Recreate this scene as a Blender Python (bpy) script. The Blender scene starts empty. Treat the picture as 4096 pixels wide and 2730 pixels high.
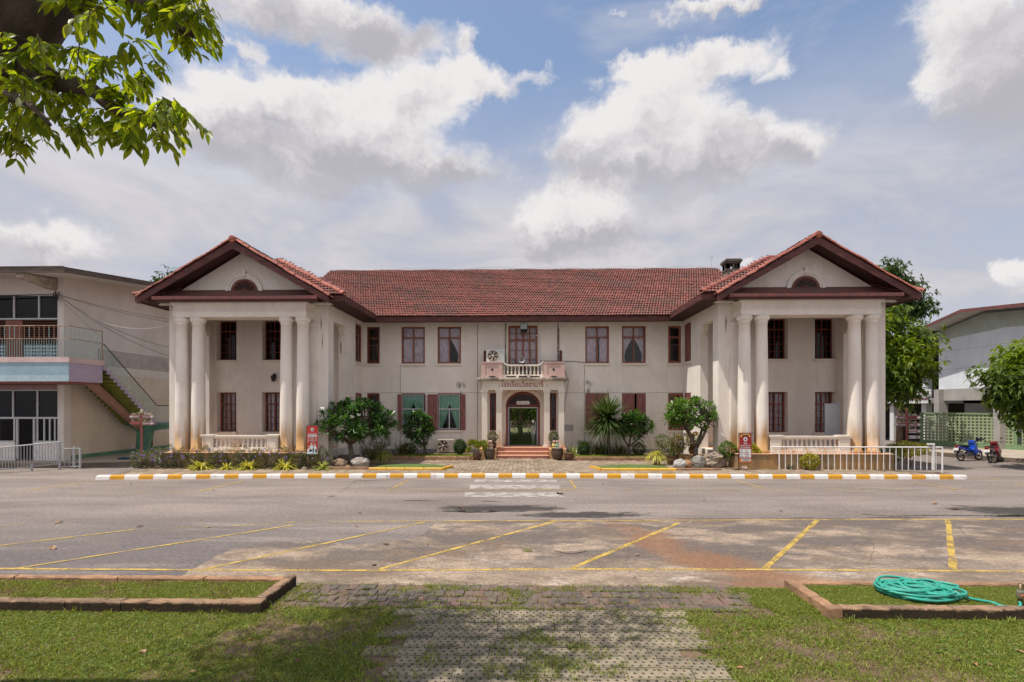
import bpy, math, random
import numpy as np
from mathutils import Vector, Matrix, Euler
R = math.radians
random.seed(7)
rng = np.random.default_rng(11)
sc = bpy.context.scene
COL = sc.collection

# ---------------------------------------------------------------- camera
CAM_X, CAM_H, YAW, FOC = 0.13, 2.9, R(1.35), 2100.0
cam_d = bpy.data.cameras.new('camera')
cam = bpy.data.objects.new('camera', cam_d)
COL.objects.link(cam)
cam.location = (CAM_X, 0, CAM_H)
cam.rotation_euler = (R(90), 0, YAW)
cam_d.sensor_width = 36
cam_d.lens = FOC / 4096 * 36
cam_d.shift_y = 260 / 4096
cam_d.clip_start = 0.1
cam_d.clip_end = 3000
sc.camera = cam
sc.view_settings.view_transform = 'Standard'
sc.view_settings.look = 'None'
sc.view_settings.gamma = 1
sc.view_settings.exposure = 1.0
sc.view_settings.use_curve_mapping = False
sc.cycles.use_denoising = True
sc.cycles.max_bounces = 8
sc.cycles.transparent_max_bounces = 16
sc.cycles.sample_clamp_indirect = 8

# ---------------------------------------------------------------- sun
SUN = Vector((-0.40, -0.165, 1.0)).normalized()
SUN_EL = math.asin(SUN.z)
sl = bpy.data.lights.new('sun', 'SUN')
sl.energy = 2.5
sl.angle = R(0.6)
sl.color = (1.0, 0.94, 0.86)
so = bpy.data.objects.new('sun', sl)
COL.objects.link(so)
so.location = (0, 0, 60)
so.rotation_euler = SUN.to_track_quat('Z', 'Y').to_euler()

# ---------------------------------------------------------------- node helpers
class NT:
    def __init__(s, tree):
        s.t = tree
        s.n = tree.nodes
        s.l = tree.links
    def node(s, typ, **kw):
        n = s.n.new(typ)
        for k, v in kw.items():
            setattr(n, k, v)
        return n
    def put(s, sock, v):
        if isinstance(v, bpy.types.NodeSocket):
            s.l.new(v, sock)
        elif v is not None:
            if sock.type == 'RGBA' and len(v) == 3:
                v = (*v, 1)
            sock.default_value = v
    def m(s, op, a, b=None, c=None, clamp=False):
        n = s.node('ShaderNodeMath', operation=op, use_clamp=clamp)
        s.put(n.inputs[0], a)
        if b is not None: s.put(n.inputs[1], b)
        if c is not None: s.put(n.inputs[2], c)
        return n.outputs[0]
    def vm(s, op, a, b=None):
        n = s.node('ShaderNodeVectorMath', operation=op)
        s.put(n.inputs[0], a)
        if b is not None: s.put(n.inputs[1], b)
        return n.outputs['Value'] if op in ('LENGTH', 'DOT_PRODUCT', 'DISTANCE') else n.outputs[0]
    def sep(s, v):
        n = s.node('ShaderNodeSeparateXYZ')
        s.put(n.inputs[0], v)
        return n.outputs
    def comb(s, x, y, z):
        n = s.node('ShaderNodeCombineXYZ')
        for i, v in enumerate((x, y, z)): s.put(n.inputs[i], v)
        return n.outputs[0]
    def noise(s, vec, scale, detail=4, rough=0.55, dist=0.0, color=False):
        n = s.node('ShaderNodeTexNoise')
        if vec is not None: s.put(n.inputs['Vector'], vec)
        n.inputs['Scale'].default_value = scale
        n.inputs['Detail'].default_value = detail
        n.inputs['Roughness'].default_value = rough
        n.inputs['Distortion'].default_value = dist
        return n.outputs['Color'] if color else n.outputs['Fac']
    def ss(s, v, lo, hi, a=0.0, b=1.0):
        n = s.node('ShaderNodeMapRange', interpolation_type='SMOOTHSTEP')
        s.put(n.inputs[0], v)
        n.inputs[1].default_value = lo
        n.inputs[2].default_value = hi
        n.inputs[3].default_value = a
        n.inputs[4].default_value = b
        return n.outputs[0]
    def mix(s, f, a, b, mode='MIX'):
        n = s.node('ShaderNodeMix', data_type='RGBA', blend_type=mode)
        s.put(n.inputs[0], f)
        s.put(n.inputs[6], a)
        s.put(n.inputs[7], b)
        return n.outputs[2]
    def scale(s, v, k):
        n = s.node('ShaderNodeVectorMath', operation='MULTIPLY')
        s.put(n.inputs[0], v)
        s.put(n.inputs[1], k)
        return n.outputs[0]

# ---------------------------------------------------------------- sky with clouds
world = bpy.data.worlds.new('World')
sc.world = world
world.use_nodes = True
w = NT(world.node_tree)
w.n.clear()
sky = w.node('ShaderNodeTexSky', sky_type='NISHITA')
sky.sun_disc = False
sky.sun_elevation = SUN_EL
sky.sun_rotation = math.atan2(SUN.x, SUN.y) % (2 * math.pi)
sky.altitude = 100
sky.air_density = 1.0
sky.dust_density = 1.6
sky.ozone_density = 1.2
tc = w.node('ShaderNodeTexCoord')
dirv = tc.outputs['Generated']
wob = w.noise(dirv, 5.5, 6, 0.62, color=True)
wob2 = w.noise(dirv, 17.0, 5, 0.65, color=True)
dv = w.vm('ADD', dirv, w.scale(w.vm('SUBTRACT', wob, (0.5, 0.5, 0.5)), (0.12, 0.12, 0.10)))
dv = w.vm('ADD', dv, w.scale(w.vm('SUBTRACT', wob2, (0.5, 0.5, 0.5)), (0.085, 0.085, 0.07)))
dx, dy, dz = w.sep(w.vm('NORMALIZE', dv))
az = w.m('ARCTAN2', dx, dy)
el = w.m('ARCSINE', dz)
_, _, rz = w.sep(dirv)
el0 = w.m('ARCSINE', rz)
def d2a(x, y):          # direction (azimuth, elevation) of a cloud
    u = (x - 1176.5) / 1206.3
    a = math.atan(u)
    return a - YAW, math.atan((933.5 - y) / 1206.3 * math.cos(a))
#        x, y, rx, ry, weight, brightness bias
CL = [(430, 300, 130, 80, .9, .06), (610, 225, 160, 78, 1, .16), (760, 300, 240, 95, 1, .03), (930, 230, 150, 70, .9, .12), (1100, 190, 110, 48, .75, .16), (1230, 165, 80, 38, .6, .12),
      (1080, 95, 42, 48, .6, .12), (620, 385, 180, 55, .72, -.02), (900, 390, 220, 55, .72, -.10),
      (1500, 265, 185, 80, 1, .18), (1390, 330, 110, 66, 1, .08), (1650, 330, 200, 70, 1, .05), (1780, 360, 90, 40, .7, .06), (1560, 395, 230, 48, .9, -.14),
      (1310, 495, 110, 56, .95, .16), (1320, 560, 130, 36, .8, -.16), (700, 30, 330, 80, 1, -.10), (560, 95, 70, 32, .6, .08),
      (1490, 180, 140, 42, .72, .10), (1650, 130, 160, 56, .78, .12), (1790, 150, 50, 38, .5, .08), (2230, 100, 185, 160, 1, -.03), (2330, 230, 200, 110, 1, -.10), (2150, 205, 80, 58, .8, .10),
      (1650, 5, 130, 26, .7, .1), (1420, 8, 40, 22, .5, .12), (2345, 640, 50, 40, .9, .22), (1720, 610, 60, 26, .6, .2), (60, 560, 190, 60, .7, .05),
      (1216, -420, 420, 160, .9, -.02), (300, -500, 350, 200, .8, .05), (2100, -450, 380, 160, .8, 0.0)]
sumw = sumb = sumt = mx = None
for (x, y, rx, ry, wt, bb) in CL:
    a0, e0 = d2a(x, y)
    ra = abs(d2a(x + rx, y)[0] - d2a(x - rx, y)[0]) / 2
    re = abs(d2a(x, y + ry)[1] - d2a(x, y - ry)[1]) / 2
    ta = w.m('DIVIDE', w.m('SUBTRACT', az, a0), ra)
    te = w.m('DIVIDE', w.m('SUBTRACT', el, e0), re)
    r2 = w.m('ADD', w.m('MULTIPLY', ta, ta), w.m('MULTIPLY', te, te))
    g = w.m('MULTIPLY', w.m('EXPONENT', w.m('MULTIPLY', r2, -0.95)), wt)
    br = w.m('MULTIPLY', g, w.m('ADD', w.m('MULTIPLY', te, 0.22), bb))
    mx = g if mx is None else w.m('MAXIMUM', mx, g)
    sumw = g if sumw is None else w.m('ADD', sumw, g)
    tt = w.m('MULTIPLY', g, te)
    sumt = tt if sumt is None else w.m('ADD', sumt, tt)
    sumb = br if sumb is None else w.m('ADD', sumb, br)
nz = w.noise(w.scale(dirv, (1, 1, 1.5)), 4.6, 12, 0.62, 0.15)
nzb = w.noise(w.scale(dirv, (1, 1, 2.6)), 2.6, 8, 0.60, 0.6)
# clouds of the sky outside the frame, cover raised to brighten the shaded front
cosb = w.ss(dy, 0.25, -0.35)
back = w.m('MULTIPLY', w.ss(w.noise(dirv, 2.3, 8, 0.6), 0.40, 0.56), cosb)
dens = w.m('ADD', w.m('ADD', w.m('MULTIPLY', mx, 0.6), w.m('MULTIPLY', sumw, 0.36)), w.m('MULTIPLY', w.m('SUBTRACT', nz, 0.5), 1.5))
tmean = w.m('DIVIDE', sumt, w.m('ADD', sumw, 0.05))
cum = w.m('MULTIPLY', w.ss(dens, 0.20, 0.58), w.ss(tmean, -1.0, -0.1, 0.45, 1.0))
veil = w.m('MULTIPLY', w.ss(el0, 0.60, 0.30), w.ss(nzb, 0.26, 0.58, 0.62, 1.0))
veil2 = w.m('MULTIPLY', w.ss(nzb, 0.48, 0.72), 0.45)
veil = w.m('MAXIMUM', veil, veil2)
bmean = w.m('DIVIDE', sumb, w.m('ADD', sumw, 0.15))
puff = w.noise(w.scale(dv, (1, 1, 1.3)), 9.0, 9, 0.58)
br = w.m('ADD', w.m('ADD', 0.64, w.m('MULTIPLY', bmean, 1.5)), w.m('MULTIPLY', w.m('SUBTRACT', puff, 0.5), 1.0))
# thin rims of a cloud glow, its thick middle greys
br = w.m('ADD', br, w.m('MULTIPLY', w.ss(dens, 0.95, 0.45), 0.10))
br = w.m('MINIMUM', w.m('MAXIMUM', br, 0.40), 0.97)
ccol = w.mix(w.ss(br, 0.45, 0.92), (2.55, 2.48, 2.70), (4.50, 4.36, 4.36))
vcol = w.mix(w.ss(nzb, 0.35, 0.70), (2.75, 2.70, 3.0), (3.75, 3.62, 3.78))
skyc = w.mix(0.11, w.mix(1.0, sky.outputs[0], (0.88, 0.92, 0.93), 'MULTIPLY'), (3.0, 3.0, 3.4))
c1 = w.mix(veil, skyc, vcol)
c2 = w.mix(w.m('MULTIPLY', back, 0.9), c1, (4.7, 4.6, 4.75))
c3 = w.mix(cum, c2, ccol)
bg = w.node('ShaderNodeBackground')
bg.inputs['Strength'].default_value = 0.095
w.put(bg.inputs['Color'], c3)
wo = w.node('ShaderNodeOutputWorld')
w.l.new(bg.outputs[0], wo.inputs[0])

# ---------------------------------------------------------------- mesh helpers
ST, CT = math.sin(YAW), math.cos(YAW)
def at(x, y, Y):
    """world X, Z of a photo point on the upright plane at distance Y"""
    u = (x - 2048) / FOC
    v = (1625 - y) / FOC
    X = Y * (u * CT - ST) / (CT + u * ST)
    return X + CAM_X, CAM_H + v * (-X * ST + Y * CT)
def gr(x, y, z=0.0):
    """world X, Y of a photo point on the level z"""
    u = (x - 2048) / FOC
    d = (z - CAM_H) * FOC / (1625 - y)
    return CT * u * d - ST * d + CAM_X, ST * u * d + CT * d
def grD(x, y, z=0.0):
    return gr(x * 1.7408, y * 1.7408, z)

class MB:
    """collects vertices and faces of one mesh"""
    def __init__(s):
        s.v = []
        s.f = []
        s.sm = False
    def add(s, vs, fs):
        o = len(s.v)
        s.v += [tuple(p) for p in vs]
        s.f += [tuple(i + o for i in f) for f in fs]
        return s
    def box(s, x0, x1, y0, y1, z0, z1):
        return s.add([(x0, y0, z0), (x1, y0, z0), (x1, y1, z0), (x0, y1, z0), (x0, y0, z1), (x1, y0, z1), (x1, y1, z1), (x0, y1, z1)],
                     [(0, 3, 2, 1), (4, 5, 6, 7), (0, 1, 5, 4), (1, 2, 6, 5), (2, 3, 7, 6), (3, 0, 4, 7)])
    def cbox(s, cx, cy, cz, wx, wy, wz):
        return s.box(cx - wx / 2, cx + wx / 2, cy - wy / 2, cy + wy / 2, cz - wz / 2, cz + wz / 2)
    def bbox(s, x0, x1, y0, y1, z0, z1, b=0.015):
        """box with chamfered upper edges"""
        vs = [(x0, y0, z0), (x1, y0, z0), (x1, y1, z0), (x0, y1, z0), (x0, y0, z1 - b), (x1, y0, z1 - b), (x1, y1, z1 - b), (x0, y1, z1 - b),
              (x0 + b, y0 + b, z1), (x1 - b, y0 + b, z1), (x1 - b, y1 - b, z1), (x0 + b, y1 - b, z1)]
        fs = [(0, 3, 2, 1), (8, 9, 10, 11)]
        for a in range(4):
            c = (a + 1) % 4
            fs += [(a, c, 4 + c, 4 + a), (4 + a, 4 + c, 8 + c, 8 + a)]
        return s.add(vs, fs)
    def prism_y(s, poly, y0, y1):
        """poly of (x, z), extruded along y"""
        n = len(poly)
        vs = [(x, y0, z) for x, z in poly] + [(x, y1, z) for x, z in poly]
        fs = [tuple(range(n)), tuple(range(2 * n - 1, n - 1, -1))]
        fs += [(i, i + n, (i + 1) % n + n, (i + 1) % n) for i in range(n)]
        return s.add(vs, fs)
    def prism_x(s, poly, x0, x1):
        n = len(poly)
        vs = [(x0, y, z) for y, z in poly] + [(x1, y, z) for y, z in poly]
        fs = [tuple(range(n)), tuple(range(2 * n - 1, n - 1, -1))]
        fs += [(i, i + n, (i + 1) % n + n, (i + 1) % n) for i in range(n)]
        return s.add(vs, fs)
    def prism_z(s, poly, z0, z1):
        n = len(poly)
        vs = [(x, y, z0) for x, y in poly] + [(x, y, z1) for x, y in poly]
        fs = [tuple(range(n - 1, -1, -1)), tuple(range(n, 2 * n))]
        fs += [(i, (i + 1) % n, (i + 1) % n + n, i + n) for i in range(n)]
        return s.add(vs, fs)
    def quad(s, a, b, c, d):
        return s.add([a, b, c, d], [(0, 1, 2, 3)])
    def poly(s, pts):
        return s.add(pts, [tuple(range(len(pts)))])
    def tube(s, pts, rad, n=6, caps=True):
        pts = [Vector(p) for p in pts]
        if not isinstance(rad, (list, tuple)): rad = [rad] * len(pts)
        vs = []
        up = Vector((0, 0, 1))
        prev = None
        for i, p in enumerate(pts):
            t = (pts[min(i + 1, len(pts) - 1)] - pts[max(i - 1, 0)])
            if t.length < 1e-9: t = Vector((0, 0, 1))
            t.normalize()
            if prev is None:
                a = t.orthogonal().normalized()
            else:
                a = prev - t * prev.dot(t)
                a = a.normalized() if a.length > 1e-6 else t.orthogonal().normalized()
            prev = a
            b = t.cross(a)
            for k in range(n):
                ang = 2 * math.pi * k / n
                vs.append(p + (a * math.cos(ang) + b * math.sin(ang)) * rad[i])
        fs = []
        for i in range(len(pts) - 1):
            for k in range(n):
                k2 = (k + 1) % n
                fs.append((i * n + k, i * n + k2, (i + 1) * n + k2, (i + 1) * n + k))
        if caps:
            fs.append(tuple(range(n - 1, -1, -1)))
            fs.append(tuple((len(pts) - 1) * n + k for k in range(n)))
        return s.add(vs, fs)
    def lathe(s, prof, cx=0, cy=0, n=20, caps=True):
        """prof: (radius, z) from bottom to top"""
        vs = []
        for r, z in prof:
            for k in range(n):
                a = 2 * math.pi * k / n
                vs.append((cx + r * math.cos(a), cy + r * math.sin(a), z))
        fs = []
        for i in range(len(prof) - 1):
            for k in range(n):
                k2 = (k + 1) % n
                fs.append((i * n + k, i * n + k2, (i + 1) * n + k2, (i + 1) * n + k))
        if caps:
            fs.append(tuple(range(n - 1, -1, -1)))
            fs.append(tuple((len(prof) - 1) * n + k for k in range(n)))
        return s.add(vs, fs)
    def ball(s, c, rx, ry, rz, n=10, m=7):
        prof = []
        vs = []
        for i in range(m + 1):
            t = math.pi * i / m
            for k in range(n):
                a = 2 * math.pi * k / n
                vs.append((c[0] + rx * math.sin(t) * math.cos(a), c[1] + ry * math.sin(t) * math.sin(a), c[2] - rz * math.cos(t)))
        fs = []
        for i in range(m):
            for k in range(n):
                k2 = (k + 1) % n
                fs.append((i * n + k, i * n + k2, (i + 1) * n + k2, (i + 1) * n + k))
        return s.add(vs, fs)
    def mesh(s, name, mat=None, smooth=False):
        me = bpy.data.meshes.new(name)
        me.from_pydata(s.v, [], s.f)
        if smooth:
            me.polygons.foreach_set('use_smooth', [True] * len(me.polygons))
        if mat: me.materials.append(mat)
        me.update()
        return me
    def obj(s, name, mat, parent=None, smooth=False, label=None, kind=None):
        return link(name, s.mesh(name, mat, smooth), parent, label, kind)

def link(name, me, parent=None, label=None, kind=None):
    """objects of a fixed thing are modelled in world metres; the parent's own place is taken off"""
    o = bpy.data.objects.new(name, me)
    COL.objects.link(o)
    if parent is not None:
        o.parent = parent
        o.location = -origin(parent)
    if label: o['label'] = label
    if kind: o['kind'] = kind
    return o
def origin(o):
    v = Vector((0, 0, 0))
    while o is not None:
        v += o.location
        o = o.parent
    return v
def tag(o, label, cat, group=None, kind=None):
    o['label'] = label
    o['category'] = cat
    if group: o['group'] = group
    if kind: o['kind'] = kind
    return o
def thing(name, label, cat, loc=(0, 0, 0), group=None):
    o = bpy.data.objects.new(name, None)
    o.empty_display_size = 0.2
    COL.objects.link(o)
    o.location = loc
    return tag(o, label, cat, group)
def struct(name, mb, mat, parent=None, smooth=False):
    o = mb.obj(name, mat, parent, smooth)
    if parent is None: o['kind'] = 'structure'
    return o
def copy_thing(root, loc, rot=0.0, scale=1.0, label=None, group=None):
    r = root.copy()
    COL.objects.link(r)
    r.location = loc
    r.rotation_euler = (0, 0, rot)
    r.scale = (scale,) * 3
    if label: r['label'] = label
    if group: r['group'] = group
    for ch in list(root.children):
        c = ch.copy()
        COL.objects.link(c)
        c.parent = r
        for g in list(ch.children):
            d = g.copy()
            COL.objects.link(d)
            d.parent = c
    return r
def from_np(name, verts, faces_flat, loop_tot, mat, smooth=False):
    """mesh from numpy arrays; every face has loop_tot corners"""
    me = bpy.data.meshes.new(name)
    nv, nl = len(verts), len(faces_flat)
    nf = nl // loop_tot
    me.vertices.add(nv)
    me.vertices.foreach_set('co', np.asarray(verts, np.float32).ravel())
    me.loops.add(nl)
    me.loops.foreach_set('vertex_index', np.asarray(faces_flat, np.int32))
    me.polygons.add(nf)
    me.polygons.foreach_set('loop_start', np.arange(0, nl, loop_tot, dtype=np.int32))
    me.polygons.foreach_set('loop_total', np.full(nf, loop_tot, np.int32))
    if smooth: me.polygons.foreach_set('use_smooth', np.ones(nf, bool))
    me.materials.append(mat)
    me.update(calc_edges=True)
    return me

# ---------------------------------------------------------------- materials
def new_mat(name):
    m = bpy.data.materials.new(name)
    m.use_nodes = True
    t = NT(m.node_tree)
    b = t.n['Principled BSDF']
    return m, t, b
def pos(t):
    return t.node('ShaderNodeNewGeometry').outputs['Position']
def objco(t):
    return t.node('ShaderNodeTexCoord').outputs['Object']
def bump(t, b, h, strength=0.3, dist=0.02):
    n = t.node('ShaderNodeBump')
    n.inputs['Strength'].default_value = strength
    n.inputs['Distance'].default_value = dist
    t.put(n.inputs['Height'], h)
    t.l.new(n.outputs[0], b.inputs['Normal'])
def mat(name, c1, c2=None, scale=4.0, rough=0.75, bmp=0.0, bscale=40.0, spec=0.3, rnd=0.0, stretch=(1, 1, 1), lo=0.35, hi=0.65, metal=0.0, isl=0.0):
    """mottled paint, wood, stone ...: two tones mixed by noise, fine relief, per-piece tone"""
    m, t, b = new_mat(name)
    if c2 is None: c2 = tuple(x * 0.82 for x in c1)
    co = t.scale(objco(t), stretch)
    f = t.ss(t.noise(co, scale, 6, 0.6), lo, hi)
    col = t.mix(f, c1, c2)
    fine = t.ss(t.noise(co, scale * 9, 3, 0.6), 0.3, 0.7, 0.90, 1.08)
    n = t.node('ShaderNodeHueSaturation')
    t.put(n.inputs['Color'], col)
    val = fine
    if rnd:
        oi = t.node('ShaderNodeObjectInfo').outputs['Random']
        val = t.m('MULTIPLY', val, t.m('ADD', 1 - rnd, t.m('MULTIPLY', oi, 2 * rnd)))
    if isl:
        ri = t.node('ShaderNodeNewGeometry').outputs['Random Per Island']
        val = t.m('MULTIPLY', val, t.m('ADD', 1 - isl, t.m('MULTIPLY', ri, 2 * isl)))
    t.put(n.inputs['Value'], val)
    t.put(b.inputs['Base Color'], n.outputs[0])
    b.inputs['Roughness'].default_value = rough
    b.inputs['Specular IOR Level'].default_value = spec
    b.inputs['Metallic'].default_value = metal
    if bmp: bump(t, b, t.noise(co, bscale, 4, 0.6), bmp)
    return m
def leafmat(name, c1, c2, trans=0.35, rough=0.45, spec=0.35, isl=0.35, ctrans=None):
    """leaves: tone by leaf, light passing through"""
    m, t, b = new_mat(name)
    ri = t.node('ShaderNodeNewGeometry').outputs['Random Per Island']
    oi = t.node('ShaderNodeObjectInfo').outputs['Random']
    f = t.m('FRACT', t.m('ADD', ri, oi))
    col = t.mix(f, c1, c2)
    n = t.node('ShaderNodeHueSaturation')
    t.put(n.inputs['Color'], col)
    f2 = t.m('FRACT', t.m('MULTIPLY', f, 7.31))
    t.put(n.inputs['Value'], t.m('ADD', 1 - isl, t.m('MULTIPLY', f2, 2 * isl)))
    t.put(b.inputs['Base Color'], n.outputs[0])
    b.inputs['Roughness'].default_value = rough
    b.inputs['Specular IOR Level'].default_value = spec
    tr = t.node('ShaderNodeBsdfTranslucent')
    if ctrans is None: ctrans = (2.0, 1.9, 0.8)
    t.put(tr.inputs['Color'], t.mix(1.0, n.outputs[0], ctrans, 'MULTIPLY'))
    ms = t.node('ShaderNodeMixShader')
    ms.inputs[0].default_value = trans
    t.l.new(b.outputs[0], ms.inputs[1])
    t.l.new(tr.outputs[0], ms.inputs[2])
    t.l.new(ms.outputs[0], t.n['Material Output'].inputs[0])
    return m
def blob(t, p, cx, cy, rx, ry, rot=0.0):
    """soft ellipse on the ground, 1 inside and 0 outside"""
    d = t.vm('SUBTRACT', p, (cx, cy, 0))
    x, y, _ = t.sep(d)
    c, s = math.cos(rot), math.sin(rot)
    a = t.m('DIVIDE', t.m('ADD', t.m('MULTIPLY', x, c), t.m('MULTIPLY', y, s)), rx)
    q = t.m('DIVIDE', t.m('SUBTRACT', t.m('MULTIPLY', y, c), t.m('MULTIPLY', x, s)), ry)
    return t.m('SUBTRACT', 1.0, t.m('SQRT', t.m('ADD', t.m('MULTIPLY', a, a), t.m('MULTIPLY', q, q))))

def plaster(name, c, c2, rust=1.0, rust_top=1.6, streak=0.5, rough=0.85, grime=None):
    m, t, b = new_mat(name)
    p = pos(t)
    px, py, pz = t.sep(p)
    base = t.mix(t.ss(t.noise(p, 0.7, 6, 0.6), 0.35, 0.68), c, c2)
    base = t.mix(t.m('MULTIPLY', t.ss(t.noise(t.scale(p, (.8, .8, .6)), 1.0, 3, 0.5, 1.5), 0.49, 0.515), 0.16 * streak), base, tuple(x * .80 for x in c2))
    base = t.mix(t.m('MULTIPLY', t.ss(t.noise(t.scale(p, (5.5, 5.5, 0.35)), 1.0, 5, 0.65), 0.52, 0.78), 0.35 * streak), base, tuple(x * 0.55 for x in c))
    base = t.mix(t.m('MULTIPLY', t.ss(t.noise(p, 26, 3, 0.6), 0.62, 0.75), 0.25), base, tuple(x * 0.72 for x in c2))
    # chips and spots
    ch = t.ss(t.noise(t.scale(p, (1, 1, 0.7)), 5.0, 4, 0.7), 0.72, 0.76)
    base = t.mix(t.m('MULTIPLY', ch, 0.55), base, (0.42, 0.33, 0.22))
    # rust-coloured splash of laterite soil, drawn up the foot of the wall in tongues
    tongue = t.noise(t.scale(p, (2.2, 2.2, 0.25)), 1.0, 4, 0.6)
    hgt = t.m('ADD', pz, t.m('MULTIPLY', t.m('SUBTRACT', 0.56, tongue), 4.2))
    r = t.m('MULTIPLY', t.ss(hgt, rust_top, rust_top * 0.35), 0.75 * rust)
    base = t.mix(r, base, (0.42, 0.235, 0.09))
    if grime:
        for (gx, gz, grx, grz) in grime:
            q = t.comb(px, pz, 0.0)
            g = t.m('ADD', blob(t, q, gx, gz, grx, grz), t.m('MULTIPLY', t.m('SUBTRACT', t.noise(t.scale(p, (3.4, 3.4, 1.0)), 1.6, 8, 0.75), 0.5), 3.2))
            base = t.mix(t.m('MULTIPLY', t.ss(g, 0.1, 0.9), 0.75), base, (0.10, 0.085, 0.07))
    t.put(b.inputs['Base Color'], base)
    b.inputs['Roughness'].default_value = rough
    b.inputs['Specular IOR Level'].default_value = 0.2
    h = t.m('ADD', t.noise(p, 55, 3, 0.6), t.m('MULTIPLY', t.noise(p, 4, 3, 0.5), 1.5))
    bump(t, b, h, 0.22, 0.012)
    return m

WALLC, WALLC2 = (0.80, 0.735, 0.66), (0.735, 0.665, 0.59)
M = {}
M['wall'] = plaster('cream_plaster', WALLC, WALLC2, 0.55, 0.75, 1.0,
                    grime=[(-3.55, 4.1, 0.35, 0.30), (-3.45, 3.45, 0.16, 0.5), (3.72, 4.2, 0.35, 0.32), (3.75, 3.6, 0.25, 0.45), (-9.42, 6.75, .09, .6), (9.45, 6.75, .10, .6), (-9.38, 5.9, .05, .7), (-2.4, .75, .3, .25), (3.6, .8, .8, .25), (1.9, 5.4, .5, .12)])
M['trim'] = plaster('pale_trim_plaster', (0.75, 0.67, 0.58), (0.67, 0.59, 0.50), 1.0, 1.3, 0.4)
M['column'] = plaster('column_plaster', (0.80, 0.735, 0.665), (0.73, 0.66, 0.585), 1.3, 3.0, 1.0)
M['plinth'] = plaster('plinth_plaster', (0.33, 0.235, 0.14), (0.23, 0.145, 0.078), 0.9, 1.0, 2.0)
M['greyplinth'] = mat('grey_plinth_paint', (0.30, 0.30, 0.32), (0.24, 0.235, 0.24), 3, 0.85, 0.2)
M['pink'] = plaster('pink_rendering', (0.56, 0.39, 0.34), (0.48, 0.33, 0.29), 0.0, 0.3, 0.6)
M['cornice'] = plaster('mouldy_cornice', (0.60, 0.53, 0.44), (0.45, 0.38, 0.30), 0.0, 0.3, 1.5,
                       grime=[(-1.6, 4.38, 0.9, 0.16), (0.3, 4.40, 0.9, 0.12), (2.0, 4.38, 1.0, 0.20)])
M['maroon'] = mat('maroon_painted_timber', (0.125, 0.042, 0.036), (0.066, 0.026, 0.023), 1.5, 0.6, 0.25, 20, stretch=(1, 1, 6))
M['gutter'] = mat('faded_red_gutter', (0.20, 0.062, 0.055), (0.13, 0.06, 0.055), 2.5, 0.6, 0.2, 25, stretch=(3, 1, 1))
M['soffit'] = mat('dark_soffit_boards', (0.075, 0.030, 0.026), (0.045, 0.020, 0.018), 2.0, 0.7, 0.2, 25, stretch=(6, 1, 1))
M['frame'] = mat('red_brown_window_timber', (0.30, 0.100, 0.052), (0.22, 0.070, 0.038), 2.2, 0.5, 0.15, 30, stretch=(4, 4, 1))
M['dframe'] = mat('dark_window_timber', (0.19, 0.052, 0.032), (0.12, 0.034, 0.022), 2.2, 0.5, 0.15, 30)
M['shutter'] = mat('faded_maroon_shutter', (0.28, 0.110, 0.092), (0.20, 0.075, 0.066), 3, 0.6, 0.2, 30, stretch=(3, 3, 1))
M['shutlit'] = mat('sunlit_shutter_tone', (0.30, 0.090, 0.045), (0.24, 0.070, 0.04), 3, 0.55, 0.15, 30)  # grazing sunlight on the open leaf put into its colour
M['alu'] = mat('aluminium_sash', (0.52, 0.53, 0.54), (0.46, 0.47, 0.48), 4, 0.4, spec=0.5)
M['white'] = mat('white_metal_paint', (0.74, 0.72, 0.70), (0.64, 0.61, 0.58), 5, 0.5, 0.05)
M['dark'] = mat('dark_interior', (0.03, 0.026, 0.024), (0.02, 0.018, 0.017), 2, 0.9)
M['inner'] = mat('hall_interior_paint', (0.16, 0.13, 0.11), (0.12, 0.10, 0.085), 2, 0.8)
M['hallfloor'] = mat('polished_hall_floor', (0.10, 0.11, 0.10), (0.08, 0.085, 0.08), 3, 0.12, spec=0.5)
M['step'] = mat('pink_step_terrazzo', (0.50, 0.215, 0.145), (0.42, 0.175, 0.12), 5, 0.6, 0.1, 60)
M['nosing'] = mat('pale_step_nosing', (0.62, 0.38, 0.24), (0.55, 0.32, 0.2), 5, 0.6)
M['orangeblock'] = plaster('orange_stained_block', (0.54, 0.34, 0.16), (0.46, 0.27, 0.12), 0.4, 0.6, 0.6)
M['black'] = mat('black_paint', (0.02, 0.019, 0.019), (0.03, 0.028, 0.027), 6, 0.45)
M['redtext'] = mat('dark_red_sign_paint', (0.26, 0.030, 0.025), (0.20, 0.022, 0.02), 8, 0.6)

def tile_mat():
    m, t, b = new_mat('clay_roof_tile')
    p = pos(t)
    ri = t.node('ShaderNodeNewGeometry').outputs['Random Per Island']
    oi = t.node('ShaderNodeObjectInfo').outputs['Random']
    f = t.m('FRACT', t.m('ADD', ri, oi))
    c = t.mix(f, (0.175, 0.064, 0.052), (0.275, 0.098, 0.074))
    big = t.ss(t.noise(p, 0.55, 5, 0.6), 0.40, 0.68)
    f2 = t.m('FRACT', t.m('MULTIPLY', f, 5.77))
    old = t.m('MULTIPLY', t.m('ADD', t.m('MULTIPLY', big, 0.55), t.m('MULTIPLY', t.ss(f2, 0.35, 1.0), 0.5)), 0.85, clamp=True)
    c = t.mix(old, c, (0.098, 0.070, 0.060))
    c = t.mix(t.m('MULTIPLY', t.ss(t.noise(p, 9, 5, 0.7), 0.55, 0.75), 0.45), c, (0.12, 0.085, 0.075))
    t.put(b.inputs['Base Color'], c)
    b.inputs['Roughness'].default_value = 0.72
    b.inputs['Specular IOR Level'].default_value = 0.25
    bump(t, b, t.noise(p, 45, 4, 0.6), 0.25, 0.01)
    return m
M['tile'] = tile_mat()
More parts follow.
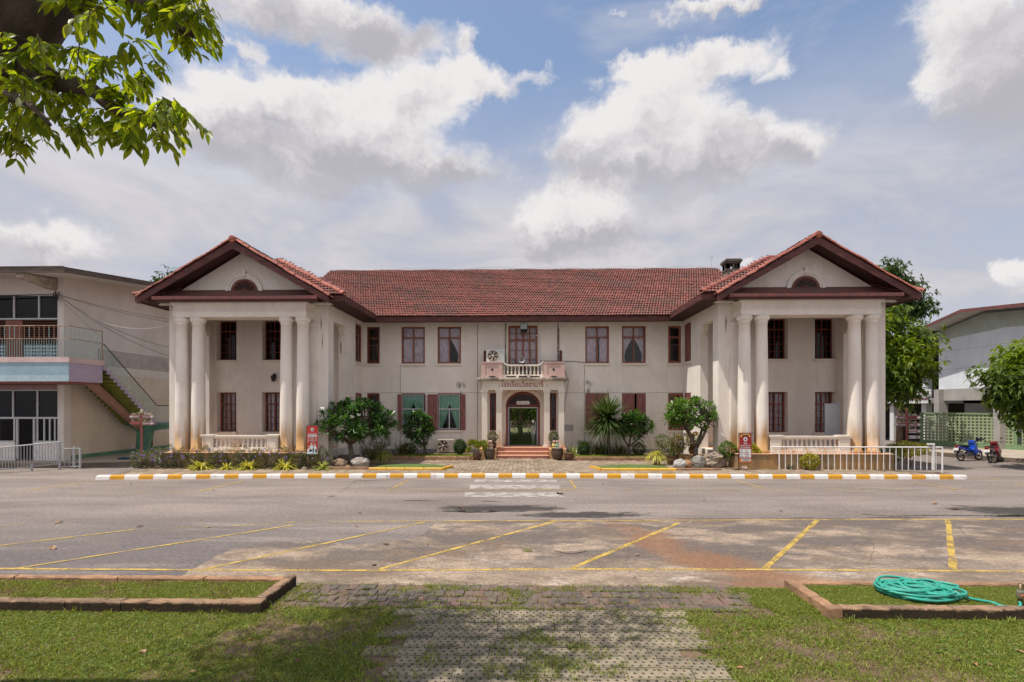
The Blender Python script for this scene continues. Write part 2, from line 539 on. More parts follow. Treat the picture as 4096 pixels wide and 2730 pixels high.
M['ridge'] = mat('new_ridge_tile', (0.36, 0.115, 0.078), (0.24, 0.075, 0.055), 3.0, 0.65, 0.2, 30, rnd=0.2, isl=0.15)

def glass(name, tint, rough=0.03, refl=1.0):
    m, t, b = new_mat(name)
    t.n.remove(b)
    tr = t.node('ShaderNodeBsdfTransparent')
    t.put(tr.inputs['Color'], tint)
    gl = t.node('ShaderNodeBsdfGlossy')
    gl.inputs['Roughness'].default_value = rough
    t.put(gl.inputs['Color'], (0.9, 0.92, 0.95))
    fr = t.node('ShaderNodeFresnel')
    fr.inputs['IOR'].default_value = 1.5
    wv = t.noise(pos(t), 1.6, 2, 0.5)
    bn = t.node('ShaderNodeBump')
    bn.inputs['Strength'].default_value = 0.05
    bn.inputs['Distance'].default_value = 0.05
    t.put(bn.inputs['Height'], wv)
    t.l.new(bn.outputs[0], gl.inputs['Normal'])
    ms = t.node('ShaderNodeMixShader')
    t.put(ms.inputs[0], t.m('MULTIPLY', fr.outputs[0], refl))
    t.l.new(tr.outputs[0], ms.inputs[1])
    t.l.new(gl.outputs[0], ms.inputs[2])
    t.l.new(ms.outputs[0], t.n['Material Output'].inputs[0])
    return m
M['glass'] = glass('window_glass', (0.92, 0.93, 0.94))
M['darkglass'] = glass('tinted_window_glass', (0.10, 0.10, 0.12), refl=0.5)
def cloth(name, c, c2, trans=0.3):
    m, t, b = new_mat(name)
    p = objco(t)
    col = t.mix(t.ss(t.noise(t.scale(p, (14, 14, 3)), 1.0, 4, 0.6), 0.35, 0.65), c, c2)
    t.put(b.inputs['Base Color'], col)
    b.inputs['Roughness'].default_value = 0.9
    return m
M['lace'] = cloth('pink_lace_curtain', (0.80, 0.66, 0.69), (0.52, 0.41, 0.45))
M['green'] = cloth('green_curtain', (0.34, 0.62, 0.45), (0.22, 0.44, 0.30))

# ---- ground materials
WET = [(gr(2000, 2035), 2.3, 0.62, 0.04), (gr(1850, 2045), 0.9, 0.25, 0.05), (gr(2330, 2060), 2.1, 0.50, 0.05), (gr(4090, 2045), 2.4, 0.8, -0.1), (gr(1680, 2004), 0.7, 0.1, 0.0), (gr(3600, 2072), 1.2, 0.10, 0.02), (gr(1960, 2006), 0.4, 0.1, 0)]
def asphalt():
    m, t, b = new_mat('worn_asphalt')
    p = pos(t)
    st = t.scale(p, (0.30, 1.0, 1.0))
    big = t.ss(t.noise(st, 0.55, 6, 0.62, 0.3), 0.30, 0.70)
    c = t.mix(big, (0.195, 0.160, 0.142), (0.300, 0.248, 0.215))
    # sealed, darker asphalt nearer the lawn on the left
    x, y, z = t.sep(p)
    seal = t.m('MULTIPLY', t.ss(t.m('ADD', y, t.m('MULTIPLY', t.noise(st, 0.6, 5, 0.6), 6)), 17.5, 12.5), 0.8)
    c = t.mix(seal, c, (0.130, 0.112, 0.110))
    dust = t.ss(t.noise(t.scale(p, (0.18, 0.9, 1)), 1.2, 7, 0.65), 0.52, 0.74)
    c = t.mix(t.m('MULTIPLY', dust, 0.55), c, (0.40, 0.335, 0.285))
    dk = t.ss(t.noise(t.scale(p, (0.4, 1.4, 1)), 1.7, 7, 0.7), 0.60, 0.78)
    c = t.mix(t.m('MULTIPLY', dk, 0.5), c, (0.11, 0.095, 0.09))
    vor = t.node('ShaderNodeTexVoronoi')
    t.put(vor.inputs['Vector'], p)
    vor.inputs['Scale'].default_value = 55
    grain = t.ss(vor.outputs['Distance'], 0.0, 0.7, 1.22, 0.72)
    h = t.node('ShaderNodeHueSaturation')
    t.put(h.inputs['Color'], c)
    t.put(h.inputs['Value'], t.m('MULTIPLY', grain, t.m('MULTIPLY', t.ss(t.noise(p, 12, 9, 0.85), 0.32, 0.68, 0.68, 1.30), t.ss(t.noise(p, 5.5, 3, 0.6), 0.66, 0.74, 1.0, 0.62))))
    c = h.outputs[0]
    wet = None
    jit = t.m('MULTIPLY', t.m('SUBTRACT', t.noise(t.scale(p, (0.8, 2.0, 1)), 2.2, 8, 0.72), 0.5), 2.0)
    for (q, rx, ry, ro) in WET:
        g = t.ss(t.m('ADD', blob(t, t.scale(p, (1, 1, 0)), q[0], q[1], rx, ry, ro), jit), 0.0, 0.5)
        wet = g if wet is None else t.m('MAXIMUM', wet, g)
    c = t.mix(t.m('MULTIPLY', wet, 0.92), c, (0.040, 0.034, 0.030))
    t.put(b.inputs['Base Color'], c)
    t.put(b.inputs['Roughness'], t.m('SUBTRACT', 0.88, t.m('MULTIPLY', wet, 0.35)))
    b.inputs['Specular IOR Level'].default_value = 0.3
    bump(t, b, t.m('ADD', vor.outputs['Distance'], t.m('MULTIPLY', t.noise(p, 8, 4, 0.6), 0.8)), 0.35, 0.012)
    return m
M['asphalt'] = asphalt()
def concrete():
    m, t, b = new_mat('weathered_concrete')
    p = pos(t)
    st = t.scale(p, (0.55, 1.0, 1.0))
    big = t.ss(t.noise(st, 0.75, 8, 0.66, 0.4), 0.38, 0.62)
    c = t.mix(big, (0.170, 0.123, 0.090), (0.365, 0.278, 0.205))
    lite = t.ss(t.noise(st, 1.6, 9, 0.70, 0.3), 0.53, 0.70)
    c = t.mix(t.m('MULTIPLY', lite, 0.75), c, (0.54, 0.45, 0.375))
    x, y, z = t.sep(p)
    dk = t.m('MULTIPLY', t.ss(t.noise(t.scale(p, (0.5, 0.9, 1)), 0.9, 9, 0.70), 0.42, 0.56), t.ss(t.m('ADD', y, t.m('MULTIPLY', t.noise(p, 1.5, 5, 0.6), 1.6)), 9.6, 11.2))
    c = t.mix(t.m('MULTIPLY', t.ss(t.noise(st, 3.1, 12, 0.80), 0.47, 0.60), 0.62), c, (0.150, 0.116, 0.088))
    c = t.mix(t.m('MULTIPLY', t.ss(t.noise(p, 13, 8, 0.8), 0.50, 0.64), 0.45), c, (0.115, 0.09, 0.07))
    c = t.mix(t.m('MULTIPLY', dk, 0.9), c, (0.120, 0.098, 0.086))
    # rusty soil washed over the slab
    rj = t.m('MULTIPLY', t.m('SUBTRACT', t.noise(p, 1.1, 6, 0.65), 0.5), 1.7)
    rst = None
    for (cx, cy, rx, ry, ro) in [(2.9, 11.3, 0.75, 2.2, 0.20), (3.55, 10.0, 1.0, 1.2, 0.5), (4.3, 9.0, 1.2, 0.6, -0.35), (4.0, 8.55, 1.0, 0.30, -0.2)]:
        g = t.ss(t.m('ADD', blob(t, t.scale(p, (1, 1, 0)), cx, cy, rx, ry, ro), rj), 0.0, 0.7)
        rst = g if rst is None else t.m('MAXIMUM', rst, g)
    c = t.mix(t.m('MULTIPLY', rst, 0.72), c, (0.225, 0.112, 0.060))
    vor = t.node('ShaderNodeTexVoronoi')
    t.put(vor.inputs['Vector'], p)
    vor.inputs['Scale'].default_value = 42
    peb = t.m('MULTIPLY', t.ss(vor.outputs['Distance'], 0.22, 0.05), dk)
    c = t.mix(t.m('MULTIPLY', peb, 0.55), c, (0.55, 0.50, 0.45))
    h = t.node('ShaderNodeHueSaturation')
    t.put(h.inputs['Color'], c)
    t.put(h.inputs['Value'], t.m('MULTIPLY', t.ss(t.noise(p, 15, 9, 0.88), 0.32, 0.68, 0.60, 1.38), t.ss(t.noise(p, 4.0, 3, 0.6), 0.66, 0.74, 1.0, 0.6)))
    t.put(b.inputs['Base Color'], h.outputs[0])
    b.inputs['Roughness'].default_value = 0.9
    b.inputs['Specular IOR Level'].default_value = 0.2
    bump(t, b, t.m('ADD', t.noise(p, 60, 4, 0.65), t.noise(p, 9, 4, 0.6)), 0.4, 0.012)
    return m
M['concrete'] = concrete()
def soil():
    m, t, b = new_mat('lawn_soil')
    p = pos(t)
    c = t.mix(t.ss(t.noise(p, 3.0, 7, 0.65), 0.35, 0.65), (0.125, 0.080, 0.050), (0.190, 0.122, 0.075))
    c = t.mix(t.m('MULTIPLY', t.ss(t.noise(p, 30, 4, 0.7), 0.5, 0.7), 0.6), c, (0.085, 0.060, 0.040))
    t.put(b.inputs['Base Color'], c)
    b.inputs['Roughness'].default_value = 0.95
    bump(t, b, t.noise(p, 40, 5, 0.7), 0.8, 0.02)
    return m
M['soil'] = soil()
def linepaint(name, c, wear):
    """road paint rubbed through to what lies under it"""
    m, t, b = new_mat(name)
    p = pos(t)
    cc = t.mix(t.ss(t.noise(p, 6, 5, 0.6), 0.35, 0.7), c, tuple(x * 0.75 for x in c))
    t.put(b.inputs['Base Color'], cc)
    b.inputs['Roughness'].default_value = 0.8
    a = t.m('ADD', t.m('MULTIPLY', t.noise(p, 26, 6, 0.8), 0.75), t.m('MULTIPLY', t.noise(p, 2.6, 6, 0.65), 0.55))
    tr = t.node('ShaderNodeBsdfTransparent')
    ms = t.node('ShaderNodeMixShader')
    t.put(ms.inputs[0], t.ss(a, wear - 0.08, wear + 0.06))
    t.l.new(tr.outputs[0], ms.inputs[1])
    t.l.new(b.outputs[0], ms.inputs[2])
    t.l.new(ms.outputs[0], t.n['Material Output'].inputs[0])
    return m
M['yellow'] = linepaint('yellow_line_paint', (0.54, 0.36, 0.075), 0.625)
M['yellowfaint'] = linepaint('faint_yellow_line_paint', (0.50, 0.34, 0.09), 0.69)
M['zebra'] = linepaint('worn_white_road_paint', (0.46, 0.41, 0.37), 0.635)
M['kwhite'] = mat('white_kerb_paint', (0.76, 0.72, 0.69), (0.42, 0.37, 0.33), 3.5, 0.6, 0.3, 40, lo=0.5, hi=0.8)
M['kyellow'] = mat('yellow_kerb_paint', (0.60, 0.295, 0.022), (0.36, 0.20, 0.07), 3.5, 0.6, 0.3, 40, lo=0.5, hi=0.8)
M['kyellow2'] = mat('bright_yellow_edging_paint', (0.70, 0.40, 0.03), (0.62, 0.36, 0.08), 3, 0.55, 0.15, 40)
M['edging'] = mat('orange_brown_edging', (0.36, 0.205, 0.115), (0.22, 0.130, 0.078), 3, 0.85, 0.5, 30)
def mossy_shaded():
    """old kerb: bare worn top, sides darkened by moss, dirt and painted-in shade"""
    m, t, b = new_mat('mossy_shaded_lawn_kerb')
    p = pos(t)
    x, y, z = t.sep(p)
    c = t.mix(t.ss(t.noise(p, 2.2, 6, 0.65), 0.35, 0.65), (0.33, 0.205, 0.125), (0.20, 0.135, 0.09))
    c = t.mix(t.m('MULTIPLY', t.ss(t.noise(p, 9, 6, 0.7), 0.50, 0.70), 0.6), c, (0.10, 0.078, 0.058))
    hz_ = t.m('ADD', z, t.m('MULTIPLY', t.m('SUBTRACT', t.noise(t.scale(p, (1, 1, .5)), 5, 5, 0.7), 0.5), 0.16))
    c = t.mix(t.m('MULTIPLY', t.ss(hz_, 0.178, 0.140), 0.92), c, (0.032, 0.024, 0.016))  # dark lower sides: shade painted in along with moss and dirt
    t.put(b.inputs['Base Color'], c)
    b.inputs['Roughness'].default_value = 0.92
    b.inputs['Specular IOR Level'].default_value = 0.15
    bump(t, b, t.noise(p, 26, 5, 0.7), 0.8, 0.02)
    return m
M['edgdark'] = mossy_shaded()
M['walk'] = mat('cement_walkway', (0.42, 0.36, 0.29), (0.33, 0.27, 0.21), 1.5, 0.85, 0.3, 40)
M['walkside'] = mat('stained_walkway_side', (0.20, 0.155, 0.12), (0.12, 0.095, 0.075), 1.5, 0.9, 0.5, 25)
M['turf'] = mat('artificial_turf', (0.115, 0.165, 0.040), (0.085, 0.13, 0.03), 2.0, 0.95, 0.8, 160)

def ribtile():
    m, t, b = new_mat('ribbed_paving_tile')
    p = pos(t)
    oi = t.node('ShaderNodeObjectInfo').outputs['Random']
    ri = t.node('ShaderNodeNewGeometry').outputs['Random Per Island']
    f = t.m('FRACT', t.m('ADD', ri, oi))
    c = t.mix(t.ss(t.noise(p, 0.6, 6, 0.62), 0.35, 0.68), (0.33, 0.255, 0.185), (0.235, 0.178, 0.128))
    h = t.node('ShaderNodeHueSaturation')
    t.put(h.inputs['Color'], c)
    t.put(h.inputs['Value'], t.m('MULTIPLY', t.m('ADD', 0.76, t.m('MULTIPLY', f, 0.46)), t.ss(t.noise(p, 30, 3, 0.6), 0.3, 0.7, 0.85, 1.12)))
    x, y, z = t.sep(p)
    rib = t.m('SINE', t.m('MULTIPLY', x, 2 * math.pi / 0.066))
    gro = t.ss(rib, -0.55, -0.95)
    col = t.mix(t.m('MULTIPLY', gro, 0.45), h.outputs[0], (0.09, 0.07, 0.052))
    t.put(b.inputs['Base Color'], col)
    b.inputs['Roughness'].default_value = 0.9
    b.inputs['Specular IOR Level'].default_value = 0.2
    bump(t, b, rib, 0.5, 0.006)
    return m
M['ribtile'] = ribtile()
M['joint'] = mat('sandy_joint', (0.13, 0.10, 0.075), (0.09, 0.07, 0.05), 6, 0.95, 0.4, 60)
M['paver'] = mat('grass_paver_concrete', (0.290, 0.235, 0.165), (0.145, 0.128, 0.085), 3.2, 0.92, 0.8, 60, rnd=0.16)
def brickmat():
    m, t, b = new_mat('interlocking_brick')
    p = pos(t)
    oi = t.node('ShaderNodeObjectInfo').outputs['Random']
    patch = t.ss(t.m('ADD', t.noise(p, 0.9, 4, 0.6), t.m('MULTIPLY', oi, 0.22)), 0.52, 0.74)
    c = t.mix(patch, (0.082, 0.064, 0.052), (0.165, 0.095, 0.072))
    c = t.mix(t.m('MULTIPLY', t.ss(t.noise(p, 3.2, 6, 0.7), 0.48, 0.66), 0.55), c, (0.085, 0.088, 0.042))
    c = t.mix(t.m('MULTIPLY', t.ss(t.noise(p, 9, 5, 0.7), 0.42, 0.70), 0.75), c, (0.17, 0.138, 0.108))
    t.put(b.inputs['Base Color'], c)
    b.inputs['Roughness'].default_value = 0.9
    bump(t, b, t.noise(p, 70, 4, 0.65), 0.5, 0.01)
    return m
M['brick'] = brickmat()

# ---------------------------------------------------------------- ground, road, paving
g = MB()
g.quad((-400, -60, 0), (400, -60, 0), (400, 700, 0), (-400, 700, 0))
ground = struct('road', g, M['asphalt'])
# concrete apron with a ragged edge against the asphalt
edge_src = [(-2600, 2420), (726, 2306), (767, 2278), (833, 2243), (863, 2225), (910, 2207), (982, 2189), (1071, 2174), (1279, 2162), (1350, 2176), (1443, 2180),
            (1556, 2165), (1657, 2153), (1705, 2130), (1740, 2094), (1824, 2086), (2133, 2080), (2700, 2076), (4096, 2072), (6000, 2070)]
pts = []
rj = random.Random(3)
e2 = [gr(726, 2308)] + [gr(*p) for p in edge_src[2:]]
for a, b2 in zip(e2, e2[1:]):
    n = max(2, int(math.hypot(b2[0] - a[0], b2[1] - a[1]) / 0.09)) if a[0] < 6 else 20
    for i in range(n):
        k = i / n
        j = 0.035 if a[0] < 2 else 0.012
        pts.append((a[0] + (b2[0] - a[0]) * k + rj.uniform(-j, j), a[1] + (b2[1] - a[1]) * k + rj.uniform(-j, j)))
pts += [(24, 13.6), (24, 7.3), (-5.6, 7.3), (-5.6, 8.3)]
g = MB().poly([(x, y, 0.004) for x, y in pts])
apron = struct('pavement', g, M['concrete'])

def strip_pts(p, q, wd, seg=0.25, jit=0.012, z=0.008, seed=0):
    r = random.Random(seed)
    dx, dy = q[0] - p[0], q[1] - p[1]
    L = math.hypot(dx, dy)
    n = max(1, int(L / seg))
    nx, ny = -dy / L, dx / L
    vs, fs = [], []
    for i in range(n + 1):
        k = i / n
        a, c = wd / 2 + r.uniform(-jit, jit), wd / 2 + r.uniform(-jit, jit)
        x, y = p[0] + dx * k, p[1] + dy * k
        vs += [(x + nx * a, y + ny * a, z), (x - nx * c, y - ny * c, z)]
        if i: fs.append((2 * i - 2, 2 * i - 1, 2 * i + 1, 2 * i))
    return vs, fs
def line_part(p, q, wd, mt, name='lane_marking', parent=None, z=0.008):
    mb = MB()
    mb.add(*strip_pts(p, q, wd, z=z, seed=int(p[0] * 100 + p[1] * 37)))
    return mb.obj(name, mt, parent or ground)
near = [grD(-600, 1300), grD(20, 1308), grD(475, 1311), grD(870, 1312), grD(1310, 1309), grD(1755, 1310), grD(2190, 1313), grD(2700, 1316)]
for k in range(len(near) - 1):
    line_part(near[k], near[k + 1], 0.085, M['yellow'])
far = [gr(1000, 2092), gr(1390, 2089), gr(1740, 2086), gr(2100, 2085), gr(2700, 2083), gr(3280, 2081), gr(4096, 2079), gr(5000, 2076)]
for k in range(len(far) - 1):
    line_part(far[k], far[k + 1], 0.075, M['yellowfaint' if k < 1 else 'yellow'], z=0.0085)
for (a, b2, wd, mt) in [((35, 1308), (672, 1208), .085, 'yellow'), ((470, 1309), (975, 1201), .085, 'yellow'), ((872, 1309), (1275, 1199), .095, 'yellow'),
                        ((1312, 1308), (1560, 1203), .10, 'yellow'), ((1757, 1308), (1878, 1197), .11, 'yellow'), ((2191, 1310), (2178, 1197), .11, 'yellow'),
                        ((-150, 1273), (307, 1218), .08, 'yellow'), ((307, 1218), (620, 1206), .07, 'yellowfaint'), ((-60, 1218), (60, 1203), .07, 'yellowfaint'),
                        ((2700, 1323), (2480, 1195), .11, 'yellow')]:
    line_part(grD(*a), grD(*b2), wd, M[mt], z=0.0095)
kf = [gr(256, 1970), gr(800, 1966), gr(1560, 1963), gr(2305, 1958.5), gr(3053, 1956.5), gr(3821, 1958.5), gr(4300, 1958)]
for k in range(len(kf) - 1):
    line_part(kf[k], kf[k + 1], 0.075, M['yellowfaint' if k != 2 else 'yellow'])
for (a, b2) in [((797, 1966), (976, 1925)), ((1556, 1962), (1633, 1923)), ((2305, 1957), (2281, 1921)), ((3053, 1955), (2940, 1923)), ((3821, 1957), (3643, 1931)),
                ((80, 1969), (381, 1923)), ((3869, 1918), (4010, 1918)), ((4060, 1939), (4230, 1940))]:
    line_part(gr(*a), gr(*b2), 0.085, M['yellow'], z=0.0095)
zeb = MB()
for (x0, x1, y0, y1) in [(1856, 2255, 1972, 1990), (1877, 2240, 1942, 1957), (1895, 2228, 1920, 1930)]:
    a, b2, c, d = gr(x0, y1), gr(x1, y1), gr(x1 - 3, y0), gr(x0 + 4, y0)
    z = MB().poly([(*a, .0075), (*b2, .0075), (*c, .0075), (*d, .0075)])
    z.obj('crosswalk_stripe', M['zebra'], ground)
# cracks and a puddle
crk = mat('crack_dirt', (0.05, 0.042, 0.036), (0.08, 0.065, 0.05), 8, 0.95)
def crack(path, wd, mt=crk, z=0.006, name='crack'):
    mb = MB()
    r = random.Random(len(path) + int(path[0][0]))
    P = [gr(*p) for p in path]
    pp = []
    for a, b2 in zip(P, P[1:]):
        n = max(2, int(math.hypot(b2[0] - a[0], b2[1] - a[1]) / 0.08))
        for i in range(n):
            k = i / n
            pp.append((a[0] + (b2[0] - a[0]) * k + r.uniform(-.03, .03), a[1] + (b2[1] - a[1]) * k + r.uniform(-.03, .03)))
    pp.append(P[-1])
    vs, fs = [], []
    for i, (x, y) in enumerate(pp):
        a, c = r.uniform(.3, 1) * wd, r.uniform(.3, 1) * wd
        vs += [(x, y + a, z), (x, y - c, z)]
        if i: fs.append((2 * i - 2, 2 * i - 1, 2 * i + 1, 2 * i))
    mb.add(vs, fs)
    return mb.obj(name, mt, ground)
crack([(1310, 1990), (1370, 1965), (1420, 1925), (1600, 1920)], 0.035)
crack([(1310, 1990), (1345, 1985)], 0.06)
crack([(2107, 2190), (2120, 2230), (2100, 2262), (2107, 2282)], 0.008)
crack([(1162, 2330), (1250, 2270), (1310, 2220)], 0.008)
for c_ in ([(1162, 2330), (1300, 2345)], [(1840, 2150), (1900, 2205), (1880, 2280)], [(2450, 2110), (2520, 2180), (2500, 2260), (2560, 2340)], [(3420, 2110), (3500, 2190), (3470, 2260)], [(1500, 2240), (1640, 2250), (1720, 2330)], [(3820, 2100), (3900, 2180)]):
    crack(c_, 0.012)
crack([(2700, 2077), (2950, 2076), (3250, 2072)], 0.02)
crack([(3440, 2058), (3560, 2066), (3800, 2062), (4096, 2068)], 0.05)
crack([(3100, 1962), (3310, 2010), (3470, 2060)], 0.03, mat('tar_free_seam', (0.38, 0.32, 0.28), None, 5, 0.9), name='seam')
pud_m, pt, pb = new_mat('puddle_water')
pb.inputs['Base Color'].default_value = (0.03, 0.027, 0.025, 1)
pb.inputs['Roughness'].default_value = 0.05
def puddle(cx, cy, rx, ry, seed):
    r = random.Random(seed)
    pp = []
    for i in range(40):
        a = 2 * math.pi * i / 40
        k = 1 + 0.18 * math.sin(3 * a + seed) + 0.12 * math.sin(7 * a + 2 * seed) + r.uniform(-.06, .06)
        pp.append((cx + rx * k * math.cos(a), cy + ry * k * math.sin(a), 0.0065))
    o = MB().poly(pp).obj('puddle', pud_m, None)
    o['kind'] = 'structure'
puddle(*gr(1905, 2047), 0.55, 0.16, 1)
puddle(*gr(4070, 2065), 0.9, 0.12, 2)

# ---- painted kerb in front of the forecourt
KP = [(-16.75, 20.25), (-13.5, 20.52), (-10.4, 20.77), (-5.4, 21.0), (-0.4, 21.13), (5, 21.15), (10.4, 21.13), (14, 21.13), (17.66, 21.18)]
def kerb_y(x):
    for (x0, y0), (x1, y1) in zip(KP, KP[1:]):
        if x <= x1 or x1 == KP[-1][0]:
            k = (x - x0) / (x1 - x0)
            return y0 + (y1 - y0) * k
kerb = thing('kerb', 'long kerb painted in alternate white and yellow blocks along the forecourt', 'kerb', (0, 21.1, 0))
NK = 63
xs = np.linspace(KP[0][0], KP[-1][0], NK + 1)
prof = [(0.0, 0.0), (0.008, 0.10), (0.022, 0.145), (0.055, 0.165), (0.16, 0.168), (0.175, 0.155), (0.18, 0.0)]
rk = random.Random(5)
for i in range(NK):
    x0, x1 = xs[i] + 0.003, xs[i + 1] - 0.003
    y0, y1 = kerb_y(x0), kerb_y(x1)
    dzj = rk.uniform(-.004, .004)
    vs, n = [], len(prof)
    secs = [(x0, y0, 1.0), (x1, y1, 1.0)]
    if i == 0: secs = [(x0, y0, .72), (x0 + .04, kerb_y(x0 + .04), .95), (x0 + .1, kerb_y(x0 + .1), 1), (x1, y1, 1)]
    if i == NK - 1: secs = [(x0, y0, 1), (x1 - .08, kerb_y(x1 - .08), 1), (x1 - .02, kerb_y(x1 - .02), .95), (x1, y1, .75)]
    for (x, y, k) in secs:
        vs += [(x, y + (p - .09) * k + .09, (z + dzj) * k if z else 0) for p, z in prof]
    fs = [tuple(range(n - 1, -1, -1)), tuple(range((len(secs) - 1) * n, len(secs) * n))]
    for q in range(len(secs) - 1):
        fs += [(q * n + a, q * n + a + n, q * n + a + n + 1, q * n + a + 1) for a in range(n - 1)]
    MB().add(vs, [tuple(reversed(f)) for f in fs]).obj('kerb_stone', M['kyellow' if i % 2 else 'kwhite'], kerb)

# ---- forecourt: bed of mortar and ribbed tiles
fc = MB()
fpts = [(x, kerb_y(x) + 0.175) for x in np.linspace(-16.4, 17.5, 24)]
fpoly = fpts + [(17.5, 22.3), (15.9, 23.2), (15.9, 31), (-17.0, 31), (-17.0, 24.0), (-16.9, 22.4)]
fc.prism_z(fpoly, 0.0, 0.112)
forecourt = struct('forecourt', fc, M['joint'])
def tile_ok(x, y):
    if y < kerb_y(x) + 0.30: return False
    if x < -16.4 + (y - 21) * -0.1 or x > 17.3 - max(0, y - 21.6) * 1.6: return False
    if abs(x) < 9.0: return y < 26.75 or (abs(x) < 1.9 and y < 27.6)
    if x < 0: return y < 22.75
    return y < 23.3
tl = []
for i in range(int(34.4 / 0.2)):
    x = -16.6 + 0.2 * i + 0.1
    off = (0.0, 0.2, 0.1, 0.3)[i % 4]
    for j in range(-1, 20):
        y = 20.4 + 0.4 * j + off
        if tile_ok(x, y): tl.append((x, y))
tl.sort(key=lambda p: (p[0] - CAM_X) ** 2 * 0.25 + p[1] ** 2)
rt = random.Random(9)
def tile_mb(mb, x, y, dz, L=0.394, W=0.193):
    mb.bbox(x - W / 2, x + W / 2, y - L / 2, y + L / 2, 0.10, 0.132 + dz, 0.006)
tme = MB()
tile_mb(tme, 0, 0, 0)
tme = tme.mesh('paving_tile', M['ribtile'])
rest = MB()
for k, (x, y) in enumerate(tl):
    dz = rt.uniform(-.004, .004)
    if k < 300:
        o = link('paving_tile', tme, forecourt)
        o.location = (x, y, dz)
    else:
        tile_mb(rest, x, y, dz)
rest.obj('paving_tiles', M['ribtile'], forecourt, kind='stuff')

# ---- turf patches with yellow edging
def turf_patch(sgn, label):
    root = thing('turf_patch', label, 'turf bed', (sgn * 4.9, 23.3, 0.13))
    px = [(6.55, 22.70), (3.45, 22.70), (3.2, 23.55), (3.9, 24.05), (4.8, 24.35), (5.8, 24.25), (6.6, 23.7)]
    pl = [(sgn * x, y) for x, y in px]
    if sgn > 0: pl = pl[::-1]
    tm = MB()
    inner = pl
    cx = sum(p[0] for p in pl) / len(pl)
    cy = sum(p[1] for p in pl) / len(pl)
    n = len(pl)
    vs = [(x, y, .13) for x, y in pl] + [(cx + (x - cx) * .9, cy + (y - cy) * .9, .215) for x, y in pl] + [(cx + (x - cx) * .45, cy + (y - cy) * .45, .25) for x, y in pl] + [(cx, cy, .26)]
    fs = []
    for a in range(n):
        c = (a + 1) % n
        fs += [(a, c, c + n, a + n), (a + n, c + n, c + 2 * n, a + 2 * n), (a + 2 * n, c + 2 * n, 3 * n)]
    tm.add(vs, fs)
    tm.obj('turf', M['turf'], root)
    xs = [6.62, 5.85, 5.05, 4.22, 3.42]
    for a, b2 in zip(xs, xs[1:]):
        MB().bbox(min(sgn * a, sgn * b2) + .006, max(sgn * a, sgn * b2) - .006, 22.56, 22.69, 0.12, 0.235, 0.03).obj('edging_stone', M['kyellow2'], root)
    e = MB()
    a, b2 = Vector((sgn * 3.42, 22.6, 0)), Vector((sgn * 3.12, 23.6, 0))
    t = (b2 - a).normalized()
    nn = Vector((-t.y, t.x, 0)) * 0.06
    e.prism_z([tuple((p)[:2]) for p in ((a + nn, b2 + nn, b2 - nn, a - nn) if sgn > 0 else (a - nn, b2 - nn, b2 + nn, a + nn))], 0.12, 0.235)
    e.obj('edging_stone', M['kyellow2'], root)
turf_patch(-1, 'artificial turf patch with yellow edging left of the entrance path')
turf_patch(1, 'artificial turf patch with yellow edging right of the entrance path')

# ---- lawn, kerbed boxes, brick strip and grass pavers in the foreground
def lawn_sheet(name, poly, z, seed):
    xs = [p[0] for p in poly]
    ys = [p[1] for p in poly]
    g = MB()
    nx, ny = 60, 26
    x0, x1, y0, y1 = min(xs), max(xs), min(ys), max(ys)
    r = random.Random(seed)
    vs = [(x0 + (x1 - x0) * i / nx, y0 + (y1 - y0) * j / ny, z + (r.uniform(-.008, .008) if 0 < i < nx and 0 < j < ny else -0.004)) for j in range(ny + 1) for i in range(nx + 1)]
    fs = [(j * (nx + 1) + i, j * (nx + 1) + i + 1, (j + 1) * (nx + 1) + i + 1, (j + 1) * (nx + 1) + i) for j in range(ny) for i in range(nx)]
    g.add(vs, fs)
    return struct(name, g, M['soil'], smooth=True)
lawn_sheet('lawn', [(-9, 2.5), (9, 7.40)], 0.018, 1)
lawn_sheet('soil_bed', [(3.1, 7.40), (4.36, 8.35)], 0.014, 2)
box_l = thing('lawn_kerb', 'low weathered kerb round the narrow lawn box left of the brick path', 'lawn kerb', (-6, 7.8, 0))
box_r = thing('lawn_kerb', 'low weathered kerb round the lawn box that holds the green hose', 'lawn kerb', (6.5, 7.8, 0))
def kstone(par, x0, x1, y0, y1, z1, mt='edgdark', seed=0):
    r = random.Random(seed + int(x0 * 31))
    mb = MB()
    n = max(2, int((x1 - x0) / 0.12))
    m2 = max(2, int((y1 - y0) / 0.12))
    # rough-edged bar: rings along its longer side
    lx = (x1 - x0) > (y1 - y0)
    L = n if lx else m2
    vs, fs = [], []
    b = 0.018
    for i in range(L + 1):
        k = i / L
        j = lambda: r.uniform(-.007, .007)
        if lx:
            x = x0 + (x1 - x0) * k
            vs += [(x, y0, 0), (x, y0 + j(), z1 - b + j()), (x, y0 + b + j(), z1 + j()), (x, y1 - b + j(), z1 + j()), (x, y1 + j(), z1 - b + j()), (x, y1, 0)]
        else:
            y = y0 + (y1 - y0) * k
            vs += [(x1, y, 0), (x1 + j(), y, z1 - b + j()), (x1 - b + j(), y, z1 + j()), (x0 + b + j(), y, z1 + j()), (x0 + j(), y, z1 - b + j()), (x0, y, 0)]
    for i in range(L):
        fs += [(i * 6 + a, i * 6 + a + 1, i * 6 + a + 7, i * 6 + a + 6)[::-1] for a in range(5)]
    fs += [(0, 1, 2, 3, 4, 5), tuple(L * 6 + a for a in (5, 4, 3, 2, 1, 0))]
    mb.add(vs, fs)
    mb.obj('kerb_stone', M[mt], par)
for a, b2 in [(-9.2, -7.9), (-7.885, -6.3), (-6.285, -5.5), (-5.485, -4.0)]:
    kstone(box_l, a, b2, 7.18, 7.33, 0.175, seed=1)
kstone(box_l, -3.99, -3.52, 7.17, 7.36, 0.185, seed=2)
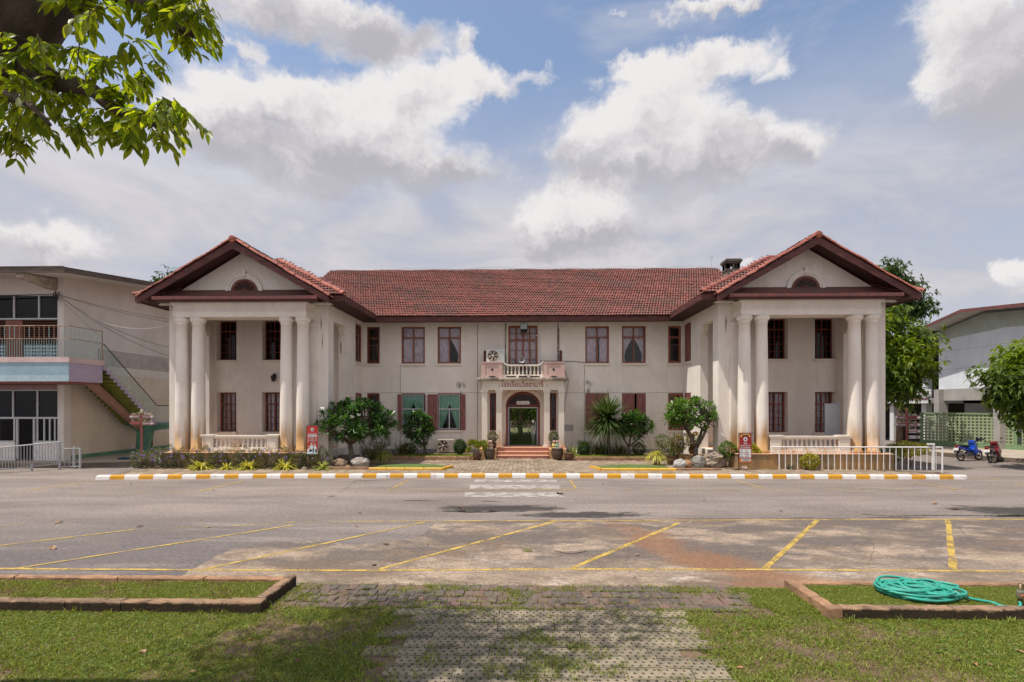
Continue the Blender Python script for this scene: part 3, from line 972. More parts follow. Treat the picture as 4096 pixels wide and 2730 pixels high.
for a, b2 in [(7.37, 7.86), (7.87, 8.38)]:
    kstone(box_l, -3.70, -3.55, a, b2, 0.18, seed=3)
for a, b2 in [(-10, -8.1), (-8.08, -6.4), (-6.38, -5.0), (-4.98, -3.72)]:
    kstone(box_l, a, b2, 8.26, 8.39, 0.155, 'edging', seed=4)
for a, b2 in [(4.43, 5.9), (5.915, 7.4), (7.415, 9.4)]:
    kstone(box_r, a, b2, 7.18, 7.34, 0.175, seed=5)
kstone(box_r, 4.22, 4.42, 7.18, 7.32, 0.17, 'edging', seed=6)
for a, b2 in [(7.33, 7.65), (7.66, 8.42)]:
    kstone(box_r, 4.25, 4.40, a, b2, 0.165, 'edging', seed=7)
for a, b2 in [(4.41, 5.9), (5.92, 7.6), (7.62, 10)]:
    kstone(box_r, a, b2, 8.27, 8.40, 0.15, 'edging', seed=8)
lawn_sheet('lawn', [(-9, 7.33), (-3.71, 8.26)], 0.085, 3)
lawn_sheet('lawn', [(4.40, 7.34), (9, 8.27)], 0.085, 4)

path = struct('footpath', MB().box(-3.5, 3.75, 7.40, 8.44, 0.0, 0.012), M['soil'])
BW, BD = 0.150, 0.255
def brick_mesh():
    # interlocking block with a zigzag outline
    a, c, k = BW / 2 - .004, BD / 2 - .005, 0.016
    top = [(-a, -c), (-a / 2, -c - k), (0, -c), (a / 2, -c + k), (a, -c), (a + k * .6, 0), (a, c), (a / 2, c + k), (0, c), (-a / 2, c - k), (-a, c), (-a + k * .6, 0)]
    n = len(top)
    mb = MB()
    vs = [(x, y, 0) for x, y in top] + [(x, y, .026) for x, y in top] + [(x * .95, y * .92, .034) for x, y in top]
    fs = [tuple(range(2 * n, 3 * n))]
    for i in range(n):
        j = (i + 1) % n
        fs += [(i, j, j + n, i + n), (i + n, j + n, j + 2 * n, i + 2 * n)]
    return mb.add(vs, fs).mesh('brick', M['brick'])
bme = brick_mesh()
rb = random.Random(21)
for j in range(4):
    y = 7.40 + BD * (j + 0.5)
    for i in range(-2, 52):
        x = -3.5 + BW * (i + 0.5) + (j % 2) * BW / 2
        right = 3.25 + (y - 7.4) * 0.5
        if x < -3.4 or x > right: continue
        if y > 8.2 and (rb.random() < 0.12 or -1.9 < x < -1.3): continue
        if y > 8.44: continue
        if rb.random() < 0.03: continue
        o = link('brick', bme, path)
        o.location = (x + rb.uniform(-.006, .006), y + rb.uniform(-.006, .006), rb.uniform(-.016, .006))
        o.rotation_euler = (rb.uniform(-.05, .05), rb.uniform(-.05, .05), rb.uniform(-.09, .09))
PW, PD = 0.368, 0.232
def paver_mesh():
    # grid block with two staggered rows of diamond holes; nine by five cells each side of the middle
    mb = MB()
    a, c, h = PW / 2 - .003, PD / 2 - .003, 0.055
    # scalloped outline top from fans round each hole
    nx, ny = 8, 3
    cw, cd = 2 * a / nx, 2 * c / ny
    for j in range(ny):
        for i in range(nx):
            x0, y0 = -a + i * cw, -c + j * cd
            x1, y1 = x0 + cw, y0 + cd
            mx, my = (x0 + x1) / 2, (y0 + y1) / 2
            hole = (i + j) % 2 == 0
            if not hole:
                mb.quad((x0, y0, h), (x1, y0, h), (x1, y1, h), (x0, y1, h))
                continue
            q = [(mx, my - cd * .36), (mx + cw * .49, my), (mx, my + cd * .30), (mx - cw * .49, my)]
            o = [(x0, y0), (x1, y0), (x1, y1), (x0, y1)]
            vs = [(*p, h) for p in o] + [(*p, h) for p in q] + [(*p, .0) for p in q]
            fs = [(0, 1, 4), (1, 5, 4), (1, 2, 5), (2, 6, 5), (2, 3, 6), (3, 7, 6), (3, 0, 7), (0, 4, 7)]
            fs += [(4 + k, 4 + (k + 1) % 4, 8 + (k + 1) % 4, 8 + k) for k in range(4)]
            mb.add(vs, fs)
    for (p, q) in [((-a, -c), (a, -c)), ((a, -c), (a, c)), ((a, c), (-a, c)), ((-a, c), (-a, -c))]:
        mb.quad((*p, 0), (*q, 0), (*q, h), (*p, h))
    return mb.mesh('paver', M['paver'])
pme = paver_mesh()
grid = struct('paved_path', MB().box(-1.72, 2.34, 3.0, 7.38, 0.012, 0.0145), M['soil'])
rp = random.Random(33)
for j in range(15):
    y = 7.38 - PD * (j + 0.5)
    for i in range(11):
        x = -1.72 + PW * (i + 0.5) + (0.0 if j % 2 else 0.06) - .03
        if y < 4.9 or (i in (0, 10) and rp.random() < .35): continue
        o = link('paver', pme, grid)
        o.location = (x + rp.uniform(-.005, .005), y + rp.uniform(-.005, .005), rp.uniform(-.016, -.004))
        o.rotation_euler = (rp.uniform(-.018, .018), rp.uniform(-.018, .018), rp.uniform(-.02, .02) + (math.pi if rp.random() < .5 else 0))

# ---------------------------------------------------------------- the school building
BLD = thing('school_building', 'two-storey cream school building with red tiled roof and two columned gabled wings', 'school building', (0, 30, 0))
def remap(mb, T):
    if T: mb.v = [T(*p) for p in mb.v]
    return mb
def wall_holes(x0, x1, z0, z1, Y, dep, holes, mb=None, T=None):
    """upright slab with rectangular openings: outer face at Y, inner face at Y+dep"""
    q = MB()
    X = sorted({x0, x1, *[h[0] for h in holes], *[h[1] for h in holes]})
    Z = sorted({z0, z1, *[h[2] for h in holes], *[h[3] for h in holes]})
    X = [x for x in X if x0 <= x <= x1]
    Z = [z for z in Z if z0 <= z <= z1]
    for a, b2 in zip(X, X[1:]):
        for c, d in zip(Z, Z[1:]):
            mx, mz = (a + b2) / 2, (c + d) / 2
            if any(h[0] < mx < h[1] and h[2] < mz < h[3] for h in holes): continue
            q.quad((a, Y, c), (b2, Y, c), (b2, Y, d), (a, Y, d))
            q.quad((a, Y + dep, c), (a, Y + dep, d), (b2, Y + dep, d), (b2, Y + dep, c))
    for (a, b2, c, d) in holes:
        q.quad((a, Y, c), (a, Y + dep, c), (b2, Y + dep, c), (b2, Y, c))
        q.quad((a, Y, d), (b2, Y, d), (b2, Y + dep, d), (a, Y + dep, d))
        q.quad((a, Y, c), (a, Y, d), (a, Y + dep, d), (a, Y + dep, c))
        q.quad((b2, Y, c), (b2, Y + dep, c), (b2, Y + dep, d), (b2, Y, d))
    q.quad((x0, Y, z0), (x0, Y + dep, z0), (x0, Y + dep, z1), (x0, Y, z1))
    q.quad((x1, Y, z0), (x1, Y, z1), (x1, Y + dep, z1), (x1, Y + dep, z0))
    q.quad((x0, Y, z1), (x1, Y, z1), (x1, Y + dep, z1), (x0, Y + dep, z1))
    remap(q, T)
    if mb is None: return q
    mb.add(q.v, q.f)
    return mb

def curtain(x0, x1, z0, z1, Y, cut=None, seed=0):
    """gathered cloth; cut(k) gives the free edge (0..1 of the width) at height k"""
    mb = MB()
    nx, nz = 18, 12
    r = random.Random(seed)
    ph = [r.uniform(0, 6.3) for _ in range(3)]
    vs, fs = [], []
    for j in range(nz + 1):
        k = j / nz
        a, b2 = cut(k) if cut else (0, 1)
        for i in range(nx + 1):
            u = a + (b2 - a) * i / nx
            wv = 0.022 * math.sin(i * 2.1 + ph[0]) + 0.012 * math.sin(i * 3.7 + ph[1] + k)
            vs.append((x0 + (x1 - x0) * u, Y + wv, z0 + (z1 - z0) * k))
    for j in range(nz):
        for i in range(nx):
            p = j * (nx + 1) + i
            fs.append((p, p + 1, p + nx + 2, p + nx + 1))
    return mb.add(vs, fs)
tied_r = lambda k: ((0.82 - 0.82 * max(0, (k - .28) / .72) ** 1.4, 1.0) if k > .28 else (0.74 + k * .28, 1.0))      # gathered to the right edge
tied_l = lambda k: (0.0, 1 - tied_r(k)[0])
full = lambda k: (0, 1)

def window(x0, x1, z0, z1, Y, cols=2, tr=0.30, rows=None, fm='frame', gm='glass', curtains=None, cm='lace', T=None, fw=0.085, sill=True, inset=0.05, name='window', label=None, rail=True):
    """timber window in an opening: the frame, each pane, curtains, sill"""
    f = MB()
    y0, y1 = Y + inset, Y + inset + 0.07
    f.box(x0, x0 + fw, y0, y1, z0, z1).box(x1 - fw, x1, y0, y1, z0, z1)
    f.box(x0 + fw, x1 - fw, y0, y1, z0, z0 + fw).box(x0 + fw, x1 - fw, y0, y1, z1 - fw, z1)
    a0, a1, c0, c1 = x0 + fw, x1 - fw, z0 + fw, z1 - fw
    cuts = [c0]
    zt = None
    if tr:
        zt = z1 - (z1 - z0) * tr
        f.box(a0, a1, y0 - .004, y1, zt - fw * .45, zt + fw * .45)
    cells = []
    cwid = (a1 - a0 - fw * .8 * (cols - 1)) / cols
    zr = [(c0, (zt - fw * .45) if zt else c1)] + ([(zt + fw * .45, c1)] if zt else [])
    for i in range(cols):
        xa = a0 + i * (cwid + fw * .8)
        if i:
            for (za, zb) in zr:
                f.box(xa - fw * .8, xa, y0 + .003, y1, za, zb)
        for (za, zb) in zr:
            cells.append((xa, xa + cwid, za, zb))
    bars = []
    sub = []
    for n, (xa, xb, za, zb) in enumerate(cells):
        nr = rows[n % len(rows)] if rows else (1, 1)
        for p in range(nr[0]):
            for q in range(nr[1]):
                sub.append((xa + (xb - xa) * p / nr[0], xa + (xb - xa) * (p + 1) / nr[0], za + (zb - za) * q / nr[1], za + (zb - za) * (q + 1) / nr[1]))
        for p in range(1, nr[0]):
            xx = xa + (xb - xa) * p / nr[0]
            f.box(xx - .014, xx + .014, y0 + .012, y1, za, zb)
        for q in range(1, nr[1]):
            zz = za + (zb - za) * q / nr[1]
            f.box(xa, xb, y0 + .015, y1, zz - .014, zz + .014)
    w_ = remap(f, T).obj(name, M[fm], BLD, label=label)
    for (xa, xb, za, zb) in sub:
        p = MB().quad((xa, y0 + .045, za), (xb, y0 + .045, za), (xb, y0 + .045, zb), (xa, y0 + .045, zb))
        remap(p, T).obj('pane', M[gm], w_)
    if curtains:
        for n, (u0, u1, za, zb, cut) in enumerate(curtains):
            xa, xb = x0 + (x1 - x0) * u0, x0 + (x1 - x0) * u1
            c = curtain(xa, xb, z0 + (z1 - z0) * za, z0 + (z1 - z0) * zb, y1 + .10, cut, n + int(abs(x0) * 10))
            remap(c, T).obj('curtain', M[cm], w_, smooth=True)
    if sill:
        s = MB().bbox(x0 - .05, x1 + .05, Y - .085, Y + .05, z0 - .13, z0 - .005, .012)
        remap(s, T).obj('sill', M['trim'], w_)
    return w_
def shutter(par, x0, x1, z0, z1, Y, mt='shutter', T=None, label=None, skew=0.0):
    """panelled shutter leaf"""
    s = MB()
    t = 0.035
    s.box(x0, x1, Y, Y + t, z0, z1)
    e = 0.07 if abs(x1 - x0) > .3 else 0.045
    zm = z0 + (z1 - z0) * .62
    for (za, zb) in [(z0, z0 + e), (zm - e / 2, zm + e / 2), (z1 - e, z1)]:
        s.box(x0 + e, x1 - e, Y - .018, Y, za, zb)
    s.box(x0, x0 + e, Y - .018, Y, z0, z1).box(x1 - e, x1, Y - .018, Y, z0, z1)
    return remap(s, T).obj('shutter', M[mt], par, label=label)

# ---- walls
UZ0, UZ1, LZ0, LZ1 = 5.34, 7.45, 1.53, 3.63
F = 30.0
WX = [(3.55, 4.90), (5.63, 6.98), (8.24, 8.97)]
PC = 0.05
holes = []
for a, b2 in WX:
    for sgn in (-1, 1):
        x0, x1 = sorted((sgn * a + PC, sgn * b2 + PC))
        holes += [(x0, x1, UZ0, UZ1), (x0, x1, LZ0, LZ1)]
holes += [(PC - .84, PC + .84, 4.42, 7.5)]
holes += [(PC - 1.90, PC - 1.54, 1.5, 3.63), (PC + 1.54, PC + 1.90, 1.5, 3.63), (PC - .98, PC + .98, .65, 3.73)]
wl = wall_holes(-9.1, 9.1, 0.0, 7.70, F, 0.30, holes)
# arch: fill the corners of the door opening above the springing
for sgn in (-1, 1):
    n = 14
    arc = [(PC + sgn * .98 * math.cos(math.pi / 2 * i / n), 2.93 + .80 * math.sin(math.pi / 2 * i / n)) for i in range(n + 1)]
    wl.prism_y(arc + [(PC, 3.73), (PC + sgn * .98, 3.73)], F + .001, F + .29)
# inner side walls of the wings, with the tall loggia opening and a window on each floor
TXl = lambda u, d, z: (-9.1 - (d - 0), u, z)
TXr = lambda u, d, z: (9.1 + (d - 0), u, z)
shole = [(25.2, 27.0, .78, 7.0), (28.5, 29.58, UZ0, UZ1), (28.5, 29.58, LZ0, LZ1)]
wall_holes(24.5, 30.3, 0, 7.70, 0, .40, shole, wl, TXl)
wall_holes(24.5, 30.3, 0, 7.70, 0, .40, shole, wl, TXr)
for s in (-1, 1):
    TO = (lambda u, d, z, s=s: (s * (16.7 - d), u, z))
    wall_holes(24.5, 40, 0, 7.70, 0, .40, [(25.2, 27.0, .78, 7.0)], wl, TO)
    # fronts of the side walls
    for a, b2 in ((9.5, 9.98), (15.74, 16.3)):
        wl.box(min(s * a, s * b2), max(s * a, s * b2), 24.5, 24.9, 0, 7.70)
    # loggia back wall
    hb = []
    for a, b2 in ((12.72, 13.76), (15.14, 16.2)):
        for z0, z1 in ((UZ0, UZ1), (LZ0, LZ1)):
            hb.append((min(s * a, s * b2), max(s * a, s * b2), z0, z1))
    wall_holes(min(s * 9.5, s * 16.3), max(s * 9.5, s * 16.3), 0.1, 7.70, 27.5, .40, hb, wl)
# rear wall with the back door of the hall
wall_holes(-16.7, 16.7, 0, 7.7, 41.5, .3, [(-0.95, 1.05, .65, 2.95)], wl)
wl.obj('wall', M['wall'], BLD)
for a, b2 in ((-9.098, -2.3), (2.4, 9.098)):
    MB().box(a, b2, F - .03, F - .001, 0.1, .44).obj('plinth', M['greyplinth'], BLD)
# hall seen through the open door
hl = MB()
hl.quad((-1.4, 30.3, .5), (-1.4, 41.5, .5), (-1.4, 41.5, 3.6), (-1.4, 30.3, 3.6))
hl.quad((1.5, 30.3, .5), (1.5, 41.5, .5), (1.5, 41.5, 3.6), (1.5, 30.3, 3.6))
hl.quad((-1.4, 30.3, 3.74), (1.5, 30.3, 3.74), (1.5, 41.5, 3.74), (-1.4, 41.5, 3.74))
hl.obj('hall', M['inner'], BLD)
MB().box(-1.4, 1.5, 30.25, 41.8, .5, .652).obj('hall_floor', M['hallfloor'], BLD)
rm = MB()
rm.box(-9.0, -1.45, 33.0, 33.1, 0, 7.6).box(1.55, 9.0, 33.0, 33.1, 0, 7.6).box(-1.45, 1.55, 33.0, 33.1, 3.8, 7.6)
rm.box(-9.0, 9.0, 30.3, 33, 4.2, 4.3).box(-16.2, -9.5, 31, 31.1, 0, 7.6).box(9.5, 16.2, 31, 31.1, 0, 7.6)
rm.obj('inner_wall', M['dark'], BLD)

# ---- upper windows of the main front
lacefull = [(.06, .48, .03, .97, full), (.52, .94, .03, .97, full)]
lower = lambda cutl, cutr: [(.06, .48, .03, .69, cutl), (.52, .94, .03, .69, cutr), (.06, .48, .71, .97, full), (.52, .94, .71, .97, full)]
for (k, sgn), cu in zip([(1, -1), (0, -1), (0, 1), (1, 1)], [lower(full, full), lower(full, tied_r), lower(full, lambda q: (.22, 1)), lower(tied_l, tied_r)]):
    a, b2 = WX[k]
    x0, x1 = sorted((sgn * a + PC, sgn * b2 + PC))
    window(x0, x1, UZ0, UZ1, F, curtains=cu)
for sgn in (-1, 1):
    a, b2 = WX[2]
    x0, x1 = sorted((sgn * a + PC, sgn * b2 + PC))
    window(x0, x1, UZ0, UZ1, F, cols=1, tr=.31, fw=.125, fm='dframe' if sgn < 0 else 'frame', label='narrow single-sash window in the corner')
    wd = window(x0, x1, LZ0, LZ1, F, cols=2 if sgn > 0 else 1, tr=0, fw=.12, fm='dframe' if sgn < 0 else 'frame', label='narrow single-sash window in the corner')
    if sgn > 0:
        shutter(wd, x1 + .0, x1 + .0 + .05, LZ0 + .02, LZ1 - .02, F - .02, 'shutlit')
        s = MB()
        s.box(x1 - .02, x1 + .02, F - .62, F - .02, LZ0, LZ1)
        sh = shutter(wd, x1 - .02, x1 + .62, LZ0, LZ1, F - .09, 'shutlit', label='shutter leaf standing open, coloured as if in the sun')
# ground floor: two shuttered openings with green-curtained sliding sashes on the left, closed shutters on the right
for k in (1, 0):
    a, b2 = WX[k]
    x0, x1 = -b2 + PC, -a + PC
    fr = MB()
    fr.box(x0, x0 + .05, F + .02, F + .10, LZ0, LZ1).box(x1 - .05, x1, F + .02, F + .10, LZ0, LZ1).box(x0, x1, F + .015, F + .10, LZ1 - .07, LZ1 + .02).box(x0, x1, F + .02, F + .10, LZ0, LZ0 + .04)
    win = fr.obj('window', M['shutter'], BLD, label='white-framed sash with green curtains between maroon shutters')
    al = MB()
    q0, q1, r0, r1 = x0 + .07, x1 - .07, LZ0 + .06, LZ1 - .08
    zm = r0 + (r1 - r0) * .58
    t = .035
    al.box(q0, q0 + t, F + .01, F + .07, r0, r1).box(q1 - t, q1, F + .01, F + .07, r0, r1).box(q0, q1, F + .012, F + .07, r0, r0 + t).box(q0, q1, F + .012, F + .07, r1 - t, r1)
    al.box(q0, q1, F + .012, F + .07, zm - .03, zm + .03).box((q0 + q1) / 2 - .03, (q0 + q1) / 2 + .03, F + .014, F + .07, r0, zm)
    al.obj('sash', M['alu'], win)
    for (xa, xb, za, zb) in [(q0 + t, q1 - t, zm + .03, r1 - t), (q0 + t, (q0 + q1) / 2 - .03, r0 + t, zm - .03), ((q0 + q1) / 2 + .03, q1 - t, r0 + t, zm - .03)]:
        MB().quad((xa, F + .045, za), (xb, F + .045, za), (xb, F + .045, zb), (xa, F + .045, zb)).obj('pane', M['glass'], win)
    mid = (q0 + q1) / 2
    cl = lambda q: (0.0, min(1.0, 0.38 + 0.62 * max(0, (q - .12) / .62) ** 1.5) if q > .12 else 0.36)
    cr = lambda q: (1 - cl(q)[1], 1.0)
    curtain(q0, mid, r0, zm, F + .16, lambda q: (0, min(1, .34 + .62 * q ** 1.2)), 3).obj('curtain', M['green'], win, smooth=True)
    curtain(mid, q1, r0, zm, F + .16, lambda q: (1 - min(1, .34 + .62 * q ** 1.2), 1), 4).obj('curtain', M['green'], win, smooth=True)
    curtain(q0, mid, zm, r1, F + .17, lambda q: (0, min(1.0, .80 + .5 * q)), 5).obj('curtain', M['green'], win, smooth=True)
    curtain(mid, q1, zm, r1, F + .17, lambda q: (1 - min(1.0, .80 + .5 * q), 1), 6).obj('curtain', M['green'], win, smooth=True)
    shutter(win, x0 - .56 if k == 0 else x0 - .20, x0 - .005, LZ0, LZ1 - .06, F - .075)
    shutter(win, x1 + .005, x1 + .26 if k == 0 else x1 + .03, LZ0, LZ1 - .06, F - .075)
    MB().bbox(x0 - .05, x1 + .05, F - .085, F + .02, LZ0 - .13, LZ0 - .005, .012).obj('sill', M['trim'], win)
for k in (0, 1):
    a, b2 = WX[k]
    x0, x1 = a + PC, b2 + PC
    fr = MB()
    fr.box(x0, x0 + .05, F + .02, F + .10, LZ0, LZ1).box(x1 - .05, x1, F + .02, F + .10, LZ0, LZ1).box(x0, x1, F + .015, F + .10, LZ1 - .05, LZ1).box(x0, x1, F + .02, F + .10, LZ0, LZ0 + .04)
    win = fr.obj('window', M['shutter'], BLD, label='closed pair of maroon shutters')
    gap = .12 if k == 1 else .01
    mid = (x0 + x1) / 2 + (.10 if k else 0)
    shutter(win, x0 + .05, mid - gap / 2, LZ0 + .04, LZ1 - .05, F + .03)
    shutter(win, mid + gap / 2, x1 - .05, LZ0 + .04, LZ1 - .05, F + .03)
    MB().bbox(x0 - .05, x1 + .05, F - .085, F + .02, LZ0 - .13, LZ0 - .005, .012).obj('sill', M['trim'], win)
# side windows of the wings
window(28.5, 29.58, UZ0, UZ1, 0, T=TXl, inset=.03)
w1 = window(28.5, 29.58, UZ0, UZ1, 0, T=TXr, inset=.03)
shutter(w1, 28.55, 29.04, UZ0 + .06, UZ1 - .06, .01, T=TXr)
shutter(w1, 29.045, 29.53, UZ0 + .06, UZ1 - .06, .01, T=TXr)
for T in (TXl, TXr):
    w1 = window(28.5, 29.58, LZ0, LZ1, 0, T=T, inset=.03)
    shutter(w1, 28.55, 29.04, LZ0 + .06, LZ1 - .06, .01, T=T)
    shutter(w1, 29.045, 29.53, LZ0 + .06, LZ1 - .06, .01, T=T)
# windows at the back of the loggias: deep reveals, small panes
for s in (-1, 1):
    for a, b2 in ((12.72, 13.76), (15.14, 16.2)):
        x0, x1 = sorted((s * a, s * b2))
        window(x0, x1, UZ0, UZ1, 27.5, fm='dframe', rows=[(2, 4), (2, 1)], tr=.26, gm='darkglass', inset=.34, fw=.07, label='deep-set casement with small dark panes')
        window(x0, x1, LZ0, LZ1, 27.5, fm='frame', rows=[(2, 4), (2, 1)], tr=.30, inset=.34, fw=.07, curtains=lacefull, label='deep-set casement with small panes')

# ---- balcony door, sidelights, entrance
bd = window(PC - .84, PC + .84, 4.42, 7.5, F, cols=4, tr=0.27, rows=[(1, 4), (1, 2)], fw=.11, curtains=[(.05, .95, .3, .97, full)], sill=False, name='balcony_door', label='tall glazed balcony door')
for x0, x1 in ((PC - 1.90, PC - 1.54), (PC + 1.54, PC + 1.90)):
    window(x0, x1, 1.5, 3.63, F, cols=1, tr=0, rows=[(1, 6)], fm='dframe', fw=.10, sill=True, name='sidelight')
ar = MB()
n = 28
for (ra, rb_, ya) in ((.98, 1.10, -.05), (1.10, 1.20, -.09)):
    for i in range(n):
        t0, t1 = math.pi * i / n, math.pi * (i + 1) / n
        zk = .82
        p = [(PC + rr * math.cos(tt), 2.93 + rr * zk * math.sin(tt)) for rr, tt in ((ra, t0), (rb_, t0), (rb_, t1), (ra, t1))]
        ar.prism_y(p, F + ya, F - .001)
for s in (-1, 1):
    ar.box(min(PC + s * .98, PC + s * 1.2), max(PC + s * .98, PC + s * 1.2), F - .06, F - .001, .65, 2.93)
ar.obj('arch_moulding', M['trim'], BLD)
fan = MB()
n = 20
outer = [(PC + .98 * math.cos(math.pi * i / n), 2.93 + .80 * math.sin(math.pi * i / n)) for i in range(n + 1)]
inn = [(PC + .80 * math.cos(math.pi * i / n), 3.0 + .56 * math.sin(math.pi * i / n)) for i in range(n + 1)]
for i in range(n):
    fan.prism_y([outer[i], outer[i + 1], inn[i + 1], inn[i]], F + .14, F + .20)
fan.box(PC - .98, PC + .98, F + .13, F + .21, 2.84, 3.0)
for i in range(1, 10):
    t = math.pi * i / 10
    p0 = (PC + .16 * math.cos(t), 3.0 + .12 * math.sin(t))
    p1 = (PC + .80 * math.cos(t), 3.0 + .56 * math.sin(t))
    fan.tube([(p0[0], F + .17, p0[1]), (p1[0], F + .17, p1[1])], .014, 4)
for i in range(n):
    a, b2 = math.pi * i / n, math.pi * (i + 1) / n
    fan.tube([(PC + .46 * math.cos(a), F + .17, 3.0 + .33 * math.sin(a)), (PC + .46 * math.cos(b2), F + .17, 3.0 + .33 * math.sin(b2))], .013, 4)
fo = fan.obj('fanlight', M['dframe'], BLD)
MB().prism_y(inn, F + .185, F + .188).obj('pane', M['darkglass'], fo)
dr = MB()
dr.box(PC - .98, PC - .86, F - .05, F + .2, .65, 2.84).box(PC + .86, PC + .98, F - .05, F + .2, .65, 2.84)
dfo = dr.obj('door_frame', M['shutter'], BLD)
ag = MB()
ag.box(PC - .84, PC - .79, F + .04, F + .10, .66, 2.83).box(PC + .79, PC + .84, F + .04, F + .10, .66, 2.83).box(PC - .84, PC + .84, F + .038, F + .10, 2.78, 2.83)
ag.obj('sash', M['alu'], dfo)
for s in (-1, 1):        # glazed leaves standing open into the hall, with their pull handles
    lf = MB()
    x = PC + s * .77
    lf.box(x - .02, x + .02, F + .12, F + .17, .66, 2.77).box(x - .02, x + .02, F + .86, F + .92, .66, 2.77).box(x - .02, x + .02, F + .17, F + .86, .66, .74).box(x - .02, x + .02, F + .17, F + .86, 2.70, 2.77)
    d = lf.obj('door', M['black'], BLD)
    MB().quad((x, F + .17, .74), (x, F + .86, .74), (x, F + .86, 2.7), (x, F + .17, 2.7)).obj('pane', M['glass'], d)
    MB().tube([(x - s * .06, F + .1, 1.45), (x - s * .06, F + .1, 2.0)], .018, 6).obj('handle', M['alu'], d)

# ---- porch
pf, Yp = MB(), 28.85
MB().bbox(PC - 2.32, PC + 2.32, 28.36, 29.99, .1, .65, .01).obj('porch_floor', M['step'], BLD)
for k, (y0, z0, z1) in enumerate(((27.70, .12, .30), (28.03, .12, .475))):
    MB().box(PC - 1.36, PC + 1.36, y0, 28.37, z0 if k == 0 else .29, z1 - .03).obj('step', M['step'], BLD)
    MB().bbox(PC - 1.37, PC + 1.37, y0 - .02, 28.36 if k else 28.02, z1 - .03, z1, .01).obj('step_nosing', M['nosing'], BLD)
MB().bbox(PC - 1.37, PC + 1.37, 28.33, 28.7, .651, .668, .008).obj('step_nosing', M['nosing'], BLD)
for s in (-1, 1):
    a, b2 = sorted((PC + s * 1.40, PC + s * 2.30))
    MB().bbox(a, b2, 27.72, 28.355, .1, .64, .02).obj('pedestal', M['orangeblock'], BLD)
for x in (-2.11, -1.31, 1.31, 2.11):
    p = MB()
    w2 = .155
    p.box(PC + x - w2, PC + x + w2, Yp, Yp + .31, .76, 3.58)
    p.box(PC + x - w2 - .05, PC + x + w2 + .05, Yp - .05, Yp + .36, .652, .72).box(PC + x - w2 - .025, PC + x + w2 + .025, Yp - .025, Yp + .335, .72, .76)
    p.box(PC + x - w2 - .015, PC + x + w2 + .015, Yp - .015, Yp + .325, 3.58, 3.64).box(PC + x - w2 - .0, PC + x + w2 + .0, Yp, Yp + .31, 3.64, 3.67).box(PC + x - w2 - .045, PC + x + w2 + .045, Yp - .045, Yp + .355, 3.67, 3.78)
    p.obj('pillar', M['trim'], BLD)
en = MB()
en.box(PC - 2.27, PC + 2.27, Yp - .03, 30, 3.781, 3.86).box(PC - 2.25, PC + 2.25, Yp - .0, 30, 3.86, 4.30)
en.obj('entablature', M['trim'], BLD)
co = MB()
co.box(PC - 2.34, PC + 2.34, Yp - .12, 30, 4.30, 4.345).box(PC - 2.50, PC + 2.50, Yp - .30, 30, 4.345, 4.44).box(PC - 2.46, PC + 2.46, Yp - .26, 30, 4.44, 4.465)
co.obj('cornice', M['cornice'], BLD)
for s in (-1, 1):
    a, b2 = sorted((PC + s * 1.12, PC + s * 2.29))
    p = MB()
    yb = Yp - .02
    ao, bo = (a, b2)
    p.box(a, b2, yb, 29.9 if False else yb + .55, 4.466, 5.22)
    p.box(a - .01, b2 + .01, yb - .03, yb + .58, 5.22, 5.27).box(a - .03, b2 + .03, yb - .05, yb + .6, 5.27, 5.33)
    p.box(a - .02, b2 + .02, yb - .04, yb + .57, 4.467, 4.60)
    # raised corner posts and sunk panel
    ow = .22
    p.box(a, a + ow, yb - .03, yb, 4.60, 5.22).box(b2 - ow, b2, yb - .03, yb, 4.60, 5.22)
    pd = p.obj('balcony_pedestal', M['pink'], BLD)
    cx, cz = (a + b2) / 2 + (-.02 * s), 4.90
    MB().prism_y([(cx - .085, cz), (cx, cz - .085), (cx + .085, cz), (cx, cz + .085)], yb - .006, yb + .01).obj('diamond_opening', M['black'], pd)
    n = 10
    MB().prism_y([(cx + .2 * math.cos(math.pi * i / n), 4.475 + .075 * math.sin(math.pi * i / n)) for i in range(n + 1)], yb - .046, yb - .03).obj('drain_opening', M['black'], pd)
    # side parapet back to the wall
    sp = MB()
    xs_ = PC + s * 2.29
    sp.box(min(xs_, xs_ - s * .2), max(xs_, xs_ - s * .2), yb + .55, 30, 4.466, 5.22)
    sp.obj('balcony_parapet', M['pink'], BLD)
# curved rail and balusters of the balcony
rl = MB()
N_ = 24
pts_t = []
for i in range(N_ + 1):
    u = -1 + 2 * i / N_
    pts_t.append((PC + u * 1.13, 5.10 + .20 * max(0, (abs(u) - .72) / .28) ** 1.5))
for (xa, za), (xb, zb) in zip(pts_t, pts_t[1:]):
    rl.add([(xa, 28.88, za), (xb, 28.88, zb), (xb, 28.88, zb + .09), (xa, 28.88, za + .09), (xa, 29.10, za), (xb, 29.10, zb), (xb, 29.10, zb + .09), (xa, 29.10, za + .09)],
           [(0, 1, 2, 3), (5, 4, 7, 6), (3, 2, 6, 7), (4, 5, 1, 0)])
rl.box(PC - 1.12, PC + 1.12, 28.90, 29.08, 4.56, 4.63)
for (a, b2) in ((-1.12, -.92), (-.38, -.24), (.24, .38), (.92, 1.12)):
    rl.box(PC + a, PC + b2, 28.90, 29.08, 4.466, 4.56)
rail = rl.obj('balustrade', M['trim'], BLD)
def baluster_prof(h, r):
    P = [(r * .95, 0), (r * .95, .08), (r * .6, .10), (r * .95, .18), (r * 1.0, .24), (r * .85, .36), (r * .52, .62), (r * .45, .74), (r * .62, .80), (r * .45, .83), (r * .75, .88), (r * .85, .92), (r * .85, 1.0)]
    return [(a, b2 * h) for a, b2 in P]
bm = MB().lathe(baluster_prof(.47, .062), n=12).mesh('baluster', M['trim'], True)
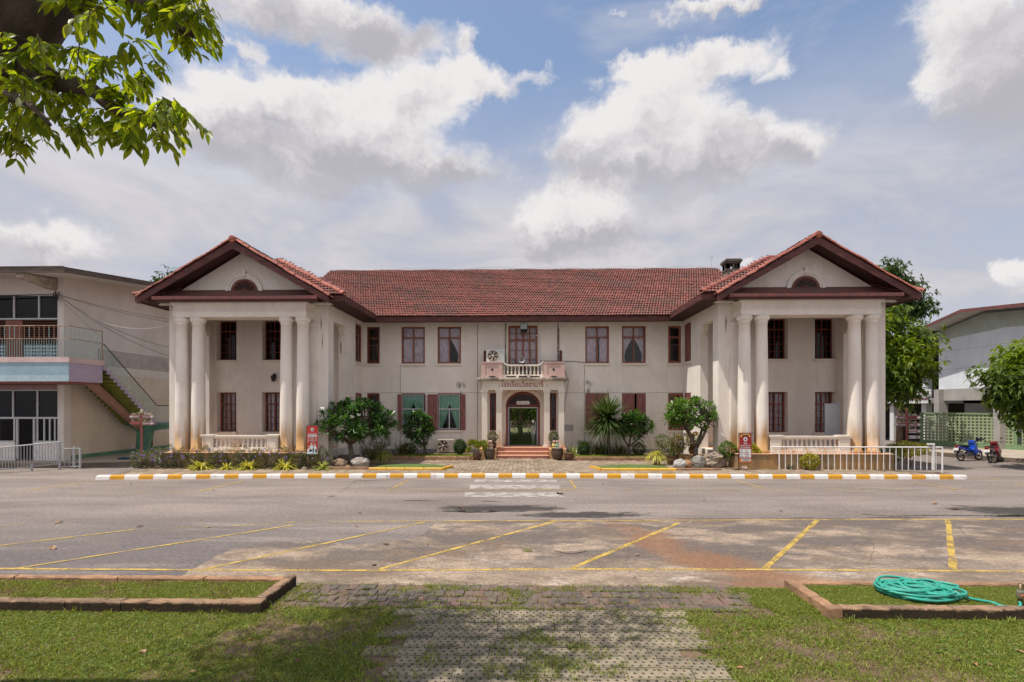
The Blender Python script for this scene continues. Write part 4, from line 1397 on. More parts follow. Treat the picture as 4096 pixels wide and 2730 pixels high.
for i in range(11):
    o = link('baluster', bm, rail)
    o.location = o.location + Vector((PC - 1.05 + 2.1 * i / 10, 28.99, 4.63))

# ---- loggia floor, entablature, columns, balustrade, pediment
def col_profile():
    P = [(.335, .80), (.345, .84), (.345, .89), (.32, .92), (.305, .945), (.30, .97)]
    for i in range(11):
        k = i / 10
        P.append((.300 - .055 * k ** 1.5, .97 + (6.62 - .97) * k))
    P += [(.27, 6.63), (.27, 6.66), (.25, 6.67), (.25, 6.71), (.29, 6.74), (.335, 6.80), (.345, 6.86), (.345, 6.955)]
    return P
colmesh = MB().lathe(col_profile(), n=28).mesh('column', M['column'], True)
balm = MB().lathe(baluster_prof(.40, .075), n=12).mesh('baluster', M['trim'], True)
for s in (-1, 1):
    def bx(mb, a, b2, *r):
        return mb.box(min(s * a, s * b2), max(s * a, s * b2), *r)
    p = MB()
    bx(p, 9.5, 16.25, 23.28, 27.5, .05, .78)
    p.obj('loggia_plinth', M['plinth'], BLD)
    p = MB()
    bx(p, 9.46, 16.29, 23.24, 27.5, .78, .80)
    p.obj('loggia_floor', M['nosing'], BLD)
    e = MB()
    bx(e, 9.78, 15.93, 23.60, 24.5, 6.96, 7.20)
    bx(e, 9.745, 15.965, 23.565, 24.5, 7.20, 7.245)
    bx(e, 9.80, 15.91, 23.62, 24.5, 7.245, 7.50)
    bx(e, 9.75, 15.96, 23.57, 24.5, 7.50, 7.545)
    bx(e, 9.69, 16.02, 23.51, 24.5, 7.545, 7.62)
    e.obj('entablature', M['column'], BLD)
    for xc in (10.04, 10.80, 14.92, 15.68):
        o = link('column', colmesh, BLD, label=None)
        o.location = o.location + Vector((s * xc, 23.90, 0))
    # pilasters with capitals on the wall ends
    for a, b2 in ((9.62, 9.96), (15.76, 16.08)):
        q = MB()
        bx(q, a, b2, 24.38, 24.499, .80, 6.5)
        bx(q, a - .03, b2 + .03, 24.34, 24.499, 6.5, 6.56)
        bx(q, a - .05, b2 + .05, 24.30, 24.499, 6.62, 6.75)
        bx(q, a - .02, b2 + .02, 24.35, 24.499, 6.56, 6.62)
        q.obj('pilaster', M['column'], BLD)
    # scrolled brackets under the lintels of the side openings
    for (xa, xb) in ((9.16, 9.44), (16.36, 16.64)):
        q = MB()
        bx(q, xa - .03, xb + .03, 26.72, 26.999, 6.93, 6.995)
        vs = [(26.76, 6.93), (26.999, 6.93), (26.999, 6.55), (26.93, 6.57), (26.86, 6.70), (26.78, 6.76)]
        q.prism_x(vs, min(s * xa, s * xb), max(s * xa, s * xb))
        q.obj('bracket', M['trim'], BLD)
    # balustrade between the column pairs
    b3 = MB()
    bx(b3, 11.58, 14.10, 23.66, 23.88, 1.42, 1.50)
    bx(b3, 11.58, 14.10, 23.63, 23.91, 1.50, 1.56)
    bx(b3, 11.58, 14.10, 23.66, 23.88, .93, 1.02)
    bx(b3, 11.06, 14.62, 23.58, 23.95, .80, .93)
    for a, b2 in ((11.10, 11.58), (14.10, 14.58)):
        bx(b3, a, b2, 23.62, 23.92, .93, 1.46)
        bx(b3, a + .07, b2 - .07, 23.605, 23.62, 1.0, 1.40)
        bx(b3, a - .04, b2 + .04, 23.58, 23.96, 1.46, 1.53)
        bx(b3, a - .06, b2 + .06, 23.56, 23.98, 1.53, 1.60)
    bl = b3.obj('balustrade', M['trim'], BLD)
    for i in range(12):
        o = link('baluster', balm, bl)
        o.location = o.location + Vector((s * (11.70 + 2.28 * i / 11), 23.77, 1.02))
    # pediment wall and its half-round window
    cx = s * 12.86
    MB().prism_y([(cx - 4.1, 7.62), (cx + 4.1, 7.62), (cx + .05, 10.06), (cx - .05, 10.06)], 24.1, 24.3).obj('pediment', M['wall'], BLD)
    aw = MB()
    n = 22
    zk, zs = .94, 8.23
    for (ra, rb_, yy) in ((.64, .74, -.05), (.74, .86, -.085)):
        for i in range(n):
            t0, t1 = math.pi * i / n, math.pi * (i + 1) / n
            aw.prism_y([(cx + rr * math.cos(tt), zs + rr * zk * math.sin(tt)) for rr, tt in ((ra, t0), (rb_, t0), (rb_, t1), (ra, t1))], 24.1 + yy, 24.099)
    for q in (-1, 1):
        a, b2 = sorted((cx + q * .64, cx + q * .86))
        aw.box(a, b2, 24.1 - .085, 24.099, zs - .13, zs)
    aw.box(cx - .90, cx + .90, 24.1 - .11, 24.099, zs - .20, zs - .12)
    aw.box(cx - .07, cx + .07, 24.1 - .12, 24.099, zs + .66, zs + .90).box(cx - .11, cx + .11, 24.1 - .125, 24.099, zs + .90, zs + .95)
    aw.obj('arch_moulding', M['wall'], BLD)
    fw_ = MB()
    n = 16
    for i in range(n):
        t0, t1 = math.pi * i / n, math.pi * (i + 1) / n
        for ra, rb_ in ((.53, .64), (.13, .19)):
            fw_.prism_y([(cx + rr * math.cos(tt), zs - .08 + rr * math.sin(tt)) for rr, tt in ((ra, t0), (rb_, t0), (rb_, t1), (ra, t1))], 24.06, 24.09)
    fw_.box(cx - .64, cx + .64, 24.055, 24.09, zs - .12, zs - .05)
    for i in range(1, 8):
        t = math.pi * i / 8
        fw_.tube([(cx + .15 * math.cos(t), 24.07, zs - .08 + .15 * math.sin(t)), (cx + .56 * math.cos(t), 24.07, zs - .08 + .56 * math.sin(t))], .016, 4)
        t2 = math.pi * (i - .5) / 8
    for i in range(8):
        t0, t1 = math.pi * i / 8, math.pi * (i + 1) / 8
        tm = (t0 + t1) / 2
        fw_.tube([(cx + .50 * math.cos(t0), 24.07, zs - .08 + .50 * math.sin(t0)), (cx + .41 * math.cos(tm), 24.07, zs - .08 + .41 * math.sin(tm)), (cx + .50 * math.cos(t1), 24.07, zs - .08 + .50 * math.sin(t1))], .015, 4)
    fo = fw_.obj('fanlight', M['dframe'], BLD)
    MB().prism_y([(cx + .55 * math.cos(math.pi * i / n), zs - .08 + .55 * math.sin(math.pi * i / n)) for i in range(n + 1)], 24.085, 24.0875).obj('pane', M['darkglass'], fo)
    g2 = MB()
    bx(g2, 9.05, 16.5, 23.02, 23.20, 7.655, 7.80)
    g2.obj('gutter', M['gutter'], BLD)
    g2 = MB()
    bx(g2, 9.2, 16.4, 23.20, 24.09, 7.70, 7.76)
    bx(g2, 9.15, 16.45, 23.16, 23.5, 7.61, 7.70)
    g2.obj('soffit', M['maroon'], BLD)

# string course lines, pipes and cables on the main front
thin = mat('plaster_ridge', (0.40, 0.34, 0.28), (0.33, 0.28, 0.23), 4, 0.9)
for (a, b2) in ((-9.1, -7.05), (-7.05, -2.26), (2.36, 9.1)):
    MB().box(a, b2, F - .008, F - .001, 3.655, 3.675).obj('plaster_joint', thin, BLD)
pipe_m = mat('stained_downpipe', (0.36, 0.30, 0.25), (0.12, 0.10, 0.085), 5, 0.7, stretch=(1, 1, .6))
def pipe(x, z0, z1, r=.022, Y=F - .03, mt=None, name='pipe'):
    return MB().tube([(x, Y, z0), (x, Y, z1)], r, 6).obj(name, mt or pipe_m, BLD)
pipe(at(1910, 0, 29.97)[0], .5, 7.6, .012)
pipe(at(1605, 0, 29.97)[0] - .05, .5, 5.2, .010)
pipe(at(2340, 0, 29.97)[0] - .03, .5, 5.2, .010)
pipe(at(2022, 0, 29.9)[0], 5.2, 7.62, .03)
pipe(at(2232, 0, 29.9)[0], 5.2, 7.62, .035)
pipe(at(2235, 0, 29.9)[0], 5.2, 7.3, .03, F - .06)
wp = MB()
xw = at(2158, 0, 29.9)[0]
wp.tube([(xw - .22, F - .05, 6.92), (xw - .05, F - .05, 6.93), (xw, F - .05, 6.88), (xw, F - .05, 5.3)], .035, 6)
wp.obj('pipe', M['white'], BLD)
blk = M['black']
cb = MB()
cb.tube([(at(x, y, 29.9)[0], F - .04, at(x, y, 29.9)[1]) for x, y in ((2255, 1455), (2262, 1490), (2275, 1525), (2262, 1600), (2255, 1675))], .012, 5)
cb.tube([(at(x, y, 29.9)[0], F - .04, at(x, y, 29.9)[1]) for x, y in ((2160, 1444), (2230, 1445), (2290, 1446), (2340, 1450))], .014, 5)
cb.tube([(at(x, y, 29.9)[0], F - .06, at(x, y, 29.9)[1]) for x, y in ((2106, 1325), (2112, 1370), (2128, 1430), (2140, 1452))], .008, 5)
cb.obj('cable', mat('old_cable', (.10, .085, .075), None, 5, .7), BLD)
# ---- roof
ROOF = MB()
def sl_poly(*pts): ROOF.poly(list(pts))
HX0, HX1, HY, HZ, TY, TZ = 12.86 - 4.83, 12.86 + 4.83, 23.58, 7.94, 27.4, 10.56
EY, EZ, RY, RZ = 28.68, 7.83, 36.0, 12.20
SL = (RZ - EZ) / (RY - EY)
sl_poly((-13.25, EY, EZ - .03), (13.25, EY, EZ - .03), (13.25, RY, RZ - .03), (-13.25, RY, RZ - .03))
sl_poly((-13.25, RY, RZ - .03), (13.25, RY, RZ - .03), (13.25, 43.3, EZ - .03), (-13.25, 43.3, EZ - .03))
GZ, GD, GE = 10.28, .585, 4.27
for s in (-1, 1):
    c = s * 12.86
    a, b2 = s * HX0, s * HX1
    sl_poly((a, HY, HZ), (b2, HY, HZ), (c, TY, TZ))
    sl_poly((a, HY, HZ), (c, TY, TZ), (c, 41, TZ), (a, 41, HZ))
    sl_poly((b2, HY, HZ), (b2, 41, HZ), (c, 41, TZ), (c, TY, TZ))
    for q in (-1, 1):
        sl_poly((c, 23.03, GZ), (c, 27.2, GZ), (c + q * GE, 24.6, GZ - GD * GE), (c + q * GE, 23.03, GZ - GD * GE))
ro = ROOF.obj('roof', M['tile'], BLD)
under = MB()
for s in (-1, 1):
    c = s * 12.86
    for q in (-1, 1):
        under.poly([(c, 23.06, GZ - .10), (c, 26.8, GZ - .10), (c + q * 4.2, 26.8, GZ - GD * 4.2 - .10), (c + q * 4.2, 23.06, GZ - GD * 4.2 - .10)])
    a, b2 = sorted((s * 8.06, s * 17.66))
    under.box(a, b2, 24.49, 41, 7.70, 7.74)
    for xa, xb in ((8.06, 9.75), (15.95, 17.66)):
        xa, xb = sorted((s * xa, s * xb))
        under.box(xa, xb, 23.64, 24.49, 7.70, 7.74)
under.box(-8.05, 8.05, 28.76, 43, 7.69, 7.73)
under.obj('soffit', M['soffit'], BLD)
fa = MB()
fa.box(-8.03, 8.03, 28.70, 28.75, 7.53, 7.80)
for s in (-1, 1):
    def bx(a, b2, *r): fa.box(min(s * a, s * b2), max(s * a, s * b2), *r)
    bx(8.035, 8.085, 23.62, 28.75, 7.66, 7.92)
    bx(17.64, 17.69, 23.62, 41, 7.66, 7.92)
    bx(8.04, 9.3, 23.60, 23.65, 7.66, 7.91)
    bx(16.4, 17.68, 23.60, 23.65, 7.66, 7.91)
fa.obj('fascia', M['maroon'], BLD)
for s in (-1, 1):
    c = s * 12.86
    for q in (-1, 1):
        bb = MB().prism_y([(c, GZ - .02), (c + q * 4.33, GZ - GD * 4.33 - .02), (c + q * 4.33, GZ - GD * 4.33 - .28), (c, GZ - .36)], 23.05, 23.11)
        bb.obj('bargeboard', M['maroon'], BLD)

def tile_shape(w_=.157, L=.36):
    mb = MB()
    nx = 4
    vs = []
    for j, (v, lift) in enumerate(((0, .055), (L, 0.0))):
        for i in range(nx + 1):
            u = i / nx
            z = .022 * math.sin(2 * math.pi * u - 1.2) + lift
            vs.append((w_ * u - w_ / 2, v + (-0.022 * math.sin(2 * math.pi * u - 1.2) if j == 0 else 0), z))
    for i in range(nx + 1):
        x, y, z = vs[i]
        vs.append((x, y + .01, z - .042))
    fs = [(i, i + 1, i + nx + 2, i + nx + 1) for i in range(nx)]
    fs += [(2 * (nx + 1) + i, 2 * (nx + 1) + i + 1, i + 1, i) for i in range(nx)]
    return mb.add(vs, fs)
TS = tile_shape()
tmesh = TS.mesh('tile', M['tile'], False)
placed = []
def tile_field(org, u, v, n_u, n_v, keep, w_=.155, ex=.285):
    u, v = Vector(u).normalized(), Vector(v).normalized()
    n = u.cross(v)
    for j in range(n_v):
        for i in range(n_u):
            p = Vector(org) + u * (w_ * (i + .5 + .5 * (j % 2))) + v * (ex * j) + n * .03
            if keep(p): placed.append((p, u, v, n))
vC = Vector((0, 1, SL)).normalized()
tile_field((-13.25, EY - .05, EZ - .03), (1, 0, 0), vC, 170, 30,
           lambda p: p.z > HZ + (TZ - HZ) / 4.83 * (min(abs(p.x), 12.86) - 8.03) - .22 if abs(p.x) > 8.03 else True)
for s in (-1, 1):
    c = s * 12.86
    vh = Vector((0, TY - HY, TZ - HZ))
    tile_field((c - 4.83, HY - .05, HZ), (1, 0, 0), vh, 63, 17,
               lambda p, c=c: abs(p.x - c) < 4.83 * (1 - (p.y - HY) / (TY - HY)) + .08 and p.z > GZ - GD * abs(p.x - c) - .30)
    for q in (-1, 1):
        # slopes of the gable, up to where they run into the hip behind
        vg = Vector((-q, 0, GD))
        tile_field((c + q * (GE + .03), 23.08 if q > 0 else 26.6, GZ - GD * GE - .02), (0, q, 0), vg, 23, 18,
                   lambda p, c=c: p.z > HZ + (TZ - HZ) / (TY - HY) * (p.y - HY) - .25)
camv = Vector((CAM_X, 0, CAM_H))
def seen_area(t):
    p, u, v, n = t
    d = camv - p
    return max(0.0, n.dot(d.normalized())) / d.length_squared
placed.sort(key=seen_area, reverse=True)
rest = MB()
r_ = random.Random(77)
for k, (p, u, v, n) in enumerate(placed):
    m4 = Matrix((u, v, n)).transposed().to_4x4()
    m4.translation = p + n * (r_.uniform(-.006, .009) + .018 * math.sin(p.x * .9 + p.y * 1.7) * math.sin(p.y * 1.3)) + u * r_.uniform(-.008, .008) + v * r_.uniform(-.012, .008)
    if k < 230:
        o = link('tile', tmesh, ro)
        o.matrix_basis = Matrix.Translation(o.location) @ m4
    else:
        rest.add([m4 @ Vector(q) for q in TS.v], TS.f)
rest.obj('roof_tiles', M['tile'], ro, kind='stuff')

def cap_mesh(r0, r1, L, name, mt):
    """tapered half-round cap tile along +x, the wide open end at x=0"""
    mb = MB()
    n = 8
    vs = []
    for (x, r) in ((0, r0), (L, r1)):
        for i in range(n + 1):
            a = math.pi * i / n
            vs.append((x, r * math.cos(a), r * math.sin(a)))
    for i in range(n + 1):
        a = math.pi * i / n
        vs.append((0, (r0 - .022) * math.cos(a), (r0 - .022) * math.sin(a)))
    m_ = n + 1
    fs = [(i, i + 1, m_ + i + 1, m_ + i) for i in range(n)] + [(2 * m_ + i, 2 * m_ + i + 1, i + 1, i) for i in range(n)]
    return mb.add(vs, fs).mesh(name, mt, False)
rmesh = cap_mesh(.115, .10, .40, 'ridge_tile', M['ridge'])
def caps(p0, p1, step, up=(0, 0, 1), k=1.0):
    p0, p1 = Vector(p0), Vector(p1)
    t = (p1 - p0).normalized()
    n = int((p1 - p0).length / step)
    up = Vector(up)
    b_ = up.cross(t).normalized()
    n_ = t.cross(b_)
    for i in range(n):
        o = link('ridge_tile', rmesh, ro)
        m4 = Matrix((t, b_, n_)).transposed().to_4x4() @ Matrix.Diagonal((k, k, k, 1))
        m4.translation = p0 + t * step * i + n_ * .015 * math.sin(i * .9) + b_ * .01 * math.sin(i * 2.3)
        o.matrix_basis = Matrix.Translation(o.location) @ m4
for s in (-1, 1):
    c = s * 12.86
    caps((s * (HX0 - .02), HY - .04, HZ + .02), (c, TY, TZ + .06), .34, k=1.12)
    caps((s * (HX1 + .02), HY - .04, HZ + .02), (s * (HX1 - 1.2), HY + .95, HZ + .66), .34, k=1.12)
    for q in (-1, 1):
        caps((c + q * (GE + .06), 23.10, GZ - GD * (GE + .06) + .03), (c + q * .05, 23.10, GZ + .03), .30, k=1.05)
    MB().lathe([(.10, 0), (.15, .03), (.16, .10), (.13, .22), (.06, .30)], 0, 0, 14)
    a = MB()
    a.tube([(c, 22.98, GZ + .05), (c, 23.02, GZ + .05), (c, 23.3, GZ + .05), (c, 23.5, GZ + .03)], [.14, .165, .15, .12], 14)
    a.obj('ridge_cap', M['ridge'], ro, smooth=False)
ridge_m = mat('weathered_ridge', (0.20, 0.085, 0.065), (0.13, 0.08, 0.07), 3, .75, .2, 30, rnd=.2)
rmesh2 = cap_mesh(.10, .085, .47, 'ridge_tile', ridge_m)
rmesh_keep, rmesh = rmesh, rmesh2
caps((-13.28, RY, RZ + .0), (13.28, RY, RZ + .0), .44)
caps((-13.26, EY + 2.6, EZ + 2.6 * SL + .03), (-13.26, RY, RZ), .42)
caps((13.26, EY + 2.6, EZ + 2.6 * SL + .03), (13.26, RY, RZ), .42)
rmesh = rmesh_keep
ch = MB()
chm = plaster('sooty_chimney', (0.16, 0.14, 0.12), (0.07, 0.062, 0.055), 0, .3, 1.5)
cx, cy = 13.0, 33.0
ch.box(cx - .47, cx + .47, cy - .47, cy + .47, 9.6, 11.35)
for a in (-.40, 0, .40):
    ch.box(cx + a - .07, cx + a + .07, cy - .47, cy - .33, 11.35, 11.68).box(cx + a - .07, cx + a + .07, cy + .33, cy + .47, 11.35, 11.68)
    ch.box(cx - .47, cx - .33, cy + a - .07, cy + a + .07, 11.351, 11.679)
    ch.box(cx + .33, cx + .47, cy + a - .07, cy + a + .07, 11.351, 11.679)
ch.box(cx - .52, cx + .52, cy - .52, cy + .52, 11.68, 11.78).box(cx - .60, cx + .60, cy - .60, cy + .60, 11.78, 11.90).box(cx - .54, cx + .54, cy - .54, cy + .54, 11.90, 11.96)
ch.box(cx - .52, cx + .52, cy - .52, cy + .52, 11.27, 11.34)
ch.v = [((x - cx) * .84 + cx, (y - cy) * .84 + cy, z) for x, y, z in ch.v]
ch.obj('chimney', chm, ro)

# ---------------------------------------------------------------- flat lettering (converted to meshes in one go)
TEXTS = []
def text(body, size, mt, parent, loc, rot=(R(90), 0, 0), width=None, ext=0.002, bold=0.0, shear=0.0, name='lettering', tall=1.0):
    c = bpy.data.curves.new(name, 'FONT')
    c.body = body
    c.size = size
    c.align_x = 'CENTER'
    c.extrude = ext
    c.offset = bold
    c.shear = shear
    c.resolution_u = 3
    o = bpy.data.objects.new(name, c)
    COL.objects.link(o)
    TEXTS.append((o, mt, parent, loc, rot, width, tall))
def bake_texts():
    dg = bpy.context.evaluated_depsgraph_get()
    made = []
    for (o, *_) in TEXTS:
        me = bpy.data.meshes.new_from_object(o.evaluated_get(dg))
        made.append(me)
    for (o, mt, parent, loc, rot, width, tall), me in zip(TEXTS, made):
        me.materials.clear()
        me.materials.append(mt)
        n = o.name.split('.')[0]
        xs = [v.co.x for v in me.vertices]
        k = 1.0
        if width and xs: k = width / (max(xs) - min(xs))
        bpy.data.objects.remove(o)
        me.name = n
        q = bpy.data.objects.new(n, me)
        COL.objects.link(q)
        q.parent = parent
        q.location = Vector(loc) - origin(parent)
        q.rotation_euler = rot
        q.scale = (k, k * tall, k)

# the school's name over the porch, with its two rosettes
xa, za = at(2006, 1548, 28.84)
xb, _ = at(2174, 1548, 28.84)
text('โรงเรียนวิชชานารี', 0.36, M['redtext'], BLD, ((xa + xb) / 2, Yp - .004, za), width=xb - xa, bold=.004, tall=1.2)
for px in (1998, 2188):
    x, z = at(px, 1544, 28.84)
    rs = MB()
    for k in range(6):
        a = math.pi * k / 3
        rs.prism_y([(x + .02 * math.cos(a) + .018 * math.cos(t), z + .02 * math.sin(a) + .018 * math.sin(t)) for t in [math.pi * i / 3 for i in range(6)]], Yp - .006 - .0002 * k, Yp + .005)
    rs.obj('rosette', M['redtext'], BLD)
sg = thing('door_sign', 'white pointed sign board hanging over the entrance door', 'sign', (PC, F + .1, 2.9))
x0, z0 = at(1800 + 638 * .4147, 1250 + 890 * .4147, 30)
x1, z1 = at(1800 + 772 * .4147, 1250 + 856 * .4147, 30)
zm = (z0 + z1) / 2
MB().prism_y([(x0, zm), (x0 + .07, z0), (x1 - .07, z0), (x1, zm), (x1 - .07, z1), (x0 + .07, z1)], F + .06, F + .08).obj('board', M['white'], sg)
text('ตึกอำนวยการ', 0.17, M['black'], sg, ((x0 + x1) / 2, F + .056, zm - .06), width=(x1 - x0) * .66)
pq = thing('wall_plaque', 'small grey marble plaque on the wall right of the porch', 'plaque', (2.65, F, 2.0))
x0, z0 = at(2255, 1724, 30)
x1, z1 = at(2293, 1699, 30)
MB().bbox(x0, x1, F - .03, F - .001, z0, z1, .004).obj('slab', mat('grey_marble', (.42, .40, .39), (.33, .31, .31), 6, .4), pq)

# ---------------------------------------------------------------- left building with balcony and outside stair
lw = plaster('left_building_plaster', (0.68, 0.63, 0.58), (0.62, 0.565, 0.51), 0.0, .4, .7)
lwd = plaster('left_building_lower_plaster', (0.64, 0.55, 0.46), (0.57, 0.48, 0.39), 0.3, .8, .8)
blue = mat('pale_blue_panel', (0.42, 0.55, 0.60), (0.37, 0.48, 0.53), 1.5, .8, .1)
blued = mat('powder_blue_panel', (0.30, 0.42, 0.49), (0.27, 0.38, 0.44), 1.5, .8, .1)
lilac = mat('lilac_panel', (0.42, 0.35, 0.45), (0.38, 0.32, 0.41), 1.5, .8, .1)
pinkc = mat('faded_pink_coping', (0.62, 0.47, 0.44), (0.52, 0.38, 0.35), 1.5, .8, .2)
mauve = mat('mauve_beam', (0.34, 0.23, 0.23), (0.30, 0.20, 0.20), 1.5, .8)
redc = mat('red_soffit', (0.28, 0.10, 0.085), (0.24, 0.085, 0.075), 1.5, .8)
mint = mat('mint_railing_paint', (0.36, 0.52, 0.47), (0.28, 0.40, 0.36), 4, .55)
rusty = mat('rusty_railing', (0.40, 0.26, 0.17), (0.25, 0.13, 0.085), 4, .75, lo=.4, hi=.6)
treadg = mat('olive_green_stair', (0.235, 0.25, 0.045), (0.20, 0.21, 0.04), 2, .75, .1)
strp = mat('dusty_pink_stringer', (0.42, 0.24, 0.20), (0.36, 0.20, 0.17), 2, .8, .1)
greenp = mat('jade_green_paint', (0.115, 0.25, 0.175), (0.09, 0.20, 0.14), 2, .7, .1)
roofm = mat('weathered_fascia_board', (0.085, 0.062, 0.050), (0.14, 0.105, 0.085), 3, .85, .3, stretch=(.4, .4, 3))
soffw = mat('white_soffit_sheet', (0.60, 0.57, 0.53), (0.52, 0.49, 0.45), 2, .85)
louv = mat('brown_louvre', (0.15, 0.062, 0.045), (0.115, 0.048, 0.036), 3, .7)
LB = thing('side_building', 'pastel painted two-storey school block with balcony and outside stair at the left', 'school building', (-26, 25.2, 0))
LX, LF = -22.40, 25.2
wl2 = MB()
wl2.box(LX - .25, LX, LF, 44, .2, 4.6)
up = MB()
up.prism_x([(LF, 4.6), (44, 4.6), (44, 9.0), (29.6, 9.72), (LF, 9.22)], LX - .25, LX)
up.box(LX - .30, LX + .012, LF - .05, LF + .35, .2, 9.2)
up.box(-45, LX - .3, LF, LF + .25, 8.37, 9.3)
up.box(-45, LX, 43.8, 44, 0, 9)
up.obj('wall', lw, LB)
wl2.obj('wall', lwd, LB)
MB().box(LX, LX + .012, LF + .35, 44, .24, .44).obj('skirting', greenp, LB)
for z in (3.25, 2.05):
    MB().box(LX, LX + .004, LF + .9, 40, z, z + .012).obj('plaster_joint', thin, LB)
for z, y0 in ((5.05, 27.2), (5.9, 27.2)):
    MB().box(LX, LX + .005, y0, 40, z, z + .02).obj('plaster_joint', thin, LB)
MB().box(LX, LX + .003, 27.2, 40, 5.07, 5.9).obj('paint_band', mat('greyer_band', (.46, .41, .385), None, 2, .85), LB)
# front: upper floor windows, louvres and door
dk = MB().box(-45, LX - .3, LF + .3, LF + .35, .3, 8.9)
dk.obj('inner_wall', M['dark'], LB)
wf = MB()
wx = [LX - .28, -23.78, -25.04, -26.3]
for x in wx:
    wf.box(x - .035, x + .035, LF + .10, LF + .18, 7.2, 8.37)
wf.box(-26.4, LX - .28, LF + .09, LF + .19, 7.16, 7.23).box(-26.4, LX - .28, LF + .09, LF + .19, 8.33, 8.38)
w_ = wf.obj('window', M['alu'], LB)
for a, b2 in zip(wx[1:], wx):
    MB().quad((a, LF + .15, 7.2), (b2, LF + .15, 7.2), (b2, LF + .15, 8.36), (a, LF + .15, 8.36)).obj('pane', M['darkglass'], w_)
for x0, x1 in ((-26.4, -25.45), (-24.5, LX - .29)):
    n = 11
    for i in range(n):
        z = 5.95 + (7.1 - 5.95) * i / (n - 1)
        lv = MB()
        lv.add([(x0, LF + .05, z), (x1, LF + .05, z), (x1, LF + .17, z + .07), (x0, LF + .17, z + .07), (x0, LF + .05, z - .012), (x1, LF + .05, z - .012), (x1, LF + .17, z + .058), (x0, LF + .17, z + .058)],
               [(0, 1, 2, 3), (4, 7, 6, 5), (0, 4, 5, 1), (3, 2, 6, 7)])
        lv.obj('louvre_slat', louv, LB)
    vb = MB()
    # pale blue pierced block panel below the louvres
    for q in range(5):
        vb.box(x0, x1, LF + .08, LF + .16, 5.1 + .17 * q, 5.1 + .17 * q + .085)
    nx = int((x1 - x0) / .16)
    for q in range(nx + 1):
        vb.box(x0 + (x1 - x0) * q / nx - .025, x0 + (x1 - x0) * q / nx + .025, LF + .09, LF + .15, 5.1, 5.95)
    vb.obj('pierced_panel', blue, LB)
MB().bbox(-25.4, -24.55, LF + .04, LF + .09, 5.1, 7.12, .01).obj('door', mat('brown_door', (.21, .085, .06), None, 2, .6), LB)
# ground floor
gfm = MB()
gx = [LX - .34, -23.86, -25.09, -26.4]
for x in gx:
    gfm.box(x - .035, x + .035, LF + .10, LF + .18, 2.32, 3.68)
gfm.box(-28, LX - .34, LF + .09, LF + .19, 2.27, 2.36).box(-28, LX - .34, LF + .09, LF + .19, 3.65, 3.70)
gfm.box(-23.93, LX - .34, LF + .09, LF + .19, 1.12, 1.19)
for x in (LX - .34, -22.96 - .02, -23.24, -23.52, -23.86):
    gfm.box(x - .03, x + .03, LF + .10, LF + .18, 1.15, 2.3)
gfm.box(-24.90, -24.82, LF + .08, LF + .18, .3, 2.3).box(-24.06, -23.98, LF + .08, LF + .18, .3, 2.3)
gfm.box(-25.75, -24.98, LF + .09, LF + .19, 1.12, 1.19).box(-25.06, -24.98, LF + .1, LF + .18, 1.15, 2.3)
w_ = gfm.obj('window', M['alu'], LB)
for (a, b2, z0, z1) in [(gx[1], gx[0], 2.34, 3.67), (gx[2], gx[1], 2.34, 3.67), (gx[3], gx[2], 2.34, 3.67), (-23.86, gx[0], 1.17, 2.28), (-24.82, -24.06, .9, 2.28), (-25.75, -25.0, 1.17, 2.28)]:
    MB().quad((a, LF + .15, z0), (b2, LF + .15, z0), (b2, LF + .15, z1), (a, LF + .15, z1)).obj('pane', M['darkglass'], w_)
MB().box(-23.95, LX - .3, LF + .04, LF + .12, .2, 1.12).box(-28, -24.95, LF + .04, LF + .12, .2, 1.12).obj('apron_wall', M['kwhite'], LB)
MB().box(-45, LX - .31, LF - .02, LF + .24, 3.70, 3.92).obj('beam', mauve, LB)
# balcony
BX, BF, BB = -20.50, 23.3, 25.2
MB().box(-45, BX, BF, BF + .12, 4.02, 4.30).obj('balcony_panel', blue, LB)
MB().box(-45, BX, BF, BF + .12, 4.30, 4.88).obj('balcony_panel', blued, LB)
MB().box(BX - .12, BX + .003, BF + .003, BB, 4.02, 4.88).obj('balcony_panel', lilac, LB)
MB().box(-45, BX + .03, BF - .03, BF + .22, 4.88, 5.12).box(BX - .2, BX + .03, BF + .22, BB + .1, 4.88, 5.12).obj('coping', pinkc, LB)
MB().box(-45, BX - .12, BF + .12, LF, 4.60, 4.75).obj('balcony_floor', redc, LB)
MB().box(-45, BX - .12, BF + .12, LF - .02, 3.94, 4.02).obj('soffit', redc, LB)
MB().box(LX, BX - .01, 24.9, BB, 4.1, 4.95).obj('balcony_beam', lilac, LB)
rail = MB()
rail.tube([(-45, BF + .06, 6.55), (BX - .05, BF + .06, 6.55), (BX - .05, BB + .05, 6.55), (BX - .05, BB + .05, 5.12)], .022, 6)
rail.tube([(-45, BF + .06, 5.97), (BX - .05, BF + .06, 5.97), (BX - .05, BB + .05, 5.97)], .016, 5)
rail = rail.obj('railing', rusty, LB)
b1 = MB().tube([(0, 0, 5.12), (0, 0, 5.97)], .011, 5).mesh('railing_bar', mint)
b2m = MB().tube([(0, 0, 5.97), (0, 0, 6.55)], .014, 5).mesh('railing_bar', rusty)
b3m = MB().tube([(0, 0, 5.97), (0, 0, 6.55)], .014, 5).mesh('railing_bar', mint)
for i in range(50):
    x = BX - .05 - .115 * i
    o = link('railing_bar', b1, rail)
    o.location += Vector((x, BF + .06, 0))
    if i % 2 == 0:
        o = link('railing_bar', b2m if 2 < i < 22 and i % 8 else b3m, rail)
        o.location += Vector((x, BF + .06, 0))
